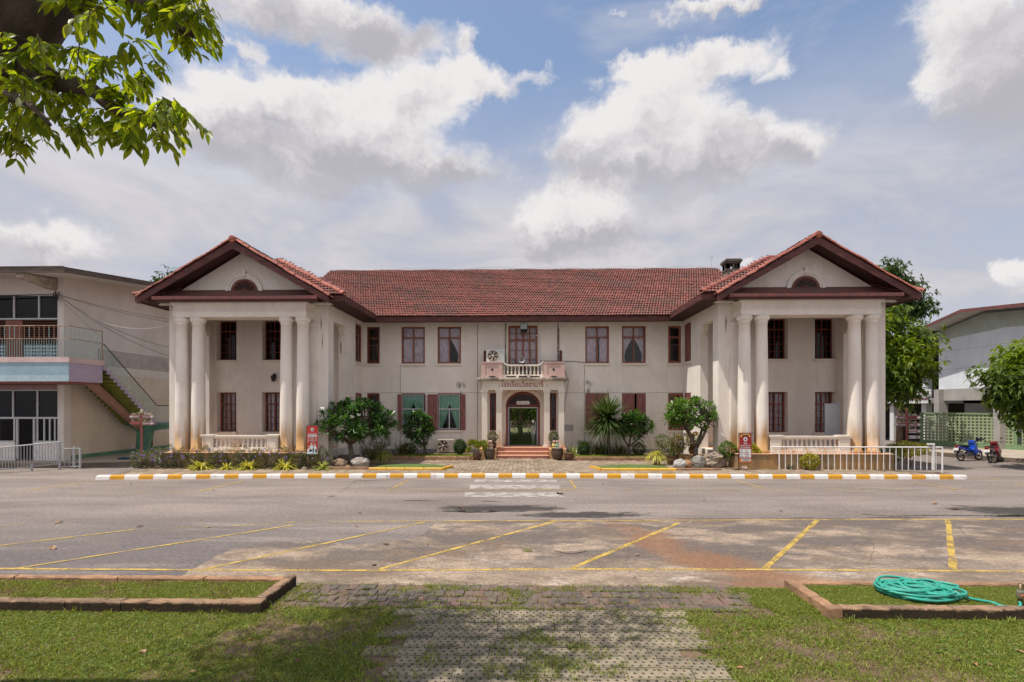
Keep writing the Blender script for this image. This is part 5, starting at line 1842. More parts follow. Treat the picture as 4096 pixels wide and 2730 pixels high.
for i in range(1, 17):
    y = BF + .06 + .115 * i
    o = link('railing_bar', b1, rail)
    o.location += Vector((BX - .05, y, 0))
    if i % 2 == 0:
        o = link('railing_bar', b3m, rail)
        o.location += Vector((BX - .05, y, 0))
# stair going down along the side wall
NS, SY0, SY1, SZ0, SZ1 = 16, 25.25, 29.0, 5.0, 2.0
for i in range(NS):
    y0 = SY0 + (SY1 - SY0) * i / NS
    z = SZ0 - (SZ0 - SZ1) * (i + 1) / NS
    MB().box(LX + .03, BX - .06, y0, y0 + .27, z - .07, z).box(LX + .03, BX - .06, y0, y0 + .04, z - .03, z + .19).obj('stair_tread', treadg, LB)
    MB().box(BX - .06, BX, y0, y0 + .27, z - .16, z + .05).obj('stair_cheek', lilac, LB)
ds = (SZ1 - SZ0) / (SY1 - SY0)
MB().prism_x([(SY0 - .2, SZ0 - .30), (SY1, SZ1 - .14), (SY1, SZ1 - .45), (SY0 - .2, SZ0 - .72)], LX + .75, LX + 1.05).obj('stringer', strp, LB)
MB().box(LX + .02, BX + .6, SY1, SY1 + 1.6, 1.82, 1.98).obj('landing', greenp, LB)
MB().box(BX - .05, BX + .6, SY1 - .004, SY1 + .1, 1.96, 2.02).obj('landing_edge', lilac, LB)
MB().prism_y([(BX - 1.75, 1.82), (BX + .5, 1.82), (BX + .5, 1.62), (BX - .45, 1.5), (BX - .75, .2), (BX - 1.3, .2), (BX - 1.25, 1.45)], SY1 + .1, SY1 + .45).obj('landing_post', greenp, LB)
sr = MB()
sr.tube([(BX - .03, BB + .1, 5.95), (BX - .03, SY1 + .05, 2.93), (BX - .03, SY1 + .1, 2.93), (BX + .6, SY1 + .1, 2.93)], .024, 6)
sr = sr.obj('railing', M['black'], LB)
bar = MB().tube([(0, 0, 0), (0, 0, .93)], .012, 5).mesh('railing_bar', mint)
for i in range(32):
    y = SY0 + .1 + (SY1 - SY0) * i / 32
    o = link('railing_bar', bar, sr)
    o.location += Vector((BX - .03, y, SZ0 + .03 + ds * (y - SY0)))
for i in range(7):
    o = link('railing_bar', bar, sr)
    o.location += Vector((BX + .09 * i, SY1 + .1, 2.0))
# roof
rf = MB()
for x0, x1 in ((-45, -20.72),):
    rf.prism_x([(23.35, 9.10), (29.6, 9.82), (44.5, 8.5), (44.5, 8.6), (29.6, 9.94), (23.35, 9.22)], x0, x1)
rfo = rf.obj('roof', roofm, LB)
rf = MB()
rf.box(-45, -20.70, 23.30, 23.36, 8.96, 9.20)
rf.prism_x([(23.36, 8.96), (29.6, 9.68), (44.5, 8.36), (44.5, 8.56), (29.6, 9.90), (23.36, 9.18)], -20.74, -20.69)
rf.obj('fascia', roofm, LB)
# corrugated sheet ends along the eave
cs = MB()
for i in range(80):
    x = -20.8 - .10 * i
    cs.prism_y([(x - .04, 9.205), (x + .04, 9.205), (x + .025, 9.245), (x - .025, 9.245)], 23.27, 23.6)
cs.obj('roof_sheet', roofm, LB, kind='stuff')
sf = MB()
sf.prism_x([(23.37, 9.02), (LF - .02, 9.20), (LF - .02, 9.17), (23.37, 8.99)], -45, -20.75)
sf.prism_x([(LF, 9.23), (29.6, 9.73), (44, 8.46), (44, 8.43), (29.6, 9.70), (LF, 9.20)], LX + .002, -20.75)
sf.obj('soffit', soffw, LB)
MB().prism_x([(23.45, 8.78), (23.45, 8.97), (25.3, 9.12), (25.3, 8.55)], -23.1, -22.75).obj('roof_beam', mat('stained_concrete_beam', (.50, .43, .37), (.30, .25, .21), 3, .9), LB)
wires = MB()
rw = random.Random(4)
cxp = (LX - .25, LF - .2, 8.35)
def wire(p, q, sag, r=.012, n=10):
    p, q = Vector(p), Vector(q)
    wires.tube([tuple(p.lerp(q, i / n) - Vector((0, 0, sag * 4 * (i / n) * (1 - i / n)))) for i in range(n + 1)], r, 4)
for px, py, sg_ in ((674, 1277, .1), (674, 1288, .12), (674, 1390, .35), (674, 1425, .3)):
    x, z = at(px, py, 24.6)
    wire(cxp, (x, 24.6, z), sg_)
for z, s_ in ((8.0, .05), (7.85, .1), (8.2, .15)):
    wire(cxp, (-45, 24.9, z), s_, .014)
wire(cxp, (BX - .05, BB, 6.3), .1, .006)
for i in range(10):
    wire((cxp[0] + rw.uniform(-.15, .15), cxp[1] + rw.uniform(-.05, .05), 8.35 + rw.uniform(-.2, .2)), (cxp[0] + rw.uniform(-.15, .15), cxp[1] - .05, 8.1 + rw.uniform(-.25, .25)), .05, .02, 4)
wires.obj('cable', M['black'], LB)
x, z = at(674, 1300, 24.6)
wires = MB()
wire(cxp, (x, 24.6, z), .75, .012, 14)
wires.obj('cable', M['white'], LB)
# walkway beside it
wk = MB()
wk.prism_z([(-60, 23.7), (-21.2, 24.1), (-20.0, 24.5), (-18.2, 25.2), (-17.0, 26.0), (-17.0, 44), (-22.1, 44), (-60, 25.4)], 0, .22)
struct('walkway', wk, M['walk'])
wk = MB()
wk.prism_z([(-60, 23.68), (-21.2, 24.08), (-19.98, 24.48), (-18.17, 25.18), (-16.97, 25.98), (-17.0, 26.3), (-18.4, 25.5), (-20.1, 24.8), (-21.2, 24.4), (-60, 24.0)], 0, .216)
struct('curb', wk, M['walkside'])

# ---------------------------------------------------------------- right building, gallery block, lattice fence
rw_m = plaster('white_blue_plaster', (0.76, 0.785, 0.82), (0.68, 0.70, 0.735), 0, .4, .6)
rgr = mat('grey_green_band', (0.46, 0.50, 0.46), (0.40, 0.44, 0.40), 1, .85)
rcol = plaster('bare_cement_post', (0.44, 0.41, 0.38), (0.33, 0.31, 0.28), 0, .4, 1.0)
RB = thing('side_building', 'white school block on posts with a red-edged low roof at the right', 'school building', (31, 32, 0))
RX = 29.72
MB().prism_x([(20, 4.08), (38.2, 4.08), (38.2, 8.18), (34.6, 8.86), (20, 7.4)], RX, RX + .25).obj('wall', rw_m, RB)
MB().prism_x([(20, 6.55), (33, 7.75), (37.6, 7.55), (38.2, 7.5), (38.2, 8.16), (34.6, 8.84), (20, 7.38)], RX - .004, RX).obj('paint_band', rgr, RB)
for z in (5.45, 6.75):
    MB().box(RX - .006, RX, 20, 38.2, z, z + .015).obj('plaster_joint', thin, RB)
MB().box(RX - .01, RX + .3, 20, 38.19, 3.28, 4.08).obj('beam', rcol, RB)
for y in (37.75, 33.0, 28.0):
    MB().box(RX - .35, RX + .30, y, y + .45, .2, 4.08).obj('post', rcol, RB)
MB().box(RX + .25, 45, 37.95, 38.2, 4.08, 8.2).obj('wall', rw_m, RB)
MB().box(RX + .3, 45, 20, 38, 3.7, 4.0).obj('floor_slab', rcol, RB)
rr = MB()
rr.prism_x([(19, 7.55), (34.6, 9.05), (38.6, 8.30), (38.6, 8.36), (34.6, 9.12), (19, 7.62)], 28.35, 48)
rr.obj('roof', soffw, RB)
rr = MB()
rr.prism_x([(19, 7.45), (34.6, 8.96), (38.62, 8.2), (38.62, 8.38), (34.6, 9.15), (19, 7.64)], 28.30, 28.36)
rr.prism_y([(28.3, 8.2), (48, 8.2), (48, 8.38), (28.3, 8.38)], 38.6, 38.66)
rr.obj('fascia', M['gutter'], RB)
MB().lathe([(.02, 0), (.16, .05), (.17, .2), (.08, .32), (0.02, .34)], 0, 0, 12)
lampb = MB().ball((RX - .25, 30.6, 6.35), .2, .24, .13)
lampb.obj('wall_lamp', rcol, RB)
GB = thing('gallery_building', 'far white school block with open balconies behind the green tree', 'school building', (33, 46, 0))
gw = plaster('gallery_white', (0.66, 0.66, 0.66), (0.58, 0.58, 0.58), 0, .4, .5)
for z0, z1 in ((3.10, 3.46), (5.34, 5.66), (7.9, 8.2)):
    MB().box(29.5, 40, 38.9, 75, z0, z1).obj('floor_slab', gw, GB)
    MB().box(29.46, 29.5, 38.85, 75, z1 - .06, z1 + .03).obj('red_edge', M['gutter'], GB)
for z0, z1 in ((3.75, 4.12), (5.85, 6.2)):
    MB().box(29.7, 29.78, 38.9, 75, z0, z1).obj('parapet', gw, GB)
for i in range(10):
    y = 39.5 + 3.4 * i
    MB().box(29.8, 30.25, y, y + .45, .1, 7.9).obj('post', gw, GB)
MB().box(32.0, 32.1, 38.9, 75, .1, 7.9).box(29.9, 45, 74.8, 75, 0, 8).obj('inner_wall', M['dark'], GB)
MB().box(32.1, 45, 38.9, 39.0, .1, 8.0).obj('wall', gw, GB)
MB().prism_y([(29.2, 8.2), (45, 8.2), (45, 9.5), (37, 9.9)], 38.6, 75).obj('roof', roofm, GB)

lat = thing('lattice_fence', 'green pierced-block fence behind the parked motorcycles', 'fence', (28.8, 34.4, .2))
lg1 = mat('pale_green_block', (0.34, 0.40, 0.235), (0.29, 0.345, 0.20), 2, .85, .2, rnd=.08)
lg2 = mat('green_fence_frame', (0.20, 0.30, 0.16), (0.16, 0.245, 0.13), 2, .85, .1)
P0, P1 = Vector((27.30, 36.6, 0)), Vector((32.2, 29.5, 0))
td = (P1 - P0).normalized()
nd = Vector((-td.y, td.x, 0))
if nd.x > 0: nd = -nd
def latbox(mb, s0, s1, d0, d1, z0, z1):
    q = MB().box(s0, s1, d0, d1, z0, z1)
    mb.add([tuple(P0 + td * x + nd * y + Vector((0, 0, z))) for x, y, z in q.v], q.f)
fr = MB()
L_ = (P1 - P0).length
fb = MB(); latbox(fb, -.06, L_, -.08, .08, .18, .56); fb.obj('base', lg2, lat)
fb = MB(); latbox(fb, -.06, L_, -.09, .09, 2.36, 2.46); fb.obj('top_rail', lg2, lat)
for s_ in (-.06, 4.75):
    fb = MB(); latbox(fb, s_, s_ + .13, -.10, .10, .18, 2.46); fb.obj('post', lg2, lat)
bs = .2
blk_m = MB()
h, i2, dd = bs / 2 - .002, .055, .05
o4 = [(-h, -h), (h, -h), (h, h), (-h, h)]
i4 = [(-i2, -i2), (i2, -i2), (i2, i2), (-i2, i2)]
vs = [(x, -dd, z) for x, z in o4] + [(x, -dd + .012, z) for x, z in i4] + [(x, dd, z) for x, z in i4] + [(x, dd, z) for x, z in o4]
fs = []
for k in range(4):
    k2 = (k + 1) % 4
    fs += [(k, k2, 4 + k2, 4 + k), (4 + k, 4 + k2, 8 + k2, 8 + k), (8 + k, 8 + k2, 12 + k2, 12 + k), (12 + k, 12 + k2, k2, k)]
blk_me = blk_m.add(vs, fs).mesh('block', lg1)
ang = math.atan2(td.y, td.x)
nb = 0
for i in range(int(L_ / bs)):
    for j in range(9):
        if nb >= 300: break
        if .05 + i * bs > 4.75 - .1 and .05 + i * bs < 4.9: continue
        o = link('block', blk_me, lat)
        o.location = P0 + td * (.17 + bs * i) + Vector((0, 0, .66 + bs * j)) - origin(lat)
        o.rotation_euler = (0, 0, ang)
        nb += 1
wk = MB()
wk.prism_z([(23.8, 33.0), (23.9, 31.4), (25.0, 27.9), (26.5, 24.5), (29, 20), (50, 20), (50, 37.2), (26.5, 37.2)], 0, .24)
struct('walkway', wk, M['walk'])
wk = MB()
wk.prism_z([(23.78, 33.0), (23.88, 31.4), (24.98, 27.89), (26.48, 24.48), (28.97, 20), (29.2, 20.1), (26.7, 24.6), (25.2, 28.0), (24.1, 31.5), (24.0, 33.0)], 0, .236)
struct('curb', wk, M['walkside'])

# ---------------------------------------------------------------- things on and around the building
def rod(mb, p, q, r=.012, n=5):
    return mb.tube([p, q], r, n)
# air conditioner on the balcony, and one on the ground
acw = mat('ac_casing', (0.60, 0.62, 0.58), (0.52, 0.54, 0.50), 3, .5)
fanm = mat('beige_fan_blade', (0.36, 0.29, 0.22), (0.30, 0.24, 0.18), 3, .6)
def ac(label, x0, x1, z0, z1, y, cxk):
    root = thing('air_conditioner', label, 'air conditioner', ((x0 + x1) / 2, y + .15, z0))
    c = MB().bbox(x0, x1, y, y + .32, z0, z1, .02)
    c.obj('casing', acw, root)
    for i in range(7):
        z = z0 + (z1 - z0) * (.12 + .12 * i)
        MB().box(x0 + (x1 - x0) * .60, x1 - .04, y - .008, y - .001, z, z + .02).obj('vent_slat', acw, root)
    r = (z1 - z0) * .43
    cx, cz = x0 + (x1 - x0) * cxk, (z0 + z1) / 2
    ring = MB()
    n = 24
    ring.add([(cx + rr * math.cos(2 * math.pi * i / n), y - dy, cz + rr * math.sin(2 * math.pi * i / n)) for rr, dy in ((r, .0), (r * 1.02, .03), (r * .95, .03), (r * .95, .002)) for i in range(n)],
             [(a * n + i, a * n + (i + 1) % n, (a + 1) * n + (i + 1) % n, (a + 1) * n + i) for a in range(3) for i in range(n)])
    ring.obj('fan_ring', fanm, root)
    MB().prism_y([(cx + r * .95 * math.cos(2 * math.pi * i / n), cz + r * .95 * math.sin(2 * math.pi * i / n)) for i in range(n)], y - .006, y - .003).obj('fan_recess', M['black'], root)
    for k in range(6):
        a = 2 * math.pi * k / 6 + .2
        b2 = MB()
        b2.poly([(cx + r * q * math.cos(a + d), y - .012 - e, cz + r * q * math.sin(a + d)) for q, d, e in ((.15, 0, 0), (.5, -.30, 0), (.9, -.36, 0), (.93, 0, .006), (.9, .34, .012), (.5, .28, .01))])
        b2.obj('fan_blade', fanm, root)
    MB().ball((cx, y - .02, cz), r * .18, .02, r * .18).obj('fan_hub', M['white'], root)
    return root
x0, z0 = at(1800 + 352 * .4147, 1250 + 472 * .4147, 29.1)
x1, z1 = at(1800 + 527 * .4147, 1250 + 352 * .4147, 29.1)
ac('white air conditioner unit with beige fan on the left balcony pedestal', x0, x1, 5.332, 5.332 + (z1 - z0), 28.95, .37)
x0, _ = at(1200 + 908 * .606, 1000, 29.6)
x1, _ = at(1200 + 1020 * .606, 1000, 29.6)
acw = mat('cream_ac_casing', (0.46, 0.41, 0.34), (0.38, 0.33, 0.27), 3, .6)
ac('air conditioner unit standing in the bed under the green-curtained window', x0, x1, .30, 1.03, 29.45, .35)
acw = mat('grey_ac_casing', (.42, .42, .40), (.36, .36, .34), 3, .6)
for k, (a, b2) in enumerate(((-.98, -.18), (.30, .98))):
    ac(('grey air conditioner unit behind the left half of the balcony balusters', 'grey air conditioner unit behind the right half of the balcony balusters')[k], PC + a, PC + b2, 4.47, 5.16, 29.25, .45)
hz = mat('grey_horn', (.38, .37, .36), (.28, .27, .26), 4, .4, spec=.5)
hs = thing('horn_loudspeaker', 'grey horn loudspeaker on the balcony rail in front of the glazed door', 'loudspeaker', (0, 28.95, 5.2))
hx, hz0 = at(1800 + 690 * .4147, 1250 + 457 * .4147, 28.8)
h = MB()
P = [(.02, .30), (.045, .26), (.05, .16), (.075, .10), (.12, .04), (.18, .0), (.185, -.01)]
n = 20
h.add([(hx + r * math.cos(2 * math.pi * i / n), 28.75 + d, hz0 + r * math.sin(2 * math.pi * i / n)) for r, d in P for i in range(n)],
      [(a * n + i, a * n + (i + 1) % n, (a + 1) * n + (i + 1) % n, (a + 1) * n + i) for a in range(len(P) - 1) for i in range(n)])
h.obj('horn', hz, hs, smooth=True)
MB().ball((hx, 28.83, hz0), .045, .05, .045).obj('driver', mat('pinkish_horn_core', (.50, .33, .28), None, 3, .5), hs)
MB().cbox(hx, 28.98, hz0 - .2, .12, .08, .06).tube([(hx, 28.98, hz0 - .2), (hx, 28.95, hz0)], .02, 5).obj('bracket', M['black'], hs)
fl = thing('floodlight', 'square floodlight above the balcony door under the eave', 'floodlight', (0, 29.3, 7.3))
fx, fz = at(1800 + 713 * .4147, 1250 + 135 * .4147, 29.0)
q = MB()
q.add([(fx - .22, 29.0, fz - .18), (fx + .20, 29.0, fz - .18), (fx + .20, 29.0, fz + .18), (fx - .22, 29.0, fz + .18), (fx - .14, 29.3, fz - .30), (fx + .16, 29.3, fz - .30), (fx + .16, 29.3, fz + .08), (fx - .14, 29.3, fz + .08)],
      [(0, 1, 5, 4), (1, 2, 6, 5), (2, 3, 7, 6), (3, 0, 4, 7), (4, 5, 6, 7), (0, 3, 2, 1)])
q.obj('housing', M['black'], fl)
MB().quad((fx - .19, 28.995, fz - .15), (fx + .17, 28.995, fz - .15), (fx + .17, 28.995, fz + .16), (fx - .19, 28.995, fz + .16)).obj('lens', mat('floodlight_lens', (.22, .25, .21), (.17, .20, .17), 3, .15, spec=.8), fl)
MB().tube([(fx, 29.2, fz), (fx, 29.2, 7.69)], .03, 6).obj('bracket', M['black'], fl)
for s in (-1, 1):
    x = at(1800 + (337 if s < 0 else 1069) * .4147, 0, 29.2)[0]
    p = thing('timber_post', ('dark carved timber post at the left end of the balcony', 'dark carved timber post at the right end of the balcony')[s > 0], 'post', (x, 29.3, 5.33))
    MB().bbox(x - .075, x + .075, 29.2, 29.35, 5.332, 5.86, .01).obj('shaft', M['maroon'], p)
    MB().lathe([(.06, 5.86), (.085, 5.89), (.085, 5.94), (.05, 5.98), (.0, 6.02)], x, 29.275, 8).obj('finial', M['maroon'], p)
    MB().cbox(x, 29.195, 5.6, .03, .02, .06).obj('slot', M['black'], p)
# wall lantern in the left loggia
ln = thing('wall_lantern', 'black wall lantern between the floors of the left wing', 'lantern', (0, 27.3, 4.9))
lx, lz = at(500 + 887 * .6698, 900 + 917 * .6698, 27.3)
q = MB()
q.lathe([(.05, lz - .17), (.10, lz - .14), (.14, lz + .06), (.17, lz + .08), (.06, lz + .18), (.02, lz + .22)], lx, 27.28, 6)
q.obj('lantern_body', M['black'], ln)
MB().tube([(lx, 27.28, lz + .2), (lx, 27.35, lz + .26), (lx, 27.5, lz + .2)], .02, 5).cbox(lx, 27.48, lz + .15, .1, .03, .2).obj('bracket', M['black'], ln)
# tv aerial behind the right end of the ridge
ta = thing('tv_aerial', 'thin television aerial beside the chimney', 'aerial', (12.7, 36, 12.1))
q = MB()
ax = at(2845, 0, 36)[0]
q.tube([(ax, 36, 12.1), (ax, 36, 13.2)], .02, 5)
for dz, w_ in ((.95, .25), (.75, .18)):
    q.tube([(ax - w_ / 2, 36, 12.1 + dz), (ax + w_ / 2, 36, 12.1 + dz)], .012, 4)
q.tube([(ax - .12, 36, 12.85), (ax - .12, 36, 13.15)], .012, 4).tube([(ax + .1, 36, 12.85), (ax + .1, 36, 13.15)], .012, 4)
q.obj('mast', M['alu'], ta)
rc = MB()
pts = [(-9 + 21.6 * i / 20, 36.05, 12.28 + .16 * abs(math.sin(i * .75))) for i in range(21)]
rc.tube(pts, .010, 4)
tag(rc.obj('roof_cable', M['alu']), 'thin lightning cable looping along the main roof ridge', 'cable')
# white cabinet leaning in the right loggia and a stool beside it
cb = thing('display_board', 'blank grey-white display board standing in the right loggia', 'board', (15.3, 25.2, .8))
x0, _ = at(2700 + 897 * .6698, 0, 25.0)
x1, _ = at(2700 + 975 * .6698, 0, 25.0)
grey = mat('pale_grey_board', (.46, .47, .50), (.41, .42, .45), 2, .5)
MB().box(x0, x1, 25.0, 25.05, .85, 2.95).obj('panel', grey, cb)
MB().box(x1 + .005, x1 + .05, 24.98, 25.5, .8, 3.05).box(x0, x1, 25.05, 25.08, 2.95, 3.02).obj('frame', grey, cb)
MB().box(x1 + .1, x1 + .6, 25.1, 25.5, 1.2, 1.26).tube([(x1 + .12, 25.12, .8), (x1 + .58, 25.4, 1.2)], .025, 5).tube([(x1 + .15, 25.45, .8), (x1 + .15, 25.45, 1.2)], .02, 5).tube([(x1 + .55, 25.14, .8), (x1 + .55, 25.14, 1.2)], .02, 5)
st = thing('folding_stool', 'dark folding stool beside the display board', 'stool', (x1 + .35, 25.3, .8))
MB().box(x1 + .1, x1 + .6, 25.1, 25.5, 1.22, 1.28).obj('seat', M['black'], st)
for (a, b2, c, d) in ((.12, .58, 25.12, 25.12), (.58, .12, 25.16, 25.16), (.12, .58, 25.45, 25.45), (.58, .12, 25.49, 25.49)):
    MB().tube([(x1 + a, c, .8), (x1 + b2, d, 1.22)], .018, 5).obj('leg', M['alu'], st)

# ---- plant jars, pots, statues at the entrance
jar_m = mat('brown_glazed_jar', (.10, .062, .043), (.068, .045, .034), 3, .38, .1, spec=.4)
pot_m = mat('terracotta_brown_pot', (.125, .058, .036), (.085, .042, .028), 3, .65, .2)
clay_m = mat('tan_clay_pot', (.24, .18, .10), (.17, .125, .07), 3, .7, .2)
def pot(name, label, cat, x, y, z, r, h, mt, neck=.85, rim=.04, group=None, n=18):
    o = thing(name, label, cat, (x, y, z), group)
    P = [(r * .62, z), (r * .80, z + h * .15), (r, z + h * .55), (r * .97, z + h * .75), (r * neck, z + h * .93), (r * neck + rim, z + h * .95), (r * neck + rim, z + h), (r * neck - .03, z + h), (r * neck - .04, z + h * .9)]
    MB().lathe(P, x, y, n).obj('pot_body', mt, o, smooth=True)
    MB().lathe([(r * neck - .03, z + h * .88), (.0, z + h * .9)], x, y, n).obj('earth', M['soil'], o)
    return o
jx1, _ = at(1959, 0, 27.25)
jx2, _ = at(2229, 0, 27.25)
pot('water_jar', 'big brown glazed jar left of the entrance steps', 'jar', jx1, 27.2, .13, .30, .56, jar_m, .92, .02, 'large jars flanking the steps')
pot('water_jar', 'big brown glazed jar right of the entrance steps', 'jar', jx2, 27.2, .13, .32, .58, jar_m, .92, .02, 'large jars flanking the steps')
FPX, _ = at(1909, 0, 26.9)
pot('plant_pot', 'small brown pot holding the yellowing fan palm', 'pot', FPX, 26.9, .13, .23, .36, pot_m, .9, .03)
sx, _ = at(2276, 0, 26.9)
pot('plant_pot', 'small empty brown pot with wavy rim beside the right jar', 'pot', sx, 26.9, .13, .25, .36, pot_m, .92, .03)
BPX = []
for k, px in enumerate((1800 + 423 * .4147, 1800 + 1000 * .4147)):
    x, _ = at(px, 0, 28.2)
    BPX.append(x)
    pot('plant_pot', ('brown pot with a bush on the left entrance pedestal', 'brown pot with a bush on the right entrance pedestal')[k], 'pot', x, 28.2, .64, .15, .30, pot_m, .9, .02)
skin_m = mat('doll_pink_paint', (.62, .40, .33), (.55, .35, .28), 6, .5)
hair_m = M['black']
cols = [mat('doll_brown_paint', (.18, .10, .07), None, 6, .6), mat('doll_tan_paint', (.36, .24, .17), None, 6, .6), mat('doll_yellow_paint', (.62, .50, .18), None, 6, .6), mat('doll_green_paint', (.30, .42, .30), None, 6, .6)]
def doll(x, y, z, body, label, tilt=0.0):
    """painted clay figurine of a seated child: body with arms in one skin, head with topknot"""
    o = thing('child_figurine', label, 'statue', (x, y, z))
    b = MB()
    b.lathe([(.085, z), (.10, z + .05), (.085, z + .16), (.07, z + .24), (.05, z + .28), (.035, z + .31)], x, y, 12)
    b.tube([(x - .07, y, z + .25), (x - .10, y - .04, z + .17), (x - .03, y - .10, z + .16)], [.03, .027, .022], 7).tube([(x + .07, y, z + .25), (x + .10, y - .04, z + .17), (x + .03, y - .10, z + .16)], [.03, .027, .022], 7)
    b.tube([(x - .05, y - .04, z + .06), (x - .06, y - .13, z + .05), (x - .055, y - .14, z + .01)], [.04, .036, .03], 7).tube([(x + .05, y - .04, z + .06), (x + .06, y - .13, z + .05), (x + .055, y - .14, z + .01)], [.04, .036, .03], 7)
    b.obj('body', body, o, smooth=True)
    hx = x + tilt
    MB().ball((hx, y - .01, z + .37), .075, .07, .08, 12, 8).ball((hx, y - .082, z + .36), .012, .014, .012, 6, 4).ball((hx - .076, y, z + .365), .016, .012, .022, 6, 4).ball((hx + .076, y, z + .365), .016, .012, .022, 6, 4).obj('head', skin_m, o, smooth=True)
    hm = MB().ball((hx, y + .015, z + .395), .078, .07, .068, 12, 8).ball((hx, y, z + .475), .03, .03, .03, 8, 5)
    if tilt >= 0: hm.ball((hx - .07, y, z + .44), .028, .028, .028, 8, 5).ball((hx + .07, y, z + .44), .028, .028, .028, 8, 5)
    hm.obj('hair', hair_m, o, smooth=True)
    MB().ball((hx - .027, y - .072, z + .385), .010, .008, .012, 6, 4).ball((hx + .027, y - .072, z + .385), .010, .008, .012, 6, 4).obj('eyes', hair_m, o)
    MB().ball((hx, y - .075, z + .335), .018, .008, .006, 6, 4).obj('mouth', M['redtext'], o)
for px, b, lab, t in ((1800 + 378 * .4147, cols[0], 'brown child figurine leaning on its neighbour on the left pedestal', .015), (1800 + 397 * .4147, cols[1], 'tan child figurine hugged by its neighbour on the left pedestal', -.01),
                      (1800 + 1003 * .4147, cols[2], 'child figurine in yellow with side topknots on the right pedestal', 0), (1800 + 1033 * .4147, cols[3], 'child figurine in green at the outer side of the right pedestal', -.001)):
    x, _ = at(px, 0, 27.85)
    doll(x, 27.88, .64, b, lab, t)

# ---- planting bed edges
be = thing('bed_edging', 'low orange-brown edging of the planting bed left of the steps', 'bed edging', (-5, 26.85, .1))
xa = [at(px, 0, 26.85)[0] for px in (1557, 1650, 1740, 1830, 1896)]
for a, b2 in zip(xa, xa[1:]):
    MB().bbox(a + .004, b2 - .004, 26.78, 26.92, .1, .31, .02).obj('edging_stone', M['edging'], be)
be = thing('bed_edging', 'low orange-brown edging of the planting bed right of the steps', 'bed edging', (4, 26.85, .1))
xa = [at(px, 0, 26.85)[0] for px in (2290, 2390, 2480, 2570, 2640)]
for a, b2 in zip(xa, xa[1:]):
    MB().bbox(a + .004, b2 - .004, 26.78, 26.92, .1, .31, .02).obj('edging_stone', M['edging'], be)
sb = MB()
sb.box(-8.9, -2.25, 26.92, 29.97, .1, .24).box(2.36, 8.9, 26.92, 29.97, .1, .24)
sb.box(-16.9, -8.7, 22.95, 23.27, .1, .17).box(9.0, 16.5, 23.3, 24.4, .1, .15)
struct('soil_bed', sb, M['soil'])
kb = thing('bed_edging', 'pale cement edging in front of the rocks under the left frangipani', 'bed edging', (-7.8, 22.9, .1))
MB().bbox(at(1278, 0, 22.8)[0], at(1478, 0, 22.8)[0], 22.72, 22.86, .1, .24, .015).obj('edging_stone', M['edging'], kb)
kb = thing('bed_edging', 'cement edging in front of the rocks under the right frangipani', 'bed edging', (7.9, 22.9, .1))
MB().bbox(at(2696, 0, 22.8)[0], at(2885, 0, 22.8)[0], 22.74, 22.9, .1, .22, .015).obj('edging_stone', M['edging'], kb)
dn = thing('door_step', 'cement block step at the side opening of the right wing', 'step', (8.7, 25.3, .1))
MB().bbox(7.7, 9.09, 25.0, 26.2, .1, .52, .02).obj('block', M['orangeblock'], dn)
dn = thing('door_step', 'rough stone step at the side opening of the left wing', 'step', (-8.8, 25.3, .1))
MB().bbox(-9.09, -8.0, 25.1, 26.3, .1, .45, .02).obj('block', M['walkside'], dn)

# ---- rocks
def rock(x, y, z, rx, ry, rz, c1, c2, label, seed, rough=.16):
    from mathutils import noise as mn
    n, m_ = 22, 14
    vs, fs = [], []
    for i in range(m_ + 1):
        t = math.pi * i / m_
        for k in range(n):
            a = 2 * math.pi * k / n
            d = Vector((math.sin(t) * math.cos(a), math.sin(t) * math.sin(a), -math.cos(t)))
            v = mn.fractal(d * 1.6 + Vector((seed * 3.1, seed, 0)), 1.0, 2.0, 5)
            f_ = 1 + rough * v + .05 * mn.cell(d * 3 + Vector((seed, 0, 0)))
            vs.append((x + rx * f_ * d.x, y + ry * f_ * d.y, max(z - .02, z + rz * .75 + rz * f_ * d.z)))
    for i in range(m_):
        for k in range(n):
            k2 = (k + 1) % n
            fs.append((i * n + k, i * n + k2, (i + 1) * n + k2, (i + 1) * n + k))
    o = MB().add(vs, fs).obj('rock', mat('rock_' + ('grey' if c1[0] < c1[2] * 1.3 else 'brown'), c1, c2, 4.5, .9, .7, 14))
    return tag(o, label, 'rock')
def rk_at(px, py0, py1, w_, Y):
    x, zt = at(px, py0, Y)
    return x, zt
gy, gy2, br1, br2 = (.36, .34, .32), (.20, .18, .165), (.27, .175, .10), (.17, .115, .075)
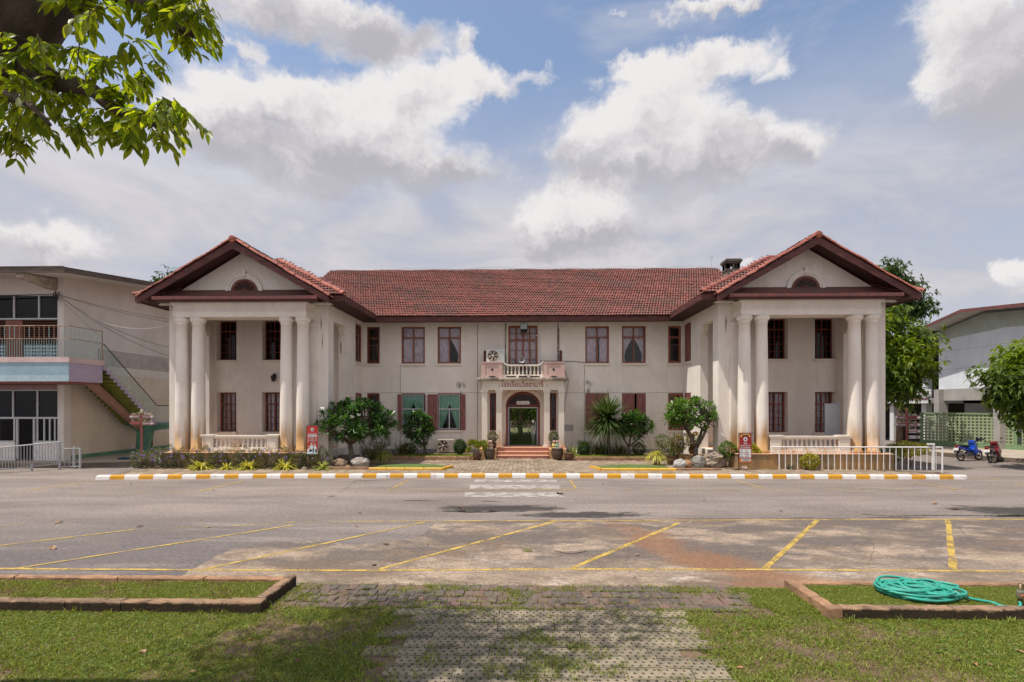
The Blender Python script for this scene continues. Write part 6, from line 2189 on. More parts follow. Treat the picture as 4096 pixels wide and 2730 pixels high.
for (px, top, wpx, Y, c1, c2, lab, sd, rg) in [
    (1358, 1838, 62, 23.5, (.30, .20, .12), (.22, .17, .13), 'brown slanting rock at the foot of the left frangipani', 1, .25),
    (1392, 1860, 24, 23.3, br1, br2, 'small brown rock between the two big left rocks', 2, .2),
    (1440, 1830, 76, 23.6, gy, (.26, .20, .15), 'big pale grey rock in front of the left frangipani trunk', 3, .2),
    (2719, 1838, 52, 23.6, (.46, .44, .42), (.33, .31, .29), 'pale grey rounded rock at the left of the right rock group', 4, .18),
    (2748, 1842, 40, 23.8, (.40, .20, .09), (.28, .15, .08), 'orange-brown rock behind the pale grey one', 5, .2),
    (2794, 1825, 46, 23.8, (.32, .31, .27), (.20, .19, .16), 'grey-green tall rock below the right frangipani', 6, .2),
    (2855, 1814, 84, 24.0, (.33, .26, .20), (.17, .135, .105), 'large rugged brown rock pitted all over', 7, .45),
    (2768, 1836, 26, 24.3, gy2, (.12, .11, .1), 'dark rock half hidden between the right rocks', 8, .2),
    (2976, 1865, 28, 23.0, (.42, .30, .22), (.30, .22, .17), 'small pinkish stone weighing down the welcome banner stand', 9, .35),
    (1218, 1868, 20, 22.85, (.44, .32, .24), (.33, .24, .18), 'small pinkish stone at the foot of the left red banner', 10, .35)]:
    x, zt = at(px, top, Y)
    w_ = wpx / 2100 * Y
    h = max(.08, zt - .13)
    rock(x, Y, .13, w_ / 2, w_ * .38, h / 1.7, c1, c2, lab, sd, rg)

# ---- red banners on stands
redb = mat('red_banner_vinyl', (.44, .045, .032), (.37, .036, .03), 2, .5)
redb2 = mat('dark_red_banner_vinyl', (.30, .022, .026), (.26, .02, .022), 2, .5)
whitep = mat('white_print', (.72, .70, .70), None, 6, .6)
pinkp = mat('pink_print', (.70, .42, .36), None, 6, .6)
blkp = mat('dark_print', (.05, .05, .07), None, 6, .6)
goldp = mat('gold_print', (.62, .42, .09), None, 6, .6)
oranp = mat('orange_print', (.60, .20, .05), None, 6, .6)
def banner_frame(root, x0, x1, y, z0, z1, mt):
    MB().box(x0, x1, y, y + .006, z0, z1).obj('sheet', mt, root)
    f = MB()
    f.tube([(x0 - .02, y + .02, .13), (x0 - .02, y + .02, z1 + .02)], .012, 5).tube([(x0 - .03, y + .02, z1 + .015), (x1 + .09, y + .02, z1 + .015)], .012, 5)
    f.tube([(x0 - .02, y + .02, z0 - .01), (x1 + .01, y + .02, z0 - .01)], .010, 5)
    f.tube([(x0 - .25, y - .05, .145), (x0 + .3, y + .1, .145)], .016, 5).tube([(x0 - .1, y - .15, .145), (x0 + .1, y + .25, .145)], .016, 5)
    f.obj('stand', M['black'], root)
def disc_y(x, y, z, rx, rz, mt, root, name='print', n=20):
    return MB().prism_y([(x + rx * math.cos(2 * math.pi * i / n), z + rz * math.sin(2 * math.pi * i / n)) for i in range(n)], y - .001, y).obj(name, mt, root)
def plate_y(x0, x1, z0, z1, y, mt, root, name='print', r=.02):
    return MB().prism_y([(x0 + r, z0), (x1 - r, z0), (x1, z0 + r), (x1, z1 - r), (x1 - r, z1), (x0 + r, z1), (x0, z1 - r), (x0, z0 + r)], y - .001, y).obj(name, mt, root)
b1 = thing('banner', 'red enrolment banner with printed children on a stand by the left columns', 'banner', (-9.2, 23.0, .13))
x0, x1, y = -9.47, -8.98, 22.95
z0, z1 = .78, 2.02
banner_frame(b1, x0, x1, y, z0, z1, redb)
cx = (x0 + x1) / 2
disc_y(cx, y - .002, 1.86, .07, .075, whitep, b1)
disc_y(cx, y - .004, 1.86, .03, .04, blkp, b1)
text('รับสมัครนักเรียน', .09, whitep, b1, (cx, y - .003, 1.66), width=.40)
plate_y(x0 + .05, x1 - .04, 1.54, 1.635, y - .002, whitep, b1)
text('ปีการศึกษา 2565', .06, blkp, b1, (cx, y - .005, 1.565), width=.33)
for k, s in enumerate(('อนุบาล 1-3', 'ประถม 1-6', 'มัธยมต้น 1-3', 'มัธยมปลาย 4-6')):
    z = 1.49 - .062 * k
    disc_y(x0 + .065, y - .002, z + .015, .024, .026, pinkp, b1)
    text(s, .045, whitep, b1, (cx + .04, y - .003, z), width=.26 + .04 * (k % 3))
def printed_figure(x, z, k, c):
    disc_y(x, y - .003, z + .30 * k, .045 * k, .055 * k, pinkp, b1, 'printed_head')
    disc_y(x, y - .0015, z + .33 * k, .05 * k, .05 * k, blkp, b1, 'printed_hair')
    MB().prism_y([(x - .11 * k, z - .05), (x + .11 * k, z - .05), (x + .09 * k, z + .16 * k), (x + .04 * k, z + .24 * k), (x - .04 * k, z + .24 * k), (x - .09 * k, z + .16 * k)], y - .0035, y - .0025).obj('printed_shirt', c, b1)
palep = mat('pale_blue_print', (.58, .66, .66), (.50, .60, .58), 9, .6)
printed_figure(cx - .03, .93, 1.0, palep)
printed_figure(cx + .11, .92, .9, palep)
printed_figure(cx - .17, .86, .6, whitep)
printed_figure(cx - .06, .86, .55, whitep)
printed_figure(cx + .18, .86, .55, whitep)
MB().prism_y([(x0 + .03, 1.16), (x0 + .05, 1.13), (x0 + .13, 1.11), (x0 + .15, 1.0), (x0 + .18, 1.01), (x0 + .15, 1.13)], y - .003, y - .002).obj('printed_arm', pinkp, b1)
MB().prism_y([(x0, z0 + .0), (x1, z0), (x1, z0 + .08), (cx, z0 + .12), (x0, z0 + .08)], y - .0042, y - .0036).obj('print', palep, b1)
b2_ = thing('banner', 'dark red welcome banner on a stand before the right wing', 'banner', (9.65, 23.0, .13))
x0, x1, y = 9.43, 9.95, 22.95
z0, z1 = .45, 1.72
banner_frame(b2_, x0, x1, y, z0, z1, redb2)
cx = (x0 + x1) / 2
ribpts_t = [(cx + .19 * u, 1.60 + .035 * (1 - u * u)) for u in [-1 + .2 * i for i in range(11)]]
rb_ = MB()
for (xa, za), (xb, zb) in zip(ribpts_t, ribpts_t[1:]):
    rb_.add([(xa, y - .003, za), (xb, y - .003, zb), (xb, y - .003, zb + .07), (xa, y - .003, za + .07)], [(0, 1, 2, 3)])
for s in (-1, 1):
    rb_.add([(cx + s * .22, y - .0025, 1.55), (cx + s * .14, y - .0025, 1.56), (cx + s * .15, y - .0025, 1.63), (cx + s * .22, y - .0025, 1.60)], [(0, 1, 2, 3)])
rb_.obj('ribbon_print', goldp, b2_)
text('Welcome!', .075, blkp, b2_, (cx, y - .005, 1.625), width=.30, bold=.002)
disc_y(cx, y - .002, 1.46, .085, .10, whitep, b2_)
disc_y(cx, y - .004, 1.46, .03, .05, blkp, b2_)
text('VNS', .10, whitep, b2_, (cx, y - .003, 1.25), width=.16, bold=.003)
text('โรงเรียน 4 ภาษา', .09, whitep, b2_, (cx, y - .003, 1.165), width=.45, bold=.002)
text('สู่ความเป็นเลิศ', .085, whitep, b2_, (cx, y - .003, 1.075), width=.41, bold=.002)
plate_y(x0 + .02, x1 - .02, .67, 1.04, y - .002, whitep, b2_, r=.01)
for k, (a, b) in enumerate((('ไทย', 'THAI'), ('อังกฤษ', 'ENGLISH'), ('จีน', 'CHINESE'), ('โค้ดดิ้ง', 'CODING'))):
    z = .955 - .087 * k
    text(a, .06, blkp, b2_, (x0 + .11, y - .005, z), width=(.08, .16, .06, .14)[k])
    text(b, .05, M['redtext'], b2_, (x0 + .32, y - .005, z), width=(.12, .2, .2, .18)[k])
MB().prism_y([(x0, z0), (x1, z0), (x1, z0 + .17), (x0, z0 + .19)], y - .0018, y - .0012).obj('print', oranp, b2_)
plate_y(x0 + .08, x1 - .03, .51, .62, y - .003, whitep, b2_, r=.03)
text('โรงเรียนวิชชานารี', .05, blkp, b2_, (cx + .03, y - .006, .575), width=.32)
text('จังหวัดลำปาง', .05, blkp, b2_, (cx + .03, y - .006, .53), width=.26)

# ---- wall lettering behind the left frangipani
vs_ = thing('wall_letters', 'white, red and blue standing letters reading at VNS school behind the frangipani', 'letters', (-7.8, 25.6, .9))
bluep = mat('blue_letter_paint', (.03, .12, .24), None, 5, .5)
grn = mat('teal_letter_paint', (.05, .22, .17), None, 5, .5)
Yl = 25.0
x, z = at(1347, 1760, Yl)
text('@', .36, whitep, vs_, (x, Yl + .012, z - .0), bold=.03, ext=.01)
text('@', .36, bluep, vs_, (x, Yl - .004, z), ext=.012, bold=.006)
x, z = at(1400, 1760, Yl)
text('VNS', .62, M['redtext'], vs_, (x + .03, Yl + .03, z - .02), ext=.02, bold=.02, width=1.05)
text('VNS', .62, whitep, vs_, (x, Yl - .0, z), ext=.02, bold=.012, width=1.0)
text('school', .30, whitep, vs_, (x + .08, Yl - .03, z - .02), ext=.004, bold=.02, shear=.3, width=.75)
text('school', .30, grn, vs_, (x + .08, Yl - .04, z - .02), ext=.004, shear=.3, width=.72)
MB().tube([(at(1345, 0, Yl)[0], Yl + .03, .13), (at(1345, 0, Yl)[0], Yl + .03, 1.4)], .02, 5).tube([(at(1440, 0, Yl)[0], Yl + .05, .13), (at(1440, 0, Yl)[0], Yl + .05, 1.4)], .02, 5).obj('stand', M['alu'], vs_)

# ---- signposts
polem = mat('dusty_red_pole', (.30, .085, .075), (.23, .06, .055), 3, .55)
signm = mat('maroon_sign_plate', (.20, .045, .05), (.16, .036, .04), 3, .5)
scrm = mat('cream_scrollwork', (.56, .48, .36), (.46, .39, .29), 4, .55)
finm = mat('orange_finial', (.42, .19, .09), None, 4, .5)
def scroll(x, y, z, r, sgn, turns=1.6):
    pts = []
    for i in range(18):
        k = i / 17
        a = math.pi * .5 + sgn * 2 * math.pi * turns * k
        rr = r * (1 - .75 * k)
        pts.append((x + rr * math.cos(a), y, z + rr * math.sin(a)))
    return pts
def signpost(label, x, y, z0, z1, arms, finial):
    root = thing('signpost', label, 'signpost', (x, y, z0))
    MB().tube([(x, y, z0), (x, y, z1)], .045, 10).obj('pole', polem, root)
    MB().lathe([(.055, z1), (.06, z1 + .04), (.04, z1 + .06), (.075, z1 + .10), (.05, z1 + .16), (.015, z1 + .2), (.0, z1 + .26)], x, y, 12).obj('finial', finial, root, smooth=True)
    for (sgn, z, w_, h, txt, style, scr) in arms:
        y2 = y - .05
        a = x + sgn * .05
        pts = [(a, z - h / 2), (a + sgn * (w_ - h * .55), z - h / 2), (a + sgn * w_, z), (a + sgn * (w_ - h * .55), z + h / 2), (a, z + h / 2)]
        bord, plate = (scrm, signm) if style == 'sign' else (signm, polem)
        p = MB().prism_y(pts, y2, y2 + .012).obj('sign_arm', bord if style == 'sign' else polem, root)
        if style == 'sign':
            e = .018
            q = [(a, z - h / 2 + e), (a + sgn * (w_ - h * .58), z - h / 2 + e), (a + sgn * (w_ - e * 1.6), z), (a + sgn * (w_ - h * .58), z + h / 2 - e), (a, z + h / 2 - e)]
            MB().prism_y(q, y2 - .004, y2 - .001).obj('sign_face', plate, p)
            k = h * .24
            tip = a + sgn * (w_ - .03)
            MB().prism_y([(tip, z), (tip - sgn * h * .55, z + h * .36), (tip - sgn * h * .5, z + k * .6), (tip - sgn * h * .95, z + k * .6), (tip - sgn * h * .95, z - k * .6), (tip - sgn * h * .5, z - k * .6), (tip - sgn * h * .55, z - h * .36)], y2 - .008, y2 - .005).obj('arrow', whitep, p)
            lines = txt.split('|')
            for i, s in enumerate(lines):
                zz = z - h * .20 + (len(lines) - 1) * .045 - i * .085
                text(s, h * (.55 if len(lines) == 1 else .42), whitep, p, (a + sgn * (w_ - h) * .47, y2 - .006, zz), width=(w_ - h * 1.2) * .82, bold=.002)
        if scr:
            s_ = MB()
            zt = z + h / 2
            s_.tube([(a, y, zt + .10), (a + sgn * .12, y, zt + .12), (a + sgn * .3, y, zt + .03), (a + sgn * .36, y, zt + .01)], .009, 5)
            s_.tube(scroll(a + sgn * .38, y, zt + .055, .055, -sgn), .008, 4).tube(scroll(a + sgn * .09, y, zt + .045, .04, sgn), .008, 4)
            if scr > 1: s_.tube(scroll(a + sgn * .29, y, zt + .05, .04, sgn), .008, 4)
            s_.obj('scrollwork', scrm, p)
    return root
x, _ = at(567, 0, 24.3)
signpost('maroon signpost with scrolled arms in the purple-flowered bed at the left', x, 24.3, .15, 2.55,
         [(-1, 2.40, .52, .155, 'อาคาร 1', 'sign', 2), (1, 2.40, .56, .155, 'อาคาร 5ก-5ข', 'sign', 2), (-1, 2.10, .50, .14, '', 'plain', 1), (1, 2.08, .56, .155, 'โรงอาหาร', 'sign', 1)], scrm)
x, _ = at(3626, 0, 27)
signpost('dusty red signpost with six arms behind the white fence at the right', x, 27, .13, 2.62,
         [(-1, 2.34, .62, .19, 'อาคาร 2', 'sign', 2), (1, 2.32, .64, .19, '', 'sign', 2), (-1, 1.98, .60, .19, 'โรงอาหาร', 'sign', 2), (1, 1.96, .64, .19, 'อาคาร 3', 'sign', 1), (1, 1.63, .64, .18, 'ห้องสมุด|ห้องประชุม', 'sign', 1), (1, 1.33, .62, .16, 'สนามกีฬา|โรงยิม', 'sign', 0)], finm)

# ---- white fence at the right, grey railing at the left
wf_ = thing('metal_fence', 'white painted tube fence in front of the right wing', 'fence', (14.6, 23.2, .13))
FX0, FX1, FYY, FZ0, FZ1 = 11.26, 18.25, 23.2, .13, 1.11
tb = MB().tube([(FX0 - .38, FYY, FZ1), (FX1, FYY, FZ1)], .028, 8).tube([(FX0 - .38, FYY, FZ1), (FX0 - .38, FYY, FZ1 - .17), (FX0, FYY, FZ1 - .33)], .024, 6)
tb.obj('rail', M['white'], wf_)
pm = MB().tube([(0, 0, FZ0), (0, 0, FZ1)], .017, 6).mesh('post', M['white'])
n = 25
for i in range(n + 1):
    x = FX0 + (17.86 - FX0) * i / n
    if i == 0: MB().tube([(x, FYY, FZ0), (x, FYY, FZ1)], .028, 7).obj('post', M['white'], wf_); continue
    if i == n: MB().bbox(x - .04, x + .04, FYY - .04, FYY + .04, FZ0, 1.27, .005).obj('post', M['white'], wf_); continue
    o = link('post', pm, wf_)
    o.location += Vector((x, FYY, 0))
o = link('post', pm, wf_); o.location += Vector((17.98, FYY, 0))
MB().bbox(17.62, 17.90, FYY - .05, FYY + .05, 1.21, 1.28, .005).obj('latch_cap', M['white'], wf_)
MB().tube([(FX1, FYY, FZ0 - .12), (FX1, FYY, FZ1)], .036, 8).obj('post', M['white'], wf_)
gr_m = mat('grey_metal_rail', (.40, .40, .41), (.34, .34, .35), 4, .5, spec=.4)
gl = thing('ramp_railing', 'grey metal railing along the ramp before the left building', 'railing', (-21.8, 22.6, 0))
A, B_ = Vector((-22.75, 22.2, 0)), Vector((-21.1, 23.5, 0))
rm_ = MB()
ext = A + (A - B_) * 4
rm_.tube([tuple(ext + Vector((0, 0, .95))), tuple(A + Vector((0, 0, 1.08))), tuple(B_ + Vector((0, 0, 1.26)))], .028, 6)
rm_.tube([tuple(ext + Vector((0, 0, .0))), tuple(A + Vector((0, 0, .12))), tuple(B_ + Vector((0, 0, .26)))], .02, 6)
rm_.obj('rail', gr_m, gl)
for i in range(-12, 22):
    p = A.lerp(B_, i / 21)
    k = max(0, i) / 21
    MB().tube([(p.x, p.y, .12 + .14 * k), (p.x, p.y, 1.08 + .18 * k)], .016, 5).obj('bar', gr_m, gl)
for p, z in ((A, 1.12), (B_, 1.28), (A.lerp(B_, .55), .3)):
    MB().tube([(p.x, p.y, 0), (p.x, p.y, z)], .045, 6).obj('post', gr_m, gl)
gt = thing('metal_gate', 'short grey metal gate with latch at the end of the ramp railing', 'gate', (-20.7, 23.7, 0))
C_ = Vector((-20.35, 23.75, 0))
q = MB().tube([(B_.x + .06, B_.y, .95), (C_.x, C_.y, .95)], .022, 5).tube([(B_.x + .06, B_.y, .12), (C_.x, C_.y, .12)], .022, 5)
q.obj('frame', gr_m, gt)
for k in (.25, .45, .62):
    p = B_.lerp(C_, k)
    MB().tube([(p.x, p.y, .12), (p.x, p.y, .95)], .014, 5).obj('bar', gr_m, gt)
for dx, z in ((-.28, 1.05), (0, .95)):
    MB().tube([(C_.x + dx, C_.y - .01, 0), (C_.x + dx, C_.y - .01, z)], .05, 6).obj('post', gr_m, gt)

# ---- hoses
hosem = mat('sea_green_hose', (.035, .33, .24), (.05, .24, .185), 5, .45, .1, 60, spec=.4, lo=.45, hi=.7)
def coil(cx, cy, z, rx, ry, loops, r, mt, seed, hgt):
    rr = random.Random(seed)
    pts = []
    for l in range(loops):
        k = l / loops
        ox, oy = rr.uniform(-.16, .20) * rx * 1.3, rr.uniform(-.2, .16) * ry
        a_, b_ = rx * rr.uniform(.42, 1.0), ry * rr.uniform(.36, 1.0)
        ro_ = rr.uniform(-.45, .25)
        for i in range(26):
            t = 2 * math.pi * i / 26
            x, y = a_ * math.cos(t), b_ * math.sin(t)
            pts.append(Vector((cx + ox + x * math.cos(ro_) - y * math.sin(ro_), cy + oy + x * math.sin(ro_) + y * math.cos(ro_), z + r + hgt * k * (1 - .3 * abs(math.cos(t + l))) + rr.uniform(-.004, .004))))
    # soften the jumps between loops
    sm = [(pts[max(0, i - 2)] + pts[max(0, i - 1)] + pts[i] + pts[min(len(pts) - 1, i + 1)] + pts[min(len(pts) - 1, i + 2)]) / 5 for i in range(len(pts))]
    return sm
hx, hy = 5.92, 7.92
hc = coil(hx, hy, .10, .60, .37, 30, .021, hosem, 5, .17)
xt, yt = gr(4062, 2425, .12)
tail = [hc[-1], Vector((hx + .55, hy - .25, .16)), Vector((hx + .8, hy - .36, .13)), Vector((6.75, 7.45, .125)), Vector((6.9, 7.42, .12)), Vector((7.0, 7.44, .13)), Vector((7.05, 7.5, .17))]
def smooth_path(P, n=6):
    out = []
    for i in range(len(P) - 1):
        p0, p1, p2, p3 = P[max(0, i - 1)], P[i], P[i + 1], P[min(len(P) - 1, i + 2)]
        for k in range(n):
            t = k / n
            out.append(.5 * ((2 * p1) + (p2 - p0) * t + (2 * p0 - 5 * p1 + 4 * p2 - p3) * t * t + (3 * p1 - p0 - 3 * p2 + p3) * t ** 3))
    out.append(P[-1])
    return out
ho = MB().tube(hc + smooth_path(tail)[1:], .0195, 7).obj('garden_hose', hosem, smooth=True)
tag(ho, 'sea-green garden hose coiled on the grass of the right lawn box', 'hose')
tp = thing('garden_tap', 'brass garden tap on a short riser at the end of the green hose', 'tap', (7.08, 7.5, .09))
brass = mat('tarnished_brass', (.20, .13, .07), (.12, .085, .05), 6, .45, metal=.6)
MB().tube([(7.06, 7.5, .08), (7.06, 7.5, .42)], .03, 8).tube([(7.06, 7.5, .40), (7.16, 7.49, .42), (7.20, 7.48, .36)], .028, 8).obj('riser', brass, tp, smooth=True)
MB().lathe([(.045, .22), (.05, .25), (.05, .31), (.04, .33)], 7.06, 7.5, 8).obj('valve', mat('green_valve', (.10, .22, .18), (.2, .15, .1), 5, .5), tp)
MB().tube([(7.06, 7.44, .27), (7.00, 7.42, .28), (7.06, 7.40, .29), (7.12, 7.42, .28)], .012, 5).obj('handle', mat('orange_handle', (.42, .12, .05), None, 4, .5), tp)
MB().tube([(7.20, 7.48, .36), (7.28, 7.47, .25), (7.26, 7.45, .15), (7.15, 7.44, .12)], .024, 6).obj('black_pipe', M['black'], tp, smooth=True)
bh = coil(-19.9, 26.0, .23, .55, .35, 7, .018, None, 8, .06)
bluehose = mat('blue_hose', (.03, .07, .16), None, 3, .45)
tag(MB().tube(bh, .02, 6).obj('garden_hose', bluehose, smooth=True), 'dark blue hose lying on the walkway under the outside stair', 'hose')
wp_ = MB().tube([(-17.25, 24.7, .15), (-17.25, 24.7, .62)], .07, 8)
tag(wp_.obj('standpipe', M['white']), 'short white pipe standing in the purple-flowered bed', 'pipe')
bench = thing('wooden_stool', 'old wooden stool in the shade beneath the stair landing', 'stool', (-18.6, 29.2, .22))
wood = mat('old_bench_wood', (.20, .12, .075), (.13, .08, .05), 3, .8)
MB().box(-19.1, -18.5, 29.1, 29.5, .62, .68).obj('seat', wood, bench)
for x, y in ((-19.05, 29.15), (-18.58, 29.15), (-19.05, 29.42), (-18.58, 29.42)):
    MB().box(x, x + .06, y, y + .06, .22, .62).obj('leg', wood, bench)
for x, lab in ((-21.5, 'black chair back at the left of the green landing post'), (-19.55, 'black chair back at the right of the green landing post')):
    chs = thing('plastic_chair', lab, 'chair', (x, 29.8, .22))
    MB().prism_y([(x - .2, .5), (x + .2, .5), (x + .2, 1.05), (x + .12, 1.15), (x - .12, 1.15), (x - .2, 1.05)], 29.75, 29.80).obj('backrest', M['black'], chs)
    MB().box(x - .2, x + .2, 29.35, 29.8, .60, .64).obj('seat', M['black'], chs)
    for a in (-.18, .18):
        for b in (29.38, 29.77):
            MB().tube([(x + a, b, .22), (x + a, b, .62)], .015, 5).obj('leg', M['black'], chs)

# ---- motorcycles
tyre = mat('tyre_rubber', (.022, .021, .021), (.03, .028, .027), 8, .8)
chrome = mat('chrome', (.55, .55, .56), (.45, .45, .46), 5, .25, metal=.9)
engm = mat('engine_grey', (.11, .11, .11), (.07, .07, .07), 6, .5, metal=.4)
plate = mat('white_number_plate', (.60, .58, .57), (.52, .50, .50), 6, .5)
tailr = mat('red_tail_lens', (.30, .015, .012), None, 6, .3)
amber = mat('amber_lens', (.55, .22, .03), None, 6, .3)
def wheel(root, x, z, r=.28):
    t = MB()
    n, m_ = 24, 8
    vs = [(x + (r - .04 + .04 * math.cos(b)) * math.cos(a), .038 * math.sin(b), z + (r - .04 + .04 * math.cos(b)) * math.sin(a)) for a in [2 * math.pi * i / n for i in range(n)] for b in [2 * math.pi * j / m_ for j in range(m_)]]
    fs = [(i * m_ + j, i * m_ + (j + 1) % m_, ((i + 1) % n) * m_ + (j + 1) % m_, ((i + 1) % n) * m_ + j) for i in range(n) for j in range(m_)]
    w_ = t.add(vs, fs).obj('wheel', tyre, root, smooth=True)
    rr = MB()
    rr.add([(x + q * math.cos(a), y_, z + q * math.sin(a)) for a in [2 * math.pi * i / n for i in range(n)] for q, y_ in ((r - .075, -.022), (r - .06, -.03), (r - .06, .03), (r - .075, .022))],
           [(i * 4 + j, i * 4 + (j + 1) % 4, ((i + 1) % n) * 4 + (j + 1) % 4, ((i + 1) % n) * 4 + j) for i in range(n) for j in range(4)])
    for k in range(14):
        a = 2 * math.pi * k / 14
        rr.tube([(x + .04 * math.cos(a + .5), .02 * (-1) ** k, z + .04 * math.sin(a + .5)), (x + (r - .07) * math.cos(a), 0, z + (r - .07) * math.sin(a))], .004, 3, False)
    rr.obj('rim', chrome, w_)
    MB().tube([(x, -.06, z), (x, .06, z)], .045, 10).obj('hub', engm, w_)
def motorcycle(label, body, seatc, loc, rot, lean, helmet=False, cover=False):
    """small step-through motorcycle; +x is forward"""
    root = thing('motorcycle', label, 'motorcycle', (0, 0, 0), 'motorcycles parked by the lattice fence')
    wheel(root, -.61, .28)
    wheel(root, .61, .28)
    def sx(prof, hw, name, mt, b=.0):
        """side profile of (x, z) given a half width, edges drawn in"""
        m = MB()
        n = len(prof)
        cx = sum(p[0] for p in prof) / n
        cz = sum(p[1] for p in prof) / n
        lay = [(-hw, .86), (-hw * .7, 1), (hw * .7, 1), (hw, .86)]
        vs = [(cx + (x - cx) * k, y, cz + (z - cz) * k) for y, k in lay for x, z in prof]
        fs = [tuple(range(n - 1, -1, -1)), tuple(3 * n + i for i in range(n))]
        for l in range(3):
            fs += [(l * n + i, l * n + (i + 1) % n, (l + 1) * n + (i + 1) % n, (l + 1) * n + i) for i in range(n)]
        return m.add(vs, fs).obj(name, mt, root)
    sx([(-.66, .66), (-.30, .56), (-.05, .50), (.02, .60), (-.08, .72), (-.62, .76), (-.78, .80), (-.80, .72)], .11, 'rear_fairing', body if body != 'b' else M['black'])
    sx([(-.70, .79), (-.45, .77), (-.08, .72), (.02, .76), (-.05, .82), (-.45, .85), (-.68, .87)], .13, 'seat', seatc)
    sx([(.05, .60), (.18, .38), (.34, .30), (.44, .42), (.42, .60), (.36, .86), (.22, .92), (.20, .70)], .17, 'leg_shield', body)
    sx([(-.02, .52), (.20, .44), (.24, .56), (.02, .66)], .09, 'centre_fairing', body)
    sx([(.18, .92), (.26, .90), (.40, .92), (.42, 1.02), (.30, 1.08), (.16, 1.02)], .14, 'headlight_cowl', body)
    sx([(-.28, .40), (.06, .28), (.20, .30), (.16, .44), (-.16, .50)], .10, 'engine', engm)
    sx([(.40, .50), (.56, .59), (.74, .56), (.88, .42), (.84, .40), (.72, .50), (.56, .53), (.46, .46)], .06, 'front_mudguard', body)
    sx([(-.60, .60), (-.78, .70), (-.98, .48), (-.94, .44), (-.76, .60), (-.62, .56)], .07, 'rear_mudguard', M['black'])
    for y in (-.085, .085):
        MB().tube([(.34, y, .86), (.60, y, .30)], .022, 6).obj('fork', chrome, root)
        MB().tube([(-.60, y * 1.2, .30), (-.46, y * 1.2, .66)], .028, 7).obj('shock_absorber', chrome, root)
        MB().tube([(-.62, y * 1.1, .28), (-.15, y * 1.1, .36)], .022, 5).obj('swing_arm', engm, root)
    MB().tube([(.20, -.30, 1.02), (.26, -.18, 1.03), (.27, 0, 1.0), (.26, .18, 1.03), (.20, .30, 1.02)], .014, 6).obj('handlebar', M['black'], root)
    for s in (-1, 1):
        MB().tube([(.20, s * .30, 1.02), (.17, s * .40, 1.01)], .02, 7).obj('grip', M['black'], root)
        MB().tube([(.24, s * .22, 1.04), (.22, s * .30, 1.15), (.20, s * .34, 1.20)], .006, 4).ball((.19, s * .36, 1.22), .012, .055, .035, 8, 5).obj('mirror', M['black'], root)
        MB().ball((-.80, s * .10, .74), .03, .035, .025, 8, 5).obj('indicator', amber, root)
    MB().tube([(.02, -.11, .32), (-.25, -.13, .30), (-.40, -.15, .32)], .02, 6).tube([(-.38, -.15, .32), (-.85, -.16, .42)], [.035, .045], 8).obj('exhaust', chrome, root)
    MB().ball((-.80, 0, .78), .04, .09, .045, 10, 6).obj('tail_light', tailr, root)
    MB().add([(-.90, -.12, .56), (-.90, .12, .56), (-.84, .12, .70), (-.84, -.12, .70), (-.885, -.12, .555), (-.885, .12, .555), (-.825, .12, .695), (-.825, -.12, .695)], [(0, 1, 2, 3), (4, 7, 6, 5), (0, 3, 7, 4), (1, 5, 6, 2), (3, 2, 6, 7)]).obj('number_plate', plate, root)
    MB().ball((.42, 0, 1.0), .03, .09, .05, 10, 6).obj('headlight', chrome, root)
    MB().tube([(-.05, -.14, .28), (.03, -.26, .03)], .012, 5).tube([(.05, -.25, .26), (.05, .25, .26)], .013, 5).obj('stand', M['black'], root)
    if cover:
        MB().prism_x([(-.19, .42), (.19, .42), (.20, .75), (.15, .92), (-.15, .92), (-.20, .75)], .44, .47).obj('leg_guard', mat('cream_guard', (.42, .37, .29), None, 3, .6), root)
    root.location = loc
    root.rotation_euler = (lean, 0, rot)
    return root
blueb = mat('blue_motorcycle_paint', (.008, .075, .52), (.007, .06, .42), 3, .25, spec=.6)
redbk = mat('red_motorcycle_paint', (.20, .010, .016), (.15, .008, .013), 3, .25, spec=.6)
motorcycle('blue and black step-through motorcycle with a helmet on its mirror', blueb, M['black'], (23.72, 28.35, 0), math.atan2(.29, 1.12), R(-7))
motorcycle('dark red step-through motorcycle parked nearest the green tree', redbk, M['black'], (24.32, 27.55, 0), math.atan2(.79, 1.24), R(-8), cover=True)
hel = thing('helmet', 'black open-face helmet resting on the blue motorcycle handlebar', 'helmet', (24.05, 28.3, 1.05))
hxw, hzw = at(3600 + 1500 / 4.744, 1700 + 270 / 4.744, 28.2)
h = MB()
n, m_ = 18, 10
vs, fs = [], []
for i in range(m_ + 1):
    t = math.pi * .72 * i / m_
    for k in range(n):
        a = 2 * math.pi * k / n
        vs.append((hxw + .135 * math.sin(t) * math.cos(a), 28.2 + .155 * math.sin(t) * math.sin(a), hzw + .13 * math.cos(t)))
for i in range(m_):
    for k in range(n):
        k2 = (k + 1) % n
        if i > 5 and n * .58 < k < n * .92: continue
        fs.append((i * n + k, i * n + k2, (i + 1) * n + k2, (i + 1) * n + k))
h.add(vs, fs).obj('shell', mat('gloss_black', (.012, .012, .013), None, 4, .15, spec=.6), hel, smooth=True)
MB().ball((hxw, 28.22, hzw - .02), .115, .13, .09).obj('lining', mat('helmet_lining', (.25, .24, .22), None, 4, .9), hel)
bake_texts()

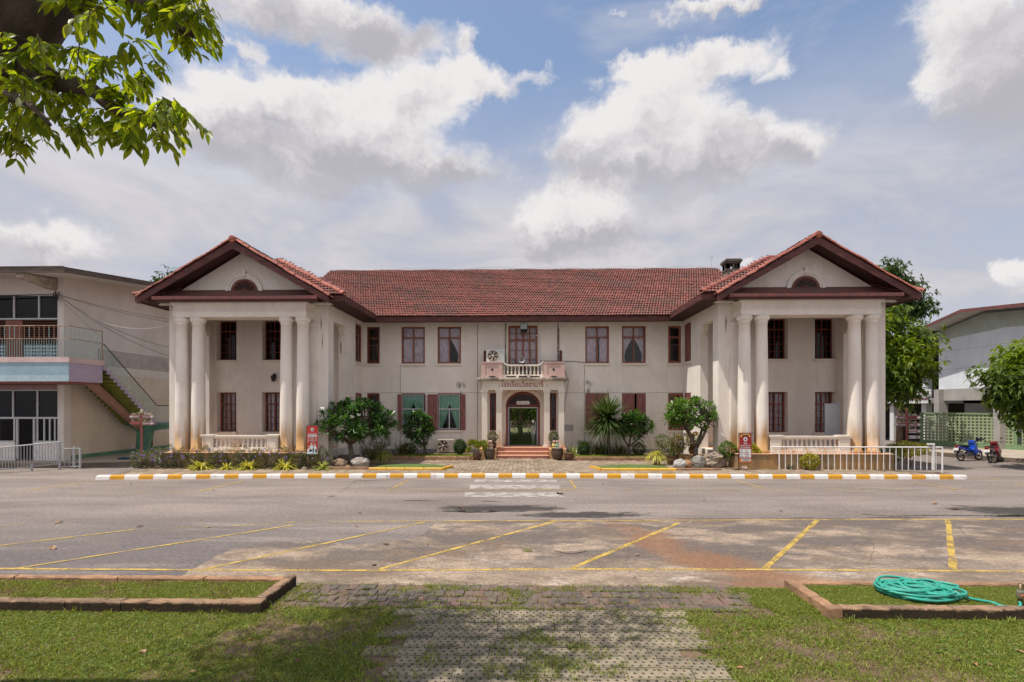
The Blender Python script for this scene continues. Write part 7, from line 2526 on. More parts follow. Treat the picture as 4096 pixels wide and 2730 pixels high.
# ---------------------------------------------------------------- plants
L_fg = leafmat('bright_tree_leaf', (.100, .170, .014), (.19, .235, .020), .62, .38, .5, .4, (2.7, 2.3, .55))
L_fr = leafmat('frangipani_leaf', (.030, .085, .018), (.075, .165, .030), .22, .32, .55, .35)
L_frb = leafmat('pale_frangipani_leaf', (.060, .135, .022), (.115, .20, .035), .28, .35, .5, .3)  # paler green leaf tone for the right-hand tree
L_yu = leafmat('yucca_blade', (.045, .085, .022), (.115, .155, .045), .15, .42, .4, .3)
L_bg = leafmat('garden_tree_leaf', (.060, .110, .018), (.135, .190, .028), .40, .45, .35, .35)
L_bg2 = leafmat('dark_tree_leaf', (.035, .075, .022), (.08, .125, .035), .35, .5, .3, .35)
L_bg3 = leafmat('yellow_green_tree_leaf', (.13, .20, .015), (.20, .25, .02), .45, .45, .35, .3)
L_sh = leafmat('clipped_shrub_leaf', (.035, .085, .018), (.075, .125, .03), .2, .5, .35, .35)
L_ru = leafmat('ruellia_leaf', (.075, .095, .045), (.17, .175, .08), .25, .55, .3, .45)
L_ys = leafmat('yellow_spider_blade', (.36, .36, .035), (.50, .46, .10), .3, .45, .35, .25)
L_ys2 = leafmat('green_striped_blade', (.16, .22, .035), (.40, .40, .10), .3, .45, .35, .3)
L_ye = leafmat('golden_bush_leaf', (.22, .25, .018), (.36, .32, .02), .3, .45, .35, .3)
L_gb = leafmat('green_bush_leaf', (.06, .125, .02), (.13, .19, .03), .3, .45, .35, .35)
L_sa = leafmat('sansevieria_blade', (.055, .075, .028), (.16, .155, .05), .1, .45, .4, .35)
L_pm = leafmat('fan_palm_blade', (.10, .17, .02), (.30, .28, .03), .35, .4, .4, .3)
L_cr = leafmat('croton_leaf', (.09, .12, .02), (.34, .20, .03), .25, .4, .4, .4)
flo = mat('purple_flower', (.20, .13, .45), (.26, .17, .5), 9, .7)
flw = mat('white_flower', (.75, .73, .66), (.7, .68, .58), 9, .6)
bark = mat('dark_tree_bark', (.050, .036, .027), (.10, .074, .055), 5, .95, .9, 22, stretch=(1, 1, .35))
barkg = mat('grey_brown_bark', (.13, .095, .07), (.20, .155, .12), 5, .9, .6, 25, stretch=(1, 1, .4))
barkp = mat('frangipani_bark', (.10, .075, .06), (.17, .135, .11), 7, .85, .5, 30)

def unit(a):
    return a / np.maximum(np.linalg.norm(a, axis=-1, keepdims=True), 1e-9)
def leaves_np(P, Dr, L, W, droop=.25, fold=.18, roll=None, mid=.5):
    """folded pointed leaves: base P, direction Dr; returns vertices and triangle indices"""
    n = len(P)
    Dr = unit(Dr)
    up = np.tile(np.array([0, 0, 1.0]), (n, 1)) + rng.normal(0, .35 if roll is None else roll, (n, 3))
    S = unit(np.cross(Dr, up))
    N = unit(np.cross(S, Dr))
    L, W = L[:, None], W[:, None]
    dz = np.zeros((n, 3))
    dz[:, 2] = -1
    c = P + Dr * L * mid + dz * L * droop * .25
    tip = P + Dr * L * .97 + dz * L * droop
    l = c - S * W * .5 + N * W * fold
    r = c + S * W * .5 + N * W * fold
    V = np.stack([P, l, c, r, tip], 1).reshape(-1, 3)
    b = (np.arange(n) * 5)[:, None]
    T = (b + np.array([[0, 3, 2, 0, 2, 1, 1, 2, 4, 2, 3, 4]])).ravel()
    return V, T
def leaves_fine(P, Dr, L, W, droop=.2, fold=.15, roll=.3):
    """near leaves: a rounded outline of three cross sections and a drawn-out tip"""
    n = len(P)
    Dr = unit(Dr)
    S = unit(np.cross(Dr, np.tile(np.array([0, 0, 1.0]), (n, 1)) + rng.normal(0, roll, (n, 3))))
    N = unit(np.cross(S, Dr))
    L, W = L[:, None], W[:, None]
    dz = np.array([[0, 0, -1.0]])
    Vs = [P]
    for t, k in ((.22, .72), (.48, 1.0), (.76, .62)):
        c = P + Dr * L * t + dz * L * droop * t * t
        Vs += [c - S * W * .5 * k + N * W * fold * k, c, c + S * W * .5 * k + N * W * fold * k]
    Vs.append(P + Dr * L * .98 + dz * L * droop)
    V = np.stack(Vs, 1).reshape(-1, 3)
    f = [0, 2, 1, 0, 3, 2]
    for q in (1, 4):
        f += [q, q + 1, q + 4, q, q + 4, q + 3, q + 1, q + 2, q + 5, q + 1, q + 5, q + 4]
    f += [7, 8, 10, 8, 9, 10]
    T = ((np.arange(n) * 11)[:, None] + np.array([f])).ravel()
    return V, T
class Leafy:
    def __init__(s): s.V, s.T, s.n = [], [], 0
    def add(s, V, T):
        s.V.append(V)
        s.T.append(T + s.n)
        s.n += len(V)
        return s
    def mesh(s, name, mt, smooth=False):
        return from_np(name, np.concatenate(s.V), np.concatenate(s.T), 3, mt, smooth)
    def obj(s, name, mt, parent=None, kind=None, label=None):
        return link(name, s.mesh(name, mt), parent, label, kind)
def rdir(n, zlo=-1.0, zhi=1.0):
    z = rng.uniform(zlo, zhi, n)
    a = rng.uniform(0, 2 * np.pi, n)
    r = np.sqrt(np.maximum(0, 1 - z * z))
    return np.stack([r * np.cos(a), r * np.sin(a), z], 1)
def blades_np(P, Dr, L, W, bend, seg=3):
    """long arching blades"""
    n = len(P)
    Dr = unit(Dr)
    S = unit(np.cross(Dr, np.tile([0, 0, 1.0], (n, 1)) + 1e-3))
    Vs = []
    for k in range(seg + 1):
        t = k / seg
        c = P + Dr * (L * t)[:, None]
        c[:, 2] -= bend * L * t ** 2.2
        w = W * (1 - .25 * abs(t - .35)) * (1 if k < seg else .06)
        if k == 0: w = W * .7
        Vs += [c - S * w[:, None] / 2, c + S * w[:, None] / 2]
    V = np.stack(Vs, 1).reshape(-1, 3)
    m_ = 2 * (seg + 1)
    f = []
    for k in range(seg):
        f += [2 * k, 2 * k + 1, 2 * k + 3, 2 * k, 2 * k + 3, 2 * k + 2]
    T = ((np.arange(n) * m_)[:, None] + np.array([f])).ravel()
    return V, T

# ---- frangipani trees: forked limbs that end in rosettes of long leaves
def rosette_mesh(seed, mt, k=1.0):
    r = np.random.default_rng(seed)
    n = 20
    a = np.arange(n) * 2.399 + r.uniform(0, .3, n)
    e = np.linspace(1.15, -.35, n) + r.normal(0, .10, n)
    Dr = np.stack([np.cos(a) * np.cos(e), np.sin(a) * np.cos(e), np.sin(e)], 1)
    Lf = Leafy()
    L = r.uniform(.30, .41, n) * k
    V, T = leaves_np(Dr * .015, Dr, L, L * .29, .12, .16, .1, .62)
    Lf.add(V, T)
    return Lf.mesh('leaf_rosette', mt)
ros = [rosette_mesh(i, L_fr) for i in range(5)]
rosb = [rosette_mesh(20 + i, L_frb) for i in range(5)]
def flower_mesh():
    mb = MB()
    r = random.Random(2)
    for i in range(7):
        c = Vector((r.uniform(-.06, .06), r.uniform(-.05, .05), r.uniform(-.04, .05)))
        for k in range(5):
            a = 2 * math.pi * k / 5 + i
            d = Vector((math.cos(a), math.sin(a) * .6 - .3, math.sin(a) * .7 + .2)) * .035
            s = Vector((-math.sin(a), math.cos(a) * .6, math.cos(a) * .5)) * .016
            mb.add([c, c + d * .6 + s, c + d, c + d * .6 - s], [(0, 1, 2, 3)])
    return mb.mesh('flower', flw)
flm = flower_mesh()
def frangipani(label, base, Y, crown, ntip, forks, meshes, seed, rtr=.10, flowers=(), ydep=.55, zb=.13, lean=0.0):
    rr = random.Random(seed)
    X0, _ = at(base[0], base[1], Y)
    root = thing('frangipani_tree', label, 'tree', (X0, Y, zb), 'frangipani trees along the front')
    x0, z1 = at(crown[0], crown[2], Y)
    x1, z0 = at(crown[1], crown[3], Y)
    x0, x1, z0, z1 = x0 + .22, x1 - .22, z0 + .25, z1 - .22
    cx, cz, rx, rz = (x0 + x1) / 2, (z0 + z1) / 2, (x1 - x0) / 2, (z1 - z0) / 2
    fk = Vector((*[at(forks[0][0], forks[0][1], Y)[0]], Y, at(forks[0][0], forks[0][1], Y)[1]))
    tb = MB().tube([(X0, Y, zb - .05), (X0 + (fk.x - X0) * .4 + .03, Y + .02, zb + (fk.z - zb) * .5), tuple(fk)], [rtr * 1.15, rtr, rtr * .85], 9)
    tb.obj('trunk', barkp, root, smooth=True)
    nodes = []
    for (px, py, dy) in forks[1:]:
        x, z = at(px, py, Y)
        p = Vector((x, Y + dy, z))
        m_ = fk.lerp(p, .5) + Vector((rr.uniform(-.05, .05), rr.uniform(-.05, .05), -.04))
        MB().tube([tuple(fk - Vector((0, 0, .04))), tuple(m_), tuple(p)], [rtr * .75, rtr * .6, rtr * .5], 7).obj('limb', barkp, root, smooth=True)
        nodes.append(p)
    tips = []
    tries = 0
    while len(tips) < ntip and tries < 20000:
        tries += 1
        u = Vector((rr.uniform(-1, 1), rr.uniform(-1, 1), rr.uniform(-1, 1)))
        q = (u.x ** 2 + u.y ** 2 + abs(u.z) ** 2.6)
        if q > 1 or q < .30: continue
        if u.z < -.45 and rr.random() < .55: continue
        p = Vector((cx + rx * u.x, Y + ydep * rx * u.y, cz + rz * u.z))
        if any((p - t).length < .19 for t in tips): continue
        tips.append(p)
    tw = MB()
    for p in tips:
        nd = min(nodes, key=lambda q: (q - p).length)
        mid = nd.lerp(p, .55) + Vector((0, 0, -.10))
        tw.tube([tuple(nd), tuple(mid), tuple(p)], [rtr * .36, rtr * .30, .022], 5, False)
        o = link('leaf_rosette', rr.choice(meshes), root)
        o.location = p - origin(root)
        out = Vector((p.x - cx, (p.y - Y), max(.15, p.z - z0) * 1.2))
        q = Vector((0, 0, 1)).rotation_difference(out.normalized())
        o.rotation_mode = 'QUATERNION'
        o.rotation_quaternion = Vector((0, 0, 1)).rotation_difference((Vector((0, 0, 1)) * 1.1 + out.normalized()).normalized()) @ Euler((0, 0, rr.uniform(0, 6.28))).to_quaternion()
        o.scale = (rr.uniform(.85, 1.15),) * 3
    tw.obj('twigs', barkp, root, smooth=True, kind='stuff')
    for px, py in flowers:
        x, z = at(px, py, Y - ydep * rx)
        o = link('flower', flm, root)
        o.location = Vector((x, Y - ydep * rx * .9, z)) - origin(root)
        o.scale = (1.1,) * 3
    return root
frangipani('wide frangipani with white flowers in front of the wall letters', (1404, 1857), 24.3, (1255, 1598, 1586, 1790), 105, [(1400, 1772), (1330, 1715, -.2), (1400, 1690, .3), (1470, 1700, -.2), (1540, 1700, .1), (1420, 1720, -.5)], ros, 1, .12,
           flowers=((1285, 1634), (1405, 1668), (1430, 1660)))
frangipani('smaller dark frangipani before the green-curtained windows', (1697, 1815), 28.0, (1590, 1750, 1634, 1808), 46, [(1697, 1780), (1640, 1735, 0), (1690, 1715, .2), (1720, 1745, -.2)], ros, 2, .07, zb=.24)
frangipani('bushy frangipani beside the spiky yucca', (2515, 1812), 27.9, (2455, 1622, 1640, 1760) if False else (2455, 2625, 1638, 1775), 46, [(2515, 1785), (2490, 1740, 0), (2530, 1730, .2), (2570, 1735, -.2)], ros, 3, .075, zb=.24)
frangipani('open-forked frangipani above the rugged rocks at the right wing', (2778, 1829), 24.8, (2630, 2886, 1582, 1748), 56, [(2785, 1790), (2752, 1722, -.1), (2812, 1715, .1), (2775, 1740, .2), (2740, 1700, .3), (2830, 1690, -.2)], rosb, 4, .11, zb=.2)

# ---- yucca (spiky trunked plant)
yx, _ = at(2432, 1807, 28.2)
_, yz = at(2429, 1668, 28.2)
yc = thing('yucca', 'tall spiky yucca with a round head of blades on a leaning trunk', 'yucca', (yx, 28.2, .24))
MB().tube([(yx + .10, 28.2, .2), (yx + .02, 28.2, 1.0), (yx - .05, 28.2, yz - .2)], [.12, .10, .09], 9).obj('trunk', barkg, yc, smooth=True)
n = 760
Dr = rdir(n, -.75, 1.0)
P = np.tile([yx - .05, 28.2, yz - .05], (n, 1)) + rng.normal(0, .05, (n, 3))
L = rng.uniform(1.2, 1.7, n)
Lf = Leafy().add(*blades_np(P, Dr, L, rng.uniform(.05, .07, n), rng.uniform(.02, .26, n), 4))
Lf.obj('blades', L_yu, yc, kind='stuff')

# ---- spider plants and other strap-leaved plants
def strap(name, label, cat, px, py0, py1, Y, zb, r, mt, n, bend=(.5, .9), w_=.03, zmin=.15, up=.9, group=None):
    x, zt = at(px, py0, Y)
    root = thing(name, label, cat, (x, Y, zb), group)
    Dr = rdir(n, zmin, up)
    P = np.tile([x, Y, zb], (n, 1)) + rng.normal(0, .035, (n, 3)) * [1, 1, .2]
    H = zt - zb
    L = rng.uniform(.75, 1.15, n) * r
    Leafy().add(*blades_np(P, Dr, L, rng.uniform(.7, 1.2, n) * w_, rng.uniform(*bend, n), 4)).obj('blades', mt, root, kind='stuff')
    return root
G_y = 'yellow strap-leaved plants in the front bed'
for k, (px, py, r, lab) in enumerate(((808, 1815, .52, 'largest yellow strap-leaved clump before the first pair of columns'), (908, 1840, .33, 'small yellow strap-leaved clump, second in the front bed'), (992, 1822, .46, 'yellow strap-leaved clump under the middle of the left balustrade'), (1140, 1820, .48, 'yellow strap-leaved clump nearest the left red banner'), (1290, 1800, .40, 'thin striped strap-leaved clump behind the left red banner'))):
    strap('strap_leaf_plant', lab, 'plant', px, py, 1880, 22.70, .16, r * 1.55, L_ys if k < 4 else L_ys2, 130 if r > .4 else 80, (.30, .75), .045, .15, .95, G_y)
for px, pot_px, lab, plab, pr in ((1536, 1536, 'spider plant in a tan pot beside the left turf patch', 'tan clay pot of the spider plant left of the path', .24), (2626, 2626, 'yellow striped spider plant in a tan pot beside the right turf patch', 'tan clay pot of the spider plant right of the path', .24)):
    x, _ = at(pot_px, 0, 24.8)
    pot('plant_pot', plab, 'pot', x, 24.8, .13, pr, .50, clay_m, .98, .02)
    strap('spider_plant', lab, 'plant', px, 1790, 1880, 24.8, .60, .66, L_ys2 if px < 2000 else L_ys, 150, (.55, 1.0), .026, .0, .95)
# sansevieria and sword-leaved clumps
def sword(label, px, Y, zb, h, n, spread, mt=None, w_=.05, name='sword_plant'):
    x, _ = at(px, 0, Y)
    root = thing(name, label, 'plant', (x, Y, zb))
    Dr = rdir(n, .55, 1.0)
    P = np.tile([x, Y, zb], (n, 1)) + np.concatenate([rng.normal(0, spread, (n, 2)), np.zeros((n, 1))], 1)
    L = rng.uniform(.55, 1.1, n) * h
    Leafy().add(*blades_np(P, Dr, L, rng.uniform(.7, 1.2, n) * w_, rng.uniform(.0, .22, n), 3)).obj('blades', mt or L_sa, root, kind='stuff')
    return root
sword('tall brown-green sword-leaved plant behind the left spider plant', 1492, 25.2, .3, 1.15, 60, .14)
sword('low clump of sword leaves at the foot of the small frangipani', 1620, 28.3, .24, 1.0, 80, .22)
sword('sword leaves in the bed beneath the yucca', 2385, 28.6, .24, .9, 70, .28)
sword('long sword leaves between yucca and frangipani', 2480, 28.7, .24, 1.0, 70, .28)
sword('striped sword leaves beside the ball shrub right of the steps', 2295, 28.3, .24, .75, 26, .12, L_ys2, .045)
x, _ = at(2690, 0, 25.0)
pot('plant_pot', 'wide dark pot of sword leaves beside the right rocks', 'pot', x, 25.0, .13, .30, .42, pot_m, .95, .03)
sword('tall pointed sword leaves in the dark pot by the right rocks', 2690, 25.0, .5, 1.55, 55, .13)
sword('dark arching leaves under the yucca head', 2415, 28.4, .3, 1.0, 60, .18, L_yu, .045)
sword('small blue-green agave behind the white fence', 3155, 23.25, .13, .42, 20, .03, leafmat('agave', (.12, .17, .13), (.16, .2, .15), .1), .06, 'agave')

# ---- clipped balls and bushes
def bush(label, px, pyc, Y, rx, rz, mt, n, leaf, name='shrub', cat='shrub', stem=None, group=None, lump=.12, zb=.2, ry=None, inner=.55, z=None):
    x, zc = at(px, pyc, Y)
    if z is not None: zc = z
    root = thing(name, label, cat, (x, Y, zb), group)
    d = rdir(n)
    ph = rng.uniform(0, 6.3, 3)
    k = 1 + lump * (np.sin(d[:, 0] * 4 + ph[0]) * np.sin(d[:, 2] * 4 + ph[1]) + np.sin(d[:, 0] * 9 + d[:, 2] * 7 + ph[2]) * .6)
    rad = rng.uniform(inner, 1.0, n) ** .6 * k
    P = np.array([x, Y, zc]) + d * rad[:, None] * np.array([rx, ry or rx * .8, rz])
    P[:, 2] = np.maximum(P[:, 2], zb + .01)
    Dr = d + rng.normal(0, .6, (n, 3)) + [0, 0, .2]
    L = rng.uniform(.7, 1.2, n) * leaf
    Leafy().add(*leaves_np(P, Dr, L, L * .5, .15, .12)).obj('foliage', mt, root, kind='stuff')
    st = MB()
    rs_ = random.Random(int(px))
    for i in range(stem or 3):
        a = rs_.uniform(0, 6.28)
        st.tube([(x + .05 * math.cos(a), Y + .04 * math.sin(a), zb - .03), (x + rx * .3 * math.cos(a), Y + rx * .3 * math.sin(a), (zb + zc) / 2), (x + rx * .55 * math.cos(a), Y + rx * .5 * math.sin(a), zc + rz * .2)], [.028, .02, .01], 5)
    st.obj('stems', barkg, root, kind='stuff')
    return root
bush('clipped round ball shrub left of the fan palm pot', 1841, 1788, 28.0, .36, .40, L_sh, 4200, .065, lump=.05, zb=.24, inner=.35)
bush('clipped round ball shrub right of the entrance', 2336, 1795, 28.0, .35, .37, L_sh, 3800, .065, lump=.05, zb=.24, inner=.35)
bush('loose dark shrub right of the yucca frangipani', 2556, 1798, 28.0, .36, .34, L_sh, 1600, .07, zb=.24)
bush('dark rounded shrub under the small frangipani', 1632, 1798, 28.4, .42, .34, L_sh, 1500, .07, zb=.24)
bush('pale grey-green shrub below the narrow left window', 1520, 1762, 28.8, .62, .45, L_ru, 1700, .07, zb=.24)
bush('pale shrub beside the right corner window', 2650, 1766, 28.8, .42, .38, leafmat('pale_shrub', (.10, .14, .05), (.19, .21, .08), .25), 1300, .075, zb=.24)
for k, x in enumerate(BPX):
    px, _ = pr_px = (1800 + (415 if k == 0 else 1000) * .4147, 0)
    bush(('small-leaved bush in the pot on the left entrance pedestal', 'small-leaved bush with paper flowers in the pot on the right entrance pedestal')[k], px, 1747, 28.2, .29, .28, leafmat('potted_bush_leaf', (.06, .085, .028), (.12, .14, .05), .25), 900, .07, zb=.88, stem=5)
bush('green shrub left of the welcome banner', 2912, 1805, 23.9, .40, .34, L_gb, 1500, .085, zb=.13, z=.95)
bush('golden green shrub right of the welcome banner', 3012, 1822, 23.7, .32, .45, L_ye, 1500, .085, zb=.13, z=.75)
bush('yellow-topped shrub before the middle of the right balustrade', 3240, 1848, 23.05, .38, .33, L_ye, 1300, .075, zb=.13, z=.52)
bush('green clipped bush behind the right part of the white fence', 3480, 1815, 24.2, .52, .42, L_gb, 1900, .085, zb=.13, z=.78)
bush('golden hedge-like bush behind the end of the white fence', 3640, 1810, 24.6, .78, .34, L_ye, 2600, .08, zb=.13, z=.92)
bush('yellow-flecked green bush behind the white fence near the signpost', 3570, 1830, 24.9, .55, .40, L_gb, 1500, .085, zb=.13, z=.75)
bush('orange and yellow croton in a pot by the right wing wall', 2772, 1770, 26.4, .34, .36, L_cr, 500, .14, name='croton', cat='plant', zb=.55, z=1.2)
bush('yellow-green croton behind the sword-leaved pot', 2712, 1775, 26.0, .30, .42, L_cr, 420, .15, name='croton', cat='plant', zb=.3, z=1.05)
x, _ = at(2772, 0, 26.4)
pot('plant_pot', 'brown pot of the croton by the right wing', 'pot', x, 26.4, .50, .22, .34, pot_m)
# purple-flowered bushes of the front bed
for k, px in enumerate(range(560, 1340, 52)):
    h = (.38, .46, .42, .52)[k % 4]
    b = bush('purple-flowered grey-green bush in the bed along the left wing', px, 1830, 23.10 + .05 * (k % 2), .46, h * 1.15, L_ru, (1300, 800, 1100)[k % 3], .070, group='purple-flowered bushes in the front bed', zb=.16, z=.46 + .07 * (k % 3), stem=6, lump=.25, ry=.22)
    fm_ = MB()
    rf_ = random.Random(k)
    x = b.location.x
    for i in range(7 if k < 5 else 4):
        c = (x + rf_.uniform(-.4, .4), 22.88 + rf_.uniform(-.08, .1), .45 + rf_.uniform(0, .6))
        fm_.add([(c[0] + .035 * math.cos(a), c[1] - .01 * math.cos(2 * a), c[2] + .03 * math.sin(a)) for a in [2 * math.pi * j / 6 for j in range(6)]], [(0, 1, 2, 3, 4, 5)])
    fm_.obj('flowers', flo, b, kind='stuff')
# taller weed stalks
for px, h, lab in ((1290, 1.0, 'leafy stalk rising right behind the left red banner'), (1315, 1.15, 'tallest leafy stalk at the right end of the left bed'), (975, .95, 'leafy stalk in front of the left balustrade balusters'), (905, .85, 'leafy stalk by the left pedestal of the left balustrade')):
    x, _ = at(px, 0, 23.2)
    root = thing('weed_stalk', lab, 'plant', (x, 23.2, .16), 'leafy stalks in the front bed')
    MB().tube([(x, 23.2, .16), (x + .03, 23.2, .16 + h)], [.010, .005], 4).obj('stem', L_ru, root)
    n = 26
    P = np.stack([x + rng.normal(0, .01, n), 23.2 + rng.normal(0, .01, n), rng.uniform(.4, .16 + h, n)], 1)
    Leafy().add(*leaves_np(P, rdir(n, -.1, .6), rng.uniform(.08, .13, n), rng.uniform(.025, .035, n))).obj('leaves', L_ru, root, kind='stuff')
# fan palm
fp = thing('fan_palm', 'young fan palm with yellowing pleated leaves in a brown pot', 'palm', (FPX, 26.9, .45))
MB().lathe([(.08, .42), (.09, .5), (.06, .62), (.02, .66)], FPX, 26.9, 9).obj('trunk', barkg, fp)
for k, (ax, az_, ln, sz, ti) in enumerate(((-.45, .75, .75, .48, -.2), (-.20, .9, .6, .42, .1), (.45, .55, .75, .46, .15), (.25, .8, .5, .40, 0), (-.65, .22, .6, .38, -.3), (.62, .30, .55, .36, .2), (.05, .75, .4, .34, -.4))):
    d = Vector((ax, ti, az_)).normalized()
    b0 = Vector((FPX, 26.9, .55))
    e = b0 + d * ln * .55
    fr_ = MB()
    fr_.tube([tuple(b0), tuple(b0.lerp(e, .5) + Vector((0, 0, .02))), tuple(e)], [.012, .010, .008], 5)
    side = d.cross(Vector((0, 1, .15))).normalized()
    nn = d.cross(side).normalized()
    NF = 22
    for i in range(NF):
        a = -1.15 + 2.3 * i / (NF - 1)
        v = (d * math.cos(a) + side * math.sin(a)).normalized()
        t = (-d * math.sin(a) + side * math.cos(a))
        Ln = sz * (1 - .25 * abs(a))
        zig = nn * (.018 if i % 2 else -.018)
        p1 = e + v * Ln * .55
        p2 = e + v * Ln - Vector((0, 0, .10 * Ln))
        w_ = t * (Ln * .055)
        fr_.add([e, p1 - w_ + zig, p1 + w_ - zig, p2], [(0, 2, 1), (1, 2, 3)])
    fr_.obj('frond', L_pm, fp)

# ---- background trees
def clump_tree(name, label, x, y, zb, crown, n, leaf, mt, cat='tree', trunk_r=.2, seed=0, mts=None, nl=7, gaps=.35, bk=barkg, rxy=None):
    """crown: list of (dx, dy, z, rx, rz) lobes filled with drooping palmate leaf clusters"""
    root = thing(name, label, cat, (x, y, zb))
    rr = random.Random(seed)
    zt = max(c[2] for c in crown)
    MB().tube([(x, y, zb - .1), (x + .1, y, zb + (zt - zb) * .35), (x - .05, y, zb + (zt - zb) * .75)], [trunk_r * 1.2, trunk_r, trunk_r * .6], 9).obj('trunk', bk, root, smooth=True)
    lb = MB()
    for c in crown:
        p = Vector((x + c[0], y + c[1], c[2]))
        q = Vector((x, y, zb + (c[2] - zb) * .5))
        lb.tube([tuple(q), tuple(q.lerp(p, .5) + Vector((0, 0, -.2))), tuple(p)], [trunk_r * .5, trunk_r * .32, trunk_r * .12], 6)
        for i in range(5):
            e = p + Vector((rr.uniform(-1, 1) * c[3], rr.uniform(-1, 1) * c[3], rr.uniform(-1, 1) * c[4])) * .75
            lb.tube([tuple(p), tuple(p.lerp(e, .5)), tuple(e)], [trunk_r * .12, trunk_r * .08, .01], 4, False)
    lb.obj('limbs', bk, root, smooth=True, kind='stuff')
    tot = sum(c[3] ** 2 * c[4] for c in crown)
    outs = {}
    for c in crown:
        m_ = int(n * c[3] ** 2 * c[4] / tot)
        d = rdir(m_)
        rad = rng.uniform(.25, 1.0, m_) ** .5
        wob_ = 1 + .22 * np.sin(d[:, 0] * 5 + c[0]) * np.sin(d[:, 2] * 5 + c[2]) + .15 * np.sin(d[:, 1] * 9 + d[:, 2] * 6)
        C = np.array([x + c[0], y + c[1], c[2]]) + d * (rad * wob_)[:, None] * np.array([c[3], c[3], c[4]])
        C[:, 2] -= .0
        # twigs carry several clusters each: pull clusters towards random twig ends
        tw = C[rng.integers(0, max(1, m_ // 9 + 1), m_)]
        C = C * .45 + tw * .55 + rng.normal(0, leaf * .8, (m_, 3))
        axis = unit(d + rng.normal(0, .4, (m_, 3)) + [0, 0, .35])
        Pn = np.repeat(C, nl, 0)
        A = np.repeat(axis, nl, 0)
        side = unit(np.cross(A, rng.normal(0, 1, A.shape)))
        Dr = side + A * .25
        Dr[:, 2] -= .25
        L = rng.uniform(.75, 1.2, len(Pn)) * leaf
        V, T = leaves_np(Pn, Dr, L, L * .36, .30, .14)
        sel = c[5] if len(c) > 5 else 0
        outs.setdefault(sel, Leafy()).add(V, T)
    for sel, lf in outs.items():
        lf.obj('crown', (mts or [mt])[sel], root, kind='stuff')
    return root
clump_tree('shade_tree', 'broad green tree standing between the right wing and the gallery block', 22.6, 34.5, 0,
           [(0, 0, 5.0, 2.6, 2.0, 0), (1.5, -.5, 6.2, 2.2, 1.5, 1), (-.6, 0, 8.0, 2.0, 1.4, 1), (.8, .5, 8.9, 1.9, 1.0, 0), (2.6, -.3, 5.4, 1.4, 1.0, 0), (2.0, 0, 4.0, 1.5, 1.2, 0), (-.6, 0, 3.6, 1.6, 1.0, 0), (2.2, -.5, 7.4, 1.5, .9, 0)],
           4000, .34, L_bg, trunk_r=.22, seed=1, mts=[L_bg, L_bg3])
clump_tree('shade_tree', 'taller thin-crowned tree rising behind the right gable', 29.6, 42, 0, [(-.6, 0, 13.4, 1.2, 1.4), (.4, 0, 12.0, 1.4, 1.1), (-1.6, 0, 12.2, 1.2, 1.1), (1.4, 0, 10.6, 1.4, 1.0), (-.5, 0, 10.4, 1.8, 1.3)], 1300, .36, L_bg2, trunk_r=.2, seed=2)
clump_tree('shade_tree', 'tree top showing between the left roof and the left gable', -28.9, 42, 0, [(0, 0, 12.6, 1.2, 1.1), (.9, 0, 13.2, .9, .8), (-.5, 0, 12.4, .8, .7), (1.7, 0, 13.4, .7, .7)], 500, .34, L_bg2, trunk_r=.2, seed=3)
clump_tree('shade_tree', 'leafy green tree overhanging the parked motorcycles at the right edge', 24.6, 24.6, .0,
           [(-.6, 0, 5.0, 2.0, 1.2, 1), (-2.0, 0, 4.2, 1.5, .9, 0), (-1.6, .3, 4.9, 1.2, .7, 1), (-1.8, 0, 3.0, 1.2, .7, 0), (.6, .4, 3.7, 1.9, 1.0, 0), (-.5, -.2, 3.2, 1.4, .8, 0), (-2.5, -.2, 3.6, 1.1, .8, 0), (-1.2, 0, 2.4, .9, .5, 0), (1.5, 0, 4.6, 1.8, 1.4, 0), (-2.1, .2, 3.5, .8, .5, 0), (-.4, 0, 2.45, 1.0, .6, 0), (.9, 0, 2.5, 1.0, .7, 0)],
           3000, .30, L_bg, trunk_r=.16, seed=4, mts=[L_bg, L_bg3])
clump_tree('garden_tree', 'dark garden tree seen through the open entrance hall', -.3, 52, 0, [(0, -2, 4.2, 3.4, 1.5), (1.6, 0, 3.3, 1.8, 1.0), (-1.7, 0, 3.5, 1.8, 1.2), (0, 3, 2.6, 4.0, 1.6), (-3, -5, 6.5, 3.5, 1.5)], 2600, .32, L_bg, trunk_r=.22, seed=5)
rear = thing('rear_building', 'brick-red school wall far behind the entrance hall', 'building', (0, 70, 0))
MB().box(-20, 20, 70, 70.5, 0, 8).obj('wall', mat('rear_red_wall', (.12, .055, .04), (.2, .16, .13), .4, .8), rear)
gs = struct('garden_lawn', MB().quad((-12, 46, .004), (12, 46, .004), (12, 68, .004), (-12, 68, .004)), mat('rear_lawn', (.10, .14, .04), (.2, .18, .09), .8, .9))
hd = bush('low hedge behind the school seen through the doorway', 2097, 1700, 44, 3.0, .8, L_bg2, 4000, .14, name='hedge', cat='hedge', zb=0, z=.75, ry=.6)
fs_ = thing('garden_statue', 'small white garden statue seen through the open doorway', 'statue', (.9, 46, 0))
MB().lathe([(.22, 0), (.22, .5), (.14, .6), (.16, .9), (.10, 1.2), (.13, 1.4), (.05, 1.6), (.0, 1.7)], .9, 46, 10).obj('figure', M['white'], fs_, smooth=True)

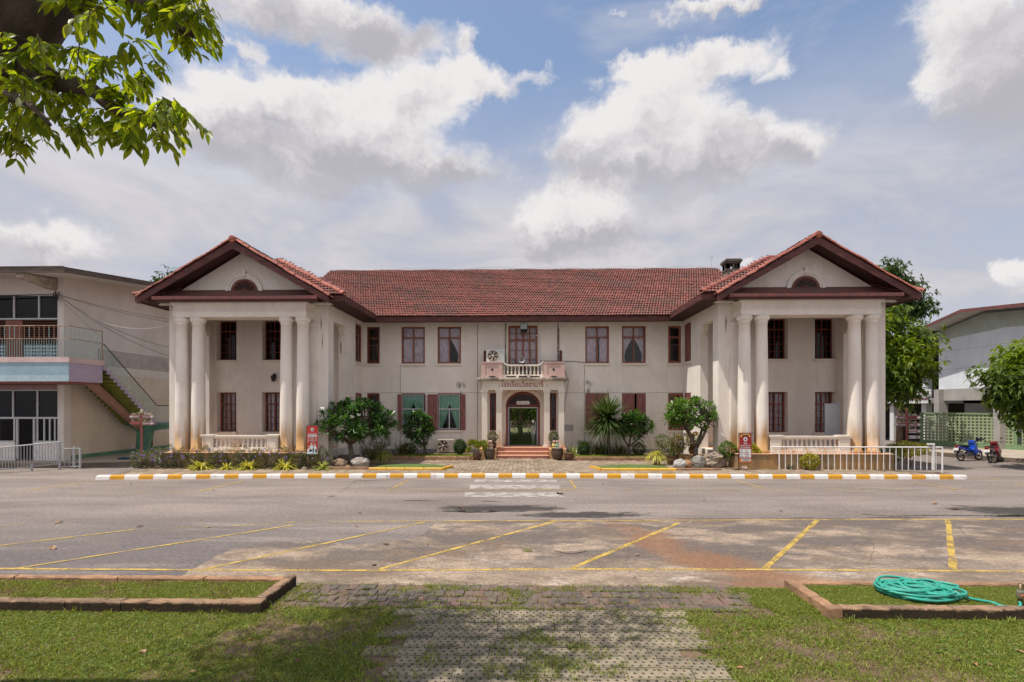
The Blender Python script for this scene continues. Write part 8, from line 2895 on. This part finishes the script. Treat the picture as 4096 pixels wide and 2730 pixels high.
# ---- the big tree at the upper left
ft = thing('shade_tree', 'big dark-barked tree whose leafy boughs hang into the upper left corner', 'tree', (-6.2, 4.7, .02))
def fpt(px, py, Y):
    x, z = at(px, py, Y)
    return (x, Y, z)
tr = MB()
tr.tube([(-6.2, 4.7, 0), (-6.0, 4.7, 1.6), (-5.5, 4.5, 3.2), (-4.95, 4.35, 4.4), fpt(-250, 340, 4.15), fpt(-25, 120, 4.05), fpt(60, -40, 4.0), fpt(130, -260, 3.9), (-3.1, 3.7, 8.4)], [.5, .42, .38, .36, .35, .36, .37, .30, .16], 16)
from mathutils import noise as mnoise
tr.v = [tuple(Vector(v) + Vector((1, .6, 0)) * .05 * mnoise.fractal(Vector(v) * 3.0, 1, 2, 4)) for v in tr.v]
tr.obj('trunk', bark, ft, smooth=True)
lm = []
def limb(pts, rad, n=8):
    P = smooth_path([Vector(p) for p in pts], 5)
    rads = [rad[0] + (rad[1] - rad[0]) * i / (len(P) - 1) for i in range(len(P))]
    MB().tube(P, rads, n).obj('limb', bark, ft, smooth=True)
limb([fpt(-60, 300, 4.1), fpt(70, 262, 4.0), fpt(150, 285, 3.95), fpt(224, 327, 3.9), fpt(300, 342, 3.85), fpt(374, 365, 3.85), fpt(435, 421, 3.8), fpt(538, 467, 3.8), fpt(640, 500, 3.8)], (.10, .022))
limb([fpt(90, 60, 4.0), fpt(260, -60, 4.1), fpt(400, -60, 4.2), fpt(486, -9, 4.2), fpt(584, 23, 4.2), fpt(654, 70, 4.2), fpt(729, 121, 4.2), fpt(800, 150, 4.2)], (.10, .018))
limb([fpt(60, 60, 4.0), fpt(160, 100, 4.15), fpt(225, 70, 4.3), fpt(265, 10, 4.4), fpt(290, -90, 4.5)], (.12, .06))
limb([fpt(20, 200, 4.0), fpt(110, 250, 4.1), fpt(150, 255, 4.15)], (.09, .06))
limb([fpt(-60, 330, 4.0), fpt(20, 380, 3.8), fpt(120, 420, 3.7), fpt(200, 500, 3.6)], (.05, .012))
limb([fpt(90, -100, 4.0), (-3.6, 4.6, 7.4), (-3.2, 5.2, 8.4), (-2.6, 5.6, 8.9)], (.13, .03))
limb([fpt(90, -160, 4.0), (-4.2, 4.9, 7.8), (-4.8, 5.2, 8.6)], (.10, .03))
clusters = [(60, 220), (160, 215), (260, 240), (350, 250), (430, 300), (500, 230), (560, 255), (580, 330), (600, 420), (670, 480), (700, 470), (545, 520), (420, 470), (300, 430), (200, 450), (100, 380), (50, 470), (30, 560), (150, 520), (560, 560),
            (480, 390), (250, 330), (330, 380), (130, 310), (520, 590), (610, 520), (40, 300), (370, 520), (250, 530), (110, 590), (670, 520), (460, 520), (200, 380), (20, 420),
            (300, 50), (340, 100), (385, 75), (350, 20), (370, 20), (700, 20), (740, 50), (690, 60), (760, 90), (790, 130), (720, 120), (770, 160), (800, 50), (770, 15), (670, 90), (730, 175), (800, 100), (570, 70), (620, 20), (650, 50)]
rt_ = random.Random(13)
leafP, leafD, leafL = [], [], []
twg = MB()
for (px, py) in clusters:
    Y = (4.2 if px > 500 and py < 220 else 3.85) + rt_.uniform(-.35, .35)
    k = Y / 4.0
    c = np.array(fpt(px, py - 28, Y))
    # a few pinnate sprays hang from each twig end
    for s in range(rt_.choice((3, 4, 5))):
        d = np.array([rt_.uniform(-1, 1), rt_.uniform(-.8, .8), rt_.uniform(-1.1, .25)])
        d /= np.linalg.norm(d)
        b0 = c + np.array([rt_.uniform(-.08, .08), rt_.uniform(-.08, .08), rt_.uniform(-.02, .10)])
        ln = rt_.uniform(.11, .20)
        twg.tube([tuple(b0), tuple(b0 + d * ln * .5 + [0, 0, -.01]), tuple(b0 + d * ln + [0, 0, -.05])], [.004, .003, .002], 4, False)
        npair = rt_.randint(4, 6)
        for i in range(npair):
            t = (i + .6) / npair
            p = b0 + d * ln * t + np.array([0, 0, -.05 * t * t])
            for sd in (-1, 1):
                sdv = np.cross(d, [rt_.uniform(-.3, .3), rt_.uniform(-.3, .3), 1])
                sdv /= np.linalg.norm(sdv) + 1e-9
                leafP.append(p)
                leafD.append(sdv * sd * .8 + d * .7 + np.array([0, 0, -.55]) + np.array([rt_.gauss(0, .25) for _ in range(3)]))
                leafL.append(rt_.uniform(.060, .118))
leafP, leafD, leafL = np.array(leafP), np.array(leafD), np.array(leafL)
vis = np.argsort([p[1] + 0 for p in leafP])
# nearest 300 as single leaves, the rest as foliage
one = []
for i in range(4):
    V, T = leaves_fine(np.zeros((1, 3)), np.array([[0, 1.0, 0]]), np.array([1.0]), np.array([.43]), (.10, .2, .3, .16)[i], (.10, .2, .14, .22)[i], 0.0)
    one.append(from_np('leaf', V, T, 3, L_fg))
for k in vis[:300]:
    o = link('leaf', one[k % 4], ft)
    o.location = Vector(leafP[k]) - origin(ft)
    o.rotation_mode = 'QUATERNION'
    o.rotation_quaternion = Vector(leafD[k]).to_track_quat('Y', 'Z') @ Euler((0, rt_.uniform(-.6, .6), 0)).to_quaternion()
    o.scale = (leafL[k],) * 3
r_i = vis[300:]
lf = Leafy().add(*leaves_fine(leafP[r_i], leafD[r_i], leafL[r_i], leafL[r_i] * .43))
# the part of the crown above the frame, which throws the dappled shade on the lawn
m_ = 0
for (cx, cy, cz, r) in [(-3.1, 5.0, 8.6, .9), (-2.3, 5.5, 9.0, .8), (-4.2, 5.4, 8.4, 1.0), (-5.2, 5.0, 8.2, 1.2), (-3.6, 4.4, 9.0, .9), (-4.8, 3.6, 8.0, 1.3), (-6.2, 4.6, 7.8, 1.3), (-5.6, 5.8, 9.0, 1.0), (-5.8, 3.2, 6.8, 1.2), (-5.0, 4.8, 8.5, 2.0), (-5.5, 4.4, 8.6, 1.6), (-4.6, 5.1, 8.6, 1.5)]:
    n = int(420 * r * (2.2 if r > 1.4 else 1))
    r = min(r, 1.05)
    P = np.array([cx, cy, cz]) + rng.normal(0, .45 * r, (n, 3)) * [1, 1, .6]
    L = rng.uniform(.10, .16, n)
    lf.add(*leaves_np(P, rdir(n, -.8, .3), L, L * .45, .2, .15))
lf.obj('foliage', L_fg, ft, kind='stuff')
twg.obj('twigs', bark, ft, kind='stuff')

# ---------------------------------------------------------------- grass
def vnoise(x, y, f, seed):
    r = np.random.default_rng(seed)
    G = r.uniform(0, 1, (64, 64))
    u, v = (x * f) % 63, (y * f) % 63
    i, j = u.astype(int), v.astype(int)
    a, b = u - i, v - j
    a, b = a * a * (3 - 2 * a), b * b * (3 - 2 * b)
    return G[i, j] * (1 - a) * (1 - b) + G[i + 1, j] * a * (1 - b) + G[i, j + 1] * (1 - a) * b + G[i + 1, j + 1] * a * b
L_gr = leafmat('lawn_grass_blade', (.130, .180, .020), (.255, .270, .058), .35, .5, .3, .45)
L_gd = leafmat('dry_grass_blade', (.22, .160, .080), (.135, .095, .050), .3, .6, .2, .3)
def grass(name, label, x0, x1, y0, y1, z, n, keep, h=(.022, .05), mt=L_gr, seed=1, w_=(.006, .012)):
    r = np.random.default_rng(seed)
    x, y = r.uniform(x0, x1, n), r.uniform(y0, y1, n)
    k = keep(x, y, r.uniform(0, 1, n))
    x, y = x[k], y[k]
    n = len(x)
    a = r.uniform(0, 2 * np.pi, n)
    H = r.uniform(*h, n)
    W = r.uniform(*w_, n)
    ln = r.normal(0, .75, (n, 2)) * H[:, None]
    zz = np.full(n, z)
    B = np.stack([x, y, zz - .004], 1)
    S = np.stack([np.cos(a), np.sin(a), np.zeros(n)], 1) * W[:, None]
    M_ = B + np.stack([ln[:, 0] * .35, ln[:, 1] * .35, H * .6], 1)
    T_ = B + np.stack([ln[:, 0], ln[:, 1], H * .85], 1)
    V = np.stack([B - S * .5, B + S * .5, M_ + S * .45, M_ - S * .45, T_], 1).reshape(-1, 3)
    F = ((np.arange(n) * 5)[:, None] + np.array([[0, 1, 2, 0, 2, 3, 3, 2, 4]])).ravel()
    o = link(name, from_np(name, V, F, 3, mt))
    return tag(o, label, 'grass', kind='stuff')
def cover(x, y):
    return .60 * vnoise(x + 20, y + 20, .9, 5) + .40 * vnoise(x + 20, y + 20, 3.1, 6)
inpath = lambda x, y: (x > -1.62 + .12 * np.sin(y * 9) + .08 * np.sin(y * 23)) & (x < 2.24 + .10 * np.sin(y * 11 + 1) + .07 * np.sin(y * 27))
def keep_lawn(x, y, u):
    c = cover(x, y)
    bare = np.exp(-(((x - 5.2) / .8) ** 2 + ((y - 6.75) / .22) ** 2)) * .7 + np.exp(-(((x - 3.35) / .35) ** 2 + ((y - 6.35) / .25) ** 2)) * .6 + np.exp(-(((x + 2.6) / .5) ** 2 + ((y - 6.4) / .5) ** 2)) * .35 + np.exp(-(((x + 1.6) / .7) ** 2 + ((y - 7.3) / .2) ** 2)) * .5
    d = np.clip((c - .16 - bare * .42) * 2.4, .12, 1)
    d = np.where(inpath(x, y), 0, d)
    return u < d * (.55 + .45 * (vnoise(x + 9, y + 9, 9.0, 8) > .42))
grass('grass', 'short green lawn grass in front of the kerbed boxes', -7.5, 7.2, 5.0, 7.36, .018, 340000, keep_lawn, seed=1)
grass('grass', 'dry straw-coloured blades scattered through the lawn', -7.5, 7.2, 5.0, 7.36, .016, 90000, lambda x, y, u: (~inpath(x, y)) & (u < np.clip(1.05 - 1.3 * cover(x, y), .05, .8)), (.010, .026), L_gd, 2)
kb_ = lambda x, y, u: u < np.clip((cover(x * 1.3, y) - .30) * 2.6, .05, .9)
grass('grass', 'thin grass growing in the left kerbed box', -8.4, -3.72, 7.34, 8.25, .085, 64000, kb_, seed=3)
grass('grass', 'dry blades lying in the left kerbed box', -8.4, -3.72, 7.34, 8.25, .085, 34000, lambda x, y, u: u < .7, (.010, .03), L_gd, 4)
grass('grass', 'thick grass growing in the right kerbed box round the hose', 4.42, 8.6, 7.35, 8.26, .085, 95000, lambda x, y, u: u < np.clip((cover(x, y) - .12) * 3, .2, 1), (.03, .06), L_gr, 5)
grass('grass', 'grass spreading between the right box and the brick path', 3.15, 4.28, 7.36, 8.35, .016, 30000, lambda x, y, u: u < np.clip((cover(x, y) - .15) * 3 + (x - 3.6) * .8, 0, 1), seed=6)
def keep_pav(x, y, u):
    c = cover(x * 1.5 + 4, y * 1.5)
    # more on the shaded left rim and at the joints
    jx = np.abs(((x + 1.72) / PW) % 1 - .5)
    jy = np.abs(((7.38 - y) / PD) % 1 - .5)
    j = np.maximum(np.where(jx > .46, 1, 0), np.where(jy > .44, 1, 0))
    rim = np.exp(-((x + 1.6) / .75) ** 2) * 1.2 + np.exp(-((x - 2.3) / .3) ** 2) * .5
    return u < np.clip((c - .54) * 1.8 + rim * .36, 0, .8) * .75 * (vnoise(x + 5, y + 5, 7.0, 9) > .38) + j * .08 * (c > .35)
grass('grass', 'grass tufts growing through the holes of the paver path', -1.8, 2.42, 4.9, 7.4, .050, 85000, keep_pav, (.02, .045), L_gr, 7)
grass('grass', 'weeds in the joints of the red brick strip', -3.5, 3.5, 7.38, 8.42, .03, 60000, lambda x, y, u: u < np.clip((cover(x * 2, y * 2) - .56) * 1.6, 0, .4) + .45 * (np.minimum(np.abs(((y - 7.4) / BD) % 1), np.abs(1 - ((y - 7.4) / BD) % 1)) < .07) * (cover(x * 3, y) > .42) + np.exp(-((y - 7.42) / .06) ** 2) * .5 * (cover(x * 2, y) > .4), (.015, .045), L_gr, 8)
grass('grass', 'grass under the shrubs of the entrance beds', -6.4, -2.3, 26.95, 28.2, .24, 16000, lambda x, y, u: u < 1, (.05, .12), L_gr, 9, (.02, .03))
grass('grass', 'grass under the shrubs right of the entrance', 2.4, 6.5, 26.95, 28.2, .24, 14000, lambda x, y, u: u < 1, (.05, .12), L_gr, 10, (.02, .03))
def weeds(label, n, x0, x1, y0, y1, z, seed):
    r = np.random.default_rng(seed)
    k = r.uniform(0, 1, n) < np.clip(cover(r.uniform(x0, x1, n), r.uniform(y0, y1, n)) * 1.3, 0, 1)
    x, y = r.uniform(x0, x1, n), r.uniform(y0, y1, n)
    k = (~inpath(x, y)) & (r.uniform(0, 1, n) < np.clip((cover(x, y) - .38) * 4, 0, 1))
    P = np.repeat(np.stack([x[k], y[k], np.full(k.sum(), z)], 1), 5, 0)
    a = r.uniform(0, 6.28, len(P))
    D_ = np.stack([np.cos(a), np.sin(a), r.uniform(.2, .9, len(P))], 1)
    L = r.uniform(.022, .045, len(P))
    V, T = leaves_np(P, D_, L, L * .42, .2, .12)
    tag(link('grass', from_np('grass', V, T, 3, L_wd)), label, 'weeds', kind='stuff')
L_wd = leafmat('broad_lawn_leaf', (.075, .150, .018), (.15, .235, .035), .3, .45, .35, .4)
weeds('broad-leaved lawn weeds mixed into the short grass', 9000, -7.4, 7.2, 5.0, 7.3, .03, 51)
def tufts(label, pts, z, seed):
    r = np.random.default_rng(seed)
    x = np.concatenate([p[0] + r.normal(0, p[2], p[3]) for p in pts])
    y = np.concatenate([p[1] + r.normal(0, p[2] * .5, p[3]) for p in pts])
    n = len(x)
    D_ = np.stack([r.normal(0, .5, n), r.normal(0, .5, n), np.ones(n)], 1)
    V, T = blades_np(np.stack([x, y, np.full(n, z)], 1), D_, r.uniform(.06, .15, n), r.uniform(.006, .010, n), r.uniform(.1, .5, n), 3)
    o = link('grass', from_np('grass', V, T, 3, L_gr))
    tag(o, label, 'grass', kind='stuff')
tufts('longer grass tufts along the foot of the lawn kerbs', [(x, 7.15, .05, 26) for x in (-5.6, -5.1, -4.35, -4.1, -3.95, -6.1)] + [(x, 7.13, .06, 26) for x in (4.5, 5.1, 5.7, 6.2, 6.6)] + [(4.2, y, .04, 24) for y in (7.35, 7.6, 8.0)] + [(-3.5, 7.4, .04, 20)], .02, 20)
tufts('weed tufts in the cracks of the concrete slab', [(gr(2110, 2208)[0], gr(2110, 2208)[1], .05, 40), (-1.35, 8.3, .06, 30), (3.0, 8.2, .05, 20), (.5, 7.45, .05, 20)], .004, 21)

# ---- fallen leaves and twigs
dry = [mat('dry_leaf_tan', (.34, .22, .12), (.26, .16, .09), 9, .8), mat('dry_leaf_brown', (.14, .075, .045), (.10, .055, .035), 9, .8), mat('dry_leaf_orange', (.40, .19, .09), (.32, .15, .07), 9, .8)]
rl_ = random.Random(31)
def leaf_mesh(k):
    mb = MB()
    r = random.Random(k)
    n = 5
    c = []
    for i in range(n + 1):
        t = i / n
        w_ = .28 * math.sin(math.pi * min(1, t * .92 + .08)) + .01
        z = .10 * math.sin(math.pi * t) + .05 * r.random()
        c += [(-w_, t - .5, z + .10 * r.random()), (0, t - .5, z * .4), (w_, t - .5, z + .10 * r.random())]
    fs = []
    for i in range(n):
        for j in range(2):
            a = i * 3 + j
            fs.append((a, a + 1, a + 4, a + 3))
    return mb.add(c, fs).mesh('fallen_leaf', dry[k % 3])
lms = [leaf_mesh(k) for k in range(6)]
def fallen(px, py, size, z, label, group):
    x, y = gr(px, py, z)
    o = bpy.data.objects.new('fallen_leaf', lms[rl_.randrange(6)])
    COL.objects.link(o)
    o.location = (x, y, z + .004)
    o.rotation_euler = (rl_.uniform(-.2, .2), rl_.uniform(-.2, .2), rl_.uniform(0, 6.28))
    o.scale = (size, size, size)
    tag(o, label, 'leaf', group)
for px, py, s in ((570, 2610, .12), (770, 2690, .07), (1190, 2648, .09), (660, 2520, .05), (140, 2470, .06), (420, 2380, .14), (1110, 2440, .08), (3020, 2470, .10), (3830, 2640, .10), (3960, 2660, .09), (3900, 2660, .09), (2960, 2675, .09), (4080, 2610, .10), (3290, 2570, .07), (1000, 2560, .06), (300, 2560, .06), (1830, 2410, .05), (2250, 2420, .07), (4040, 2480, .07), (1500, 2660, .07)):
    fallen(px, py, s, .03, 'dry curled leaf fallen on the lawn grass', 'fallen leaves on the lawn')
for px, py, s in ((210, 2195, .22), (235, 2092, .18), (560, 2108, .14), (835, 2110, .1), (525, 1938, .1), (245, 1957, .08), (320, 1942, .09), (855, 1964, .12), (1840, 2033, .2), (2240, 1978, .3), (1440, 2053, .1), (1425, 2106, .1), (1545, 2180, .14), (2480, 2060, .1), (2500, 2062, .08), (2740, 2250, .05), (3125, 2046, .1), (2815, 2001, .12), (3740, 2016, .2), (3820, 2038, .2), (3660, 1938, .08), (1460, 1927, .1), (2410, 1938, .1), (1880, 2175, .06), (1710, 2178, .07), (1497, 2262, .12), (500, 2307, .07), (2550, 2222, .1)):
    fallen(px, py, s, .008, 'dry brown leaf fallen on the parking ground', 'fallen leaves on the parking ground')
tw_ = MB()
P = [gr(*p) for p in ((2215, 2205), (2260, 2216), (2300, 2217), (2345, 2208))]
tag(tw_.tube([(x, y, .012) for x, y in P], .007, 5).obj('twig', dry[1]), 'thin curved twig lying on the concrete parking bay', 'twig')
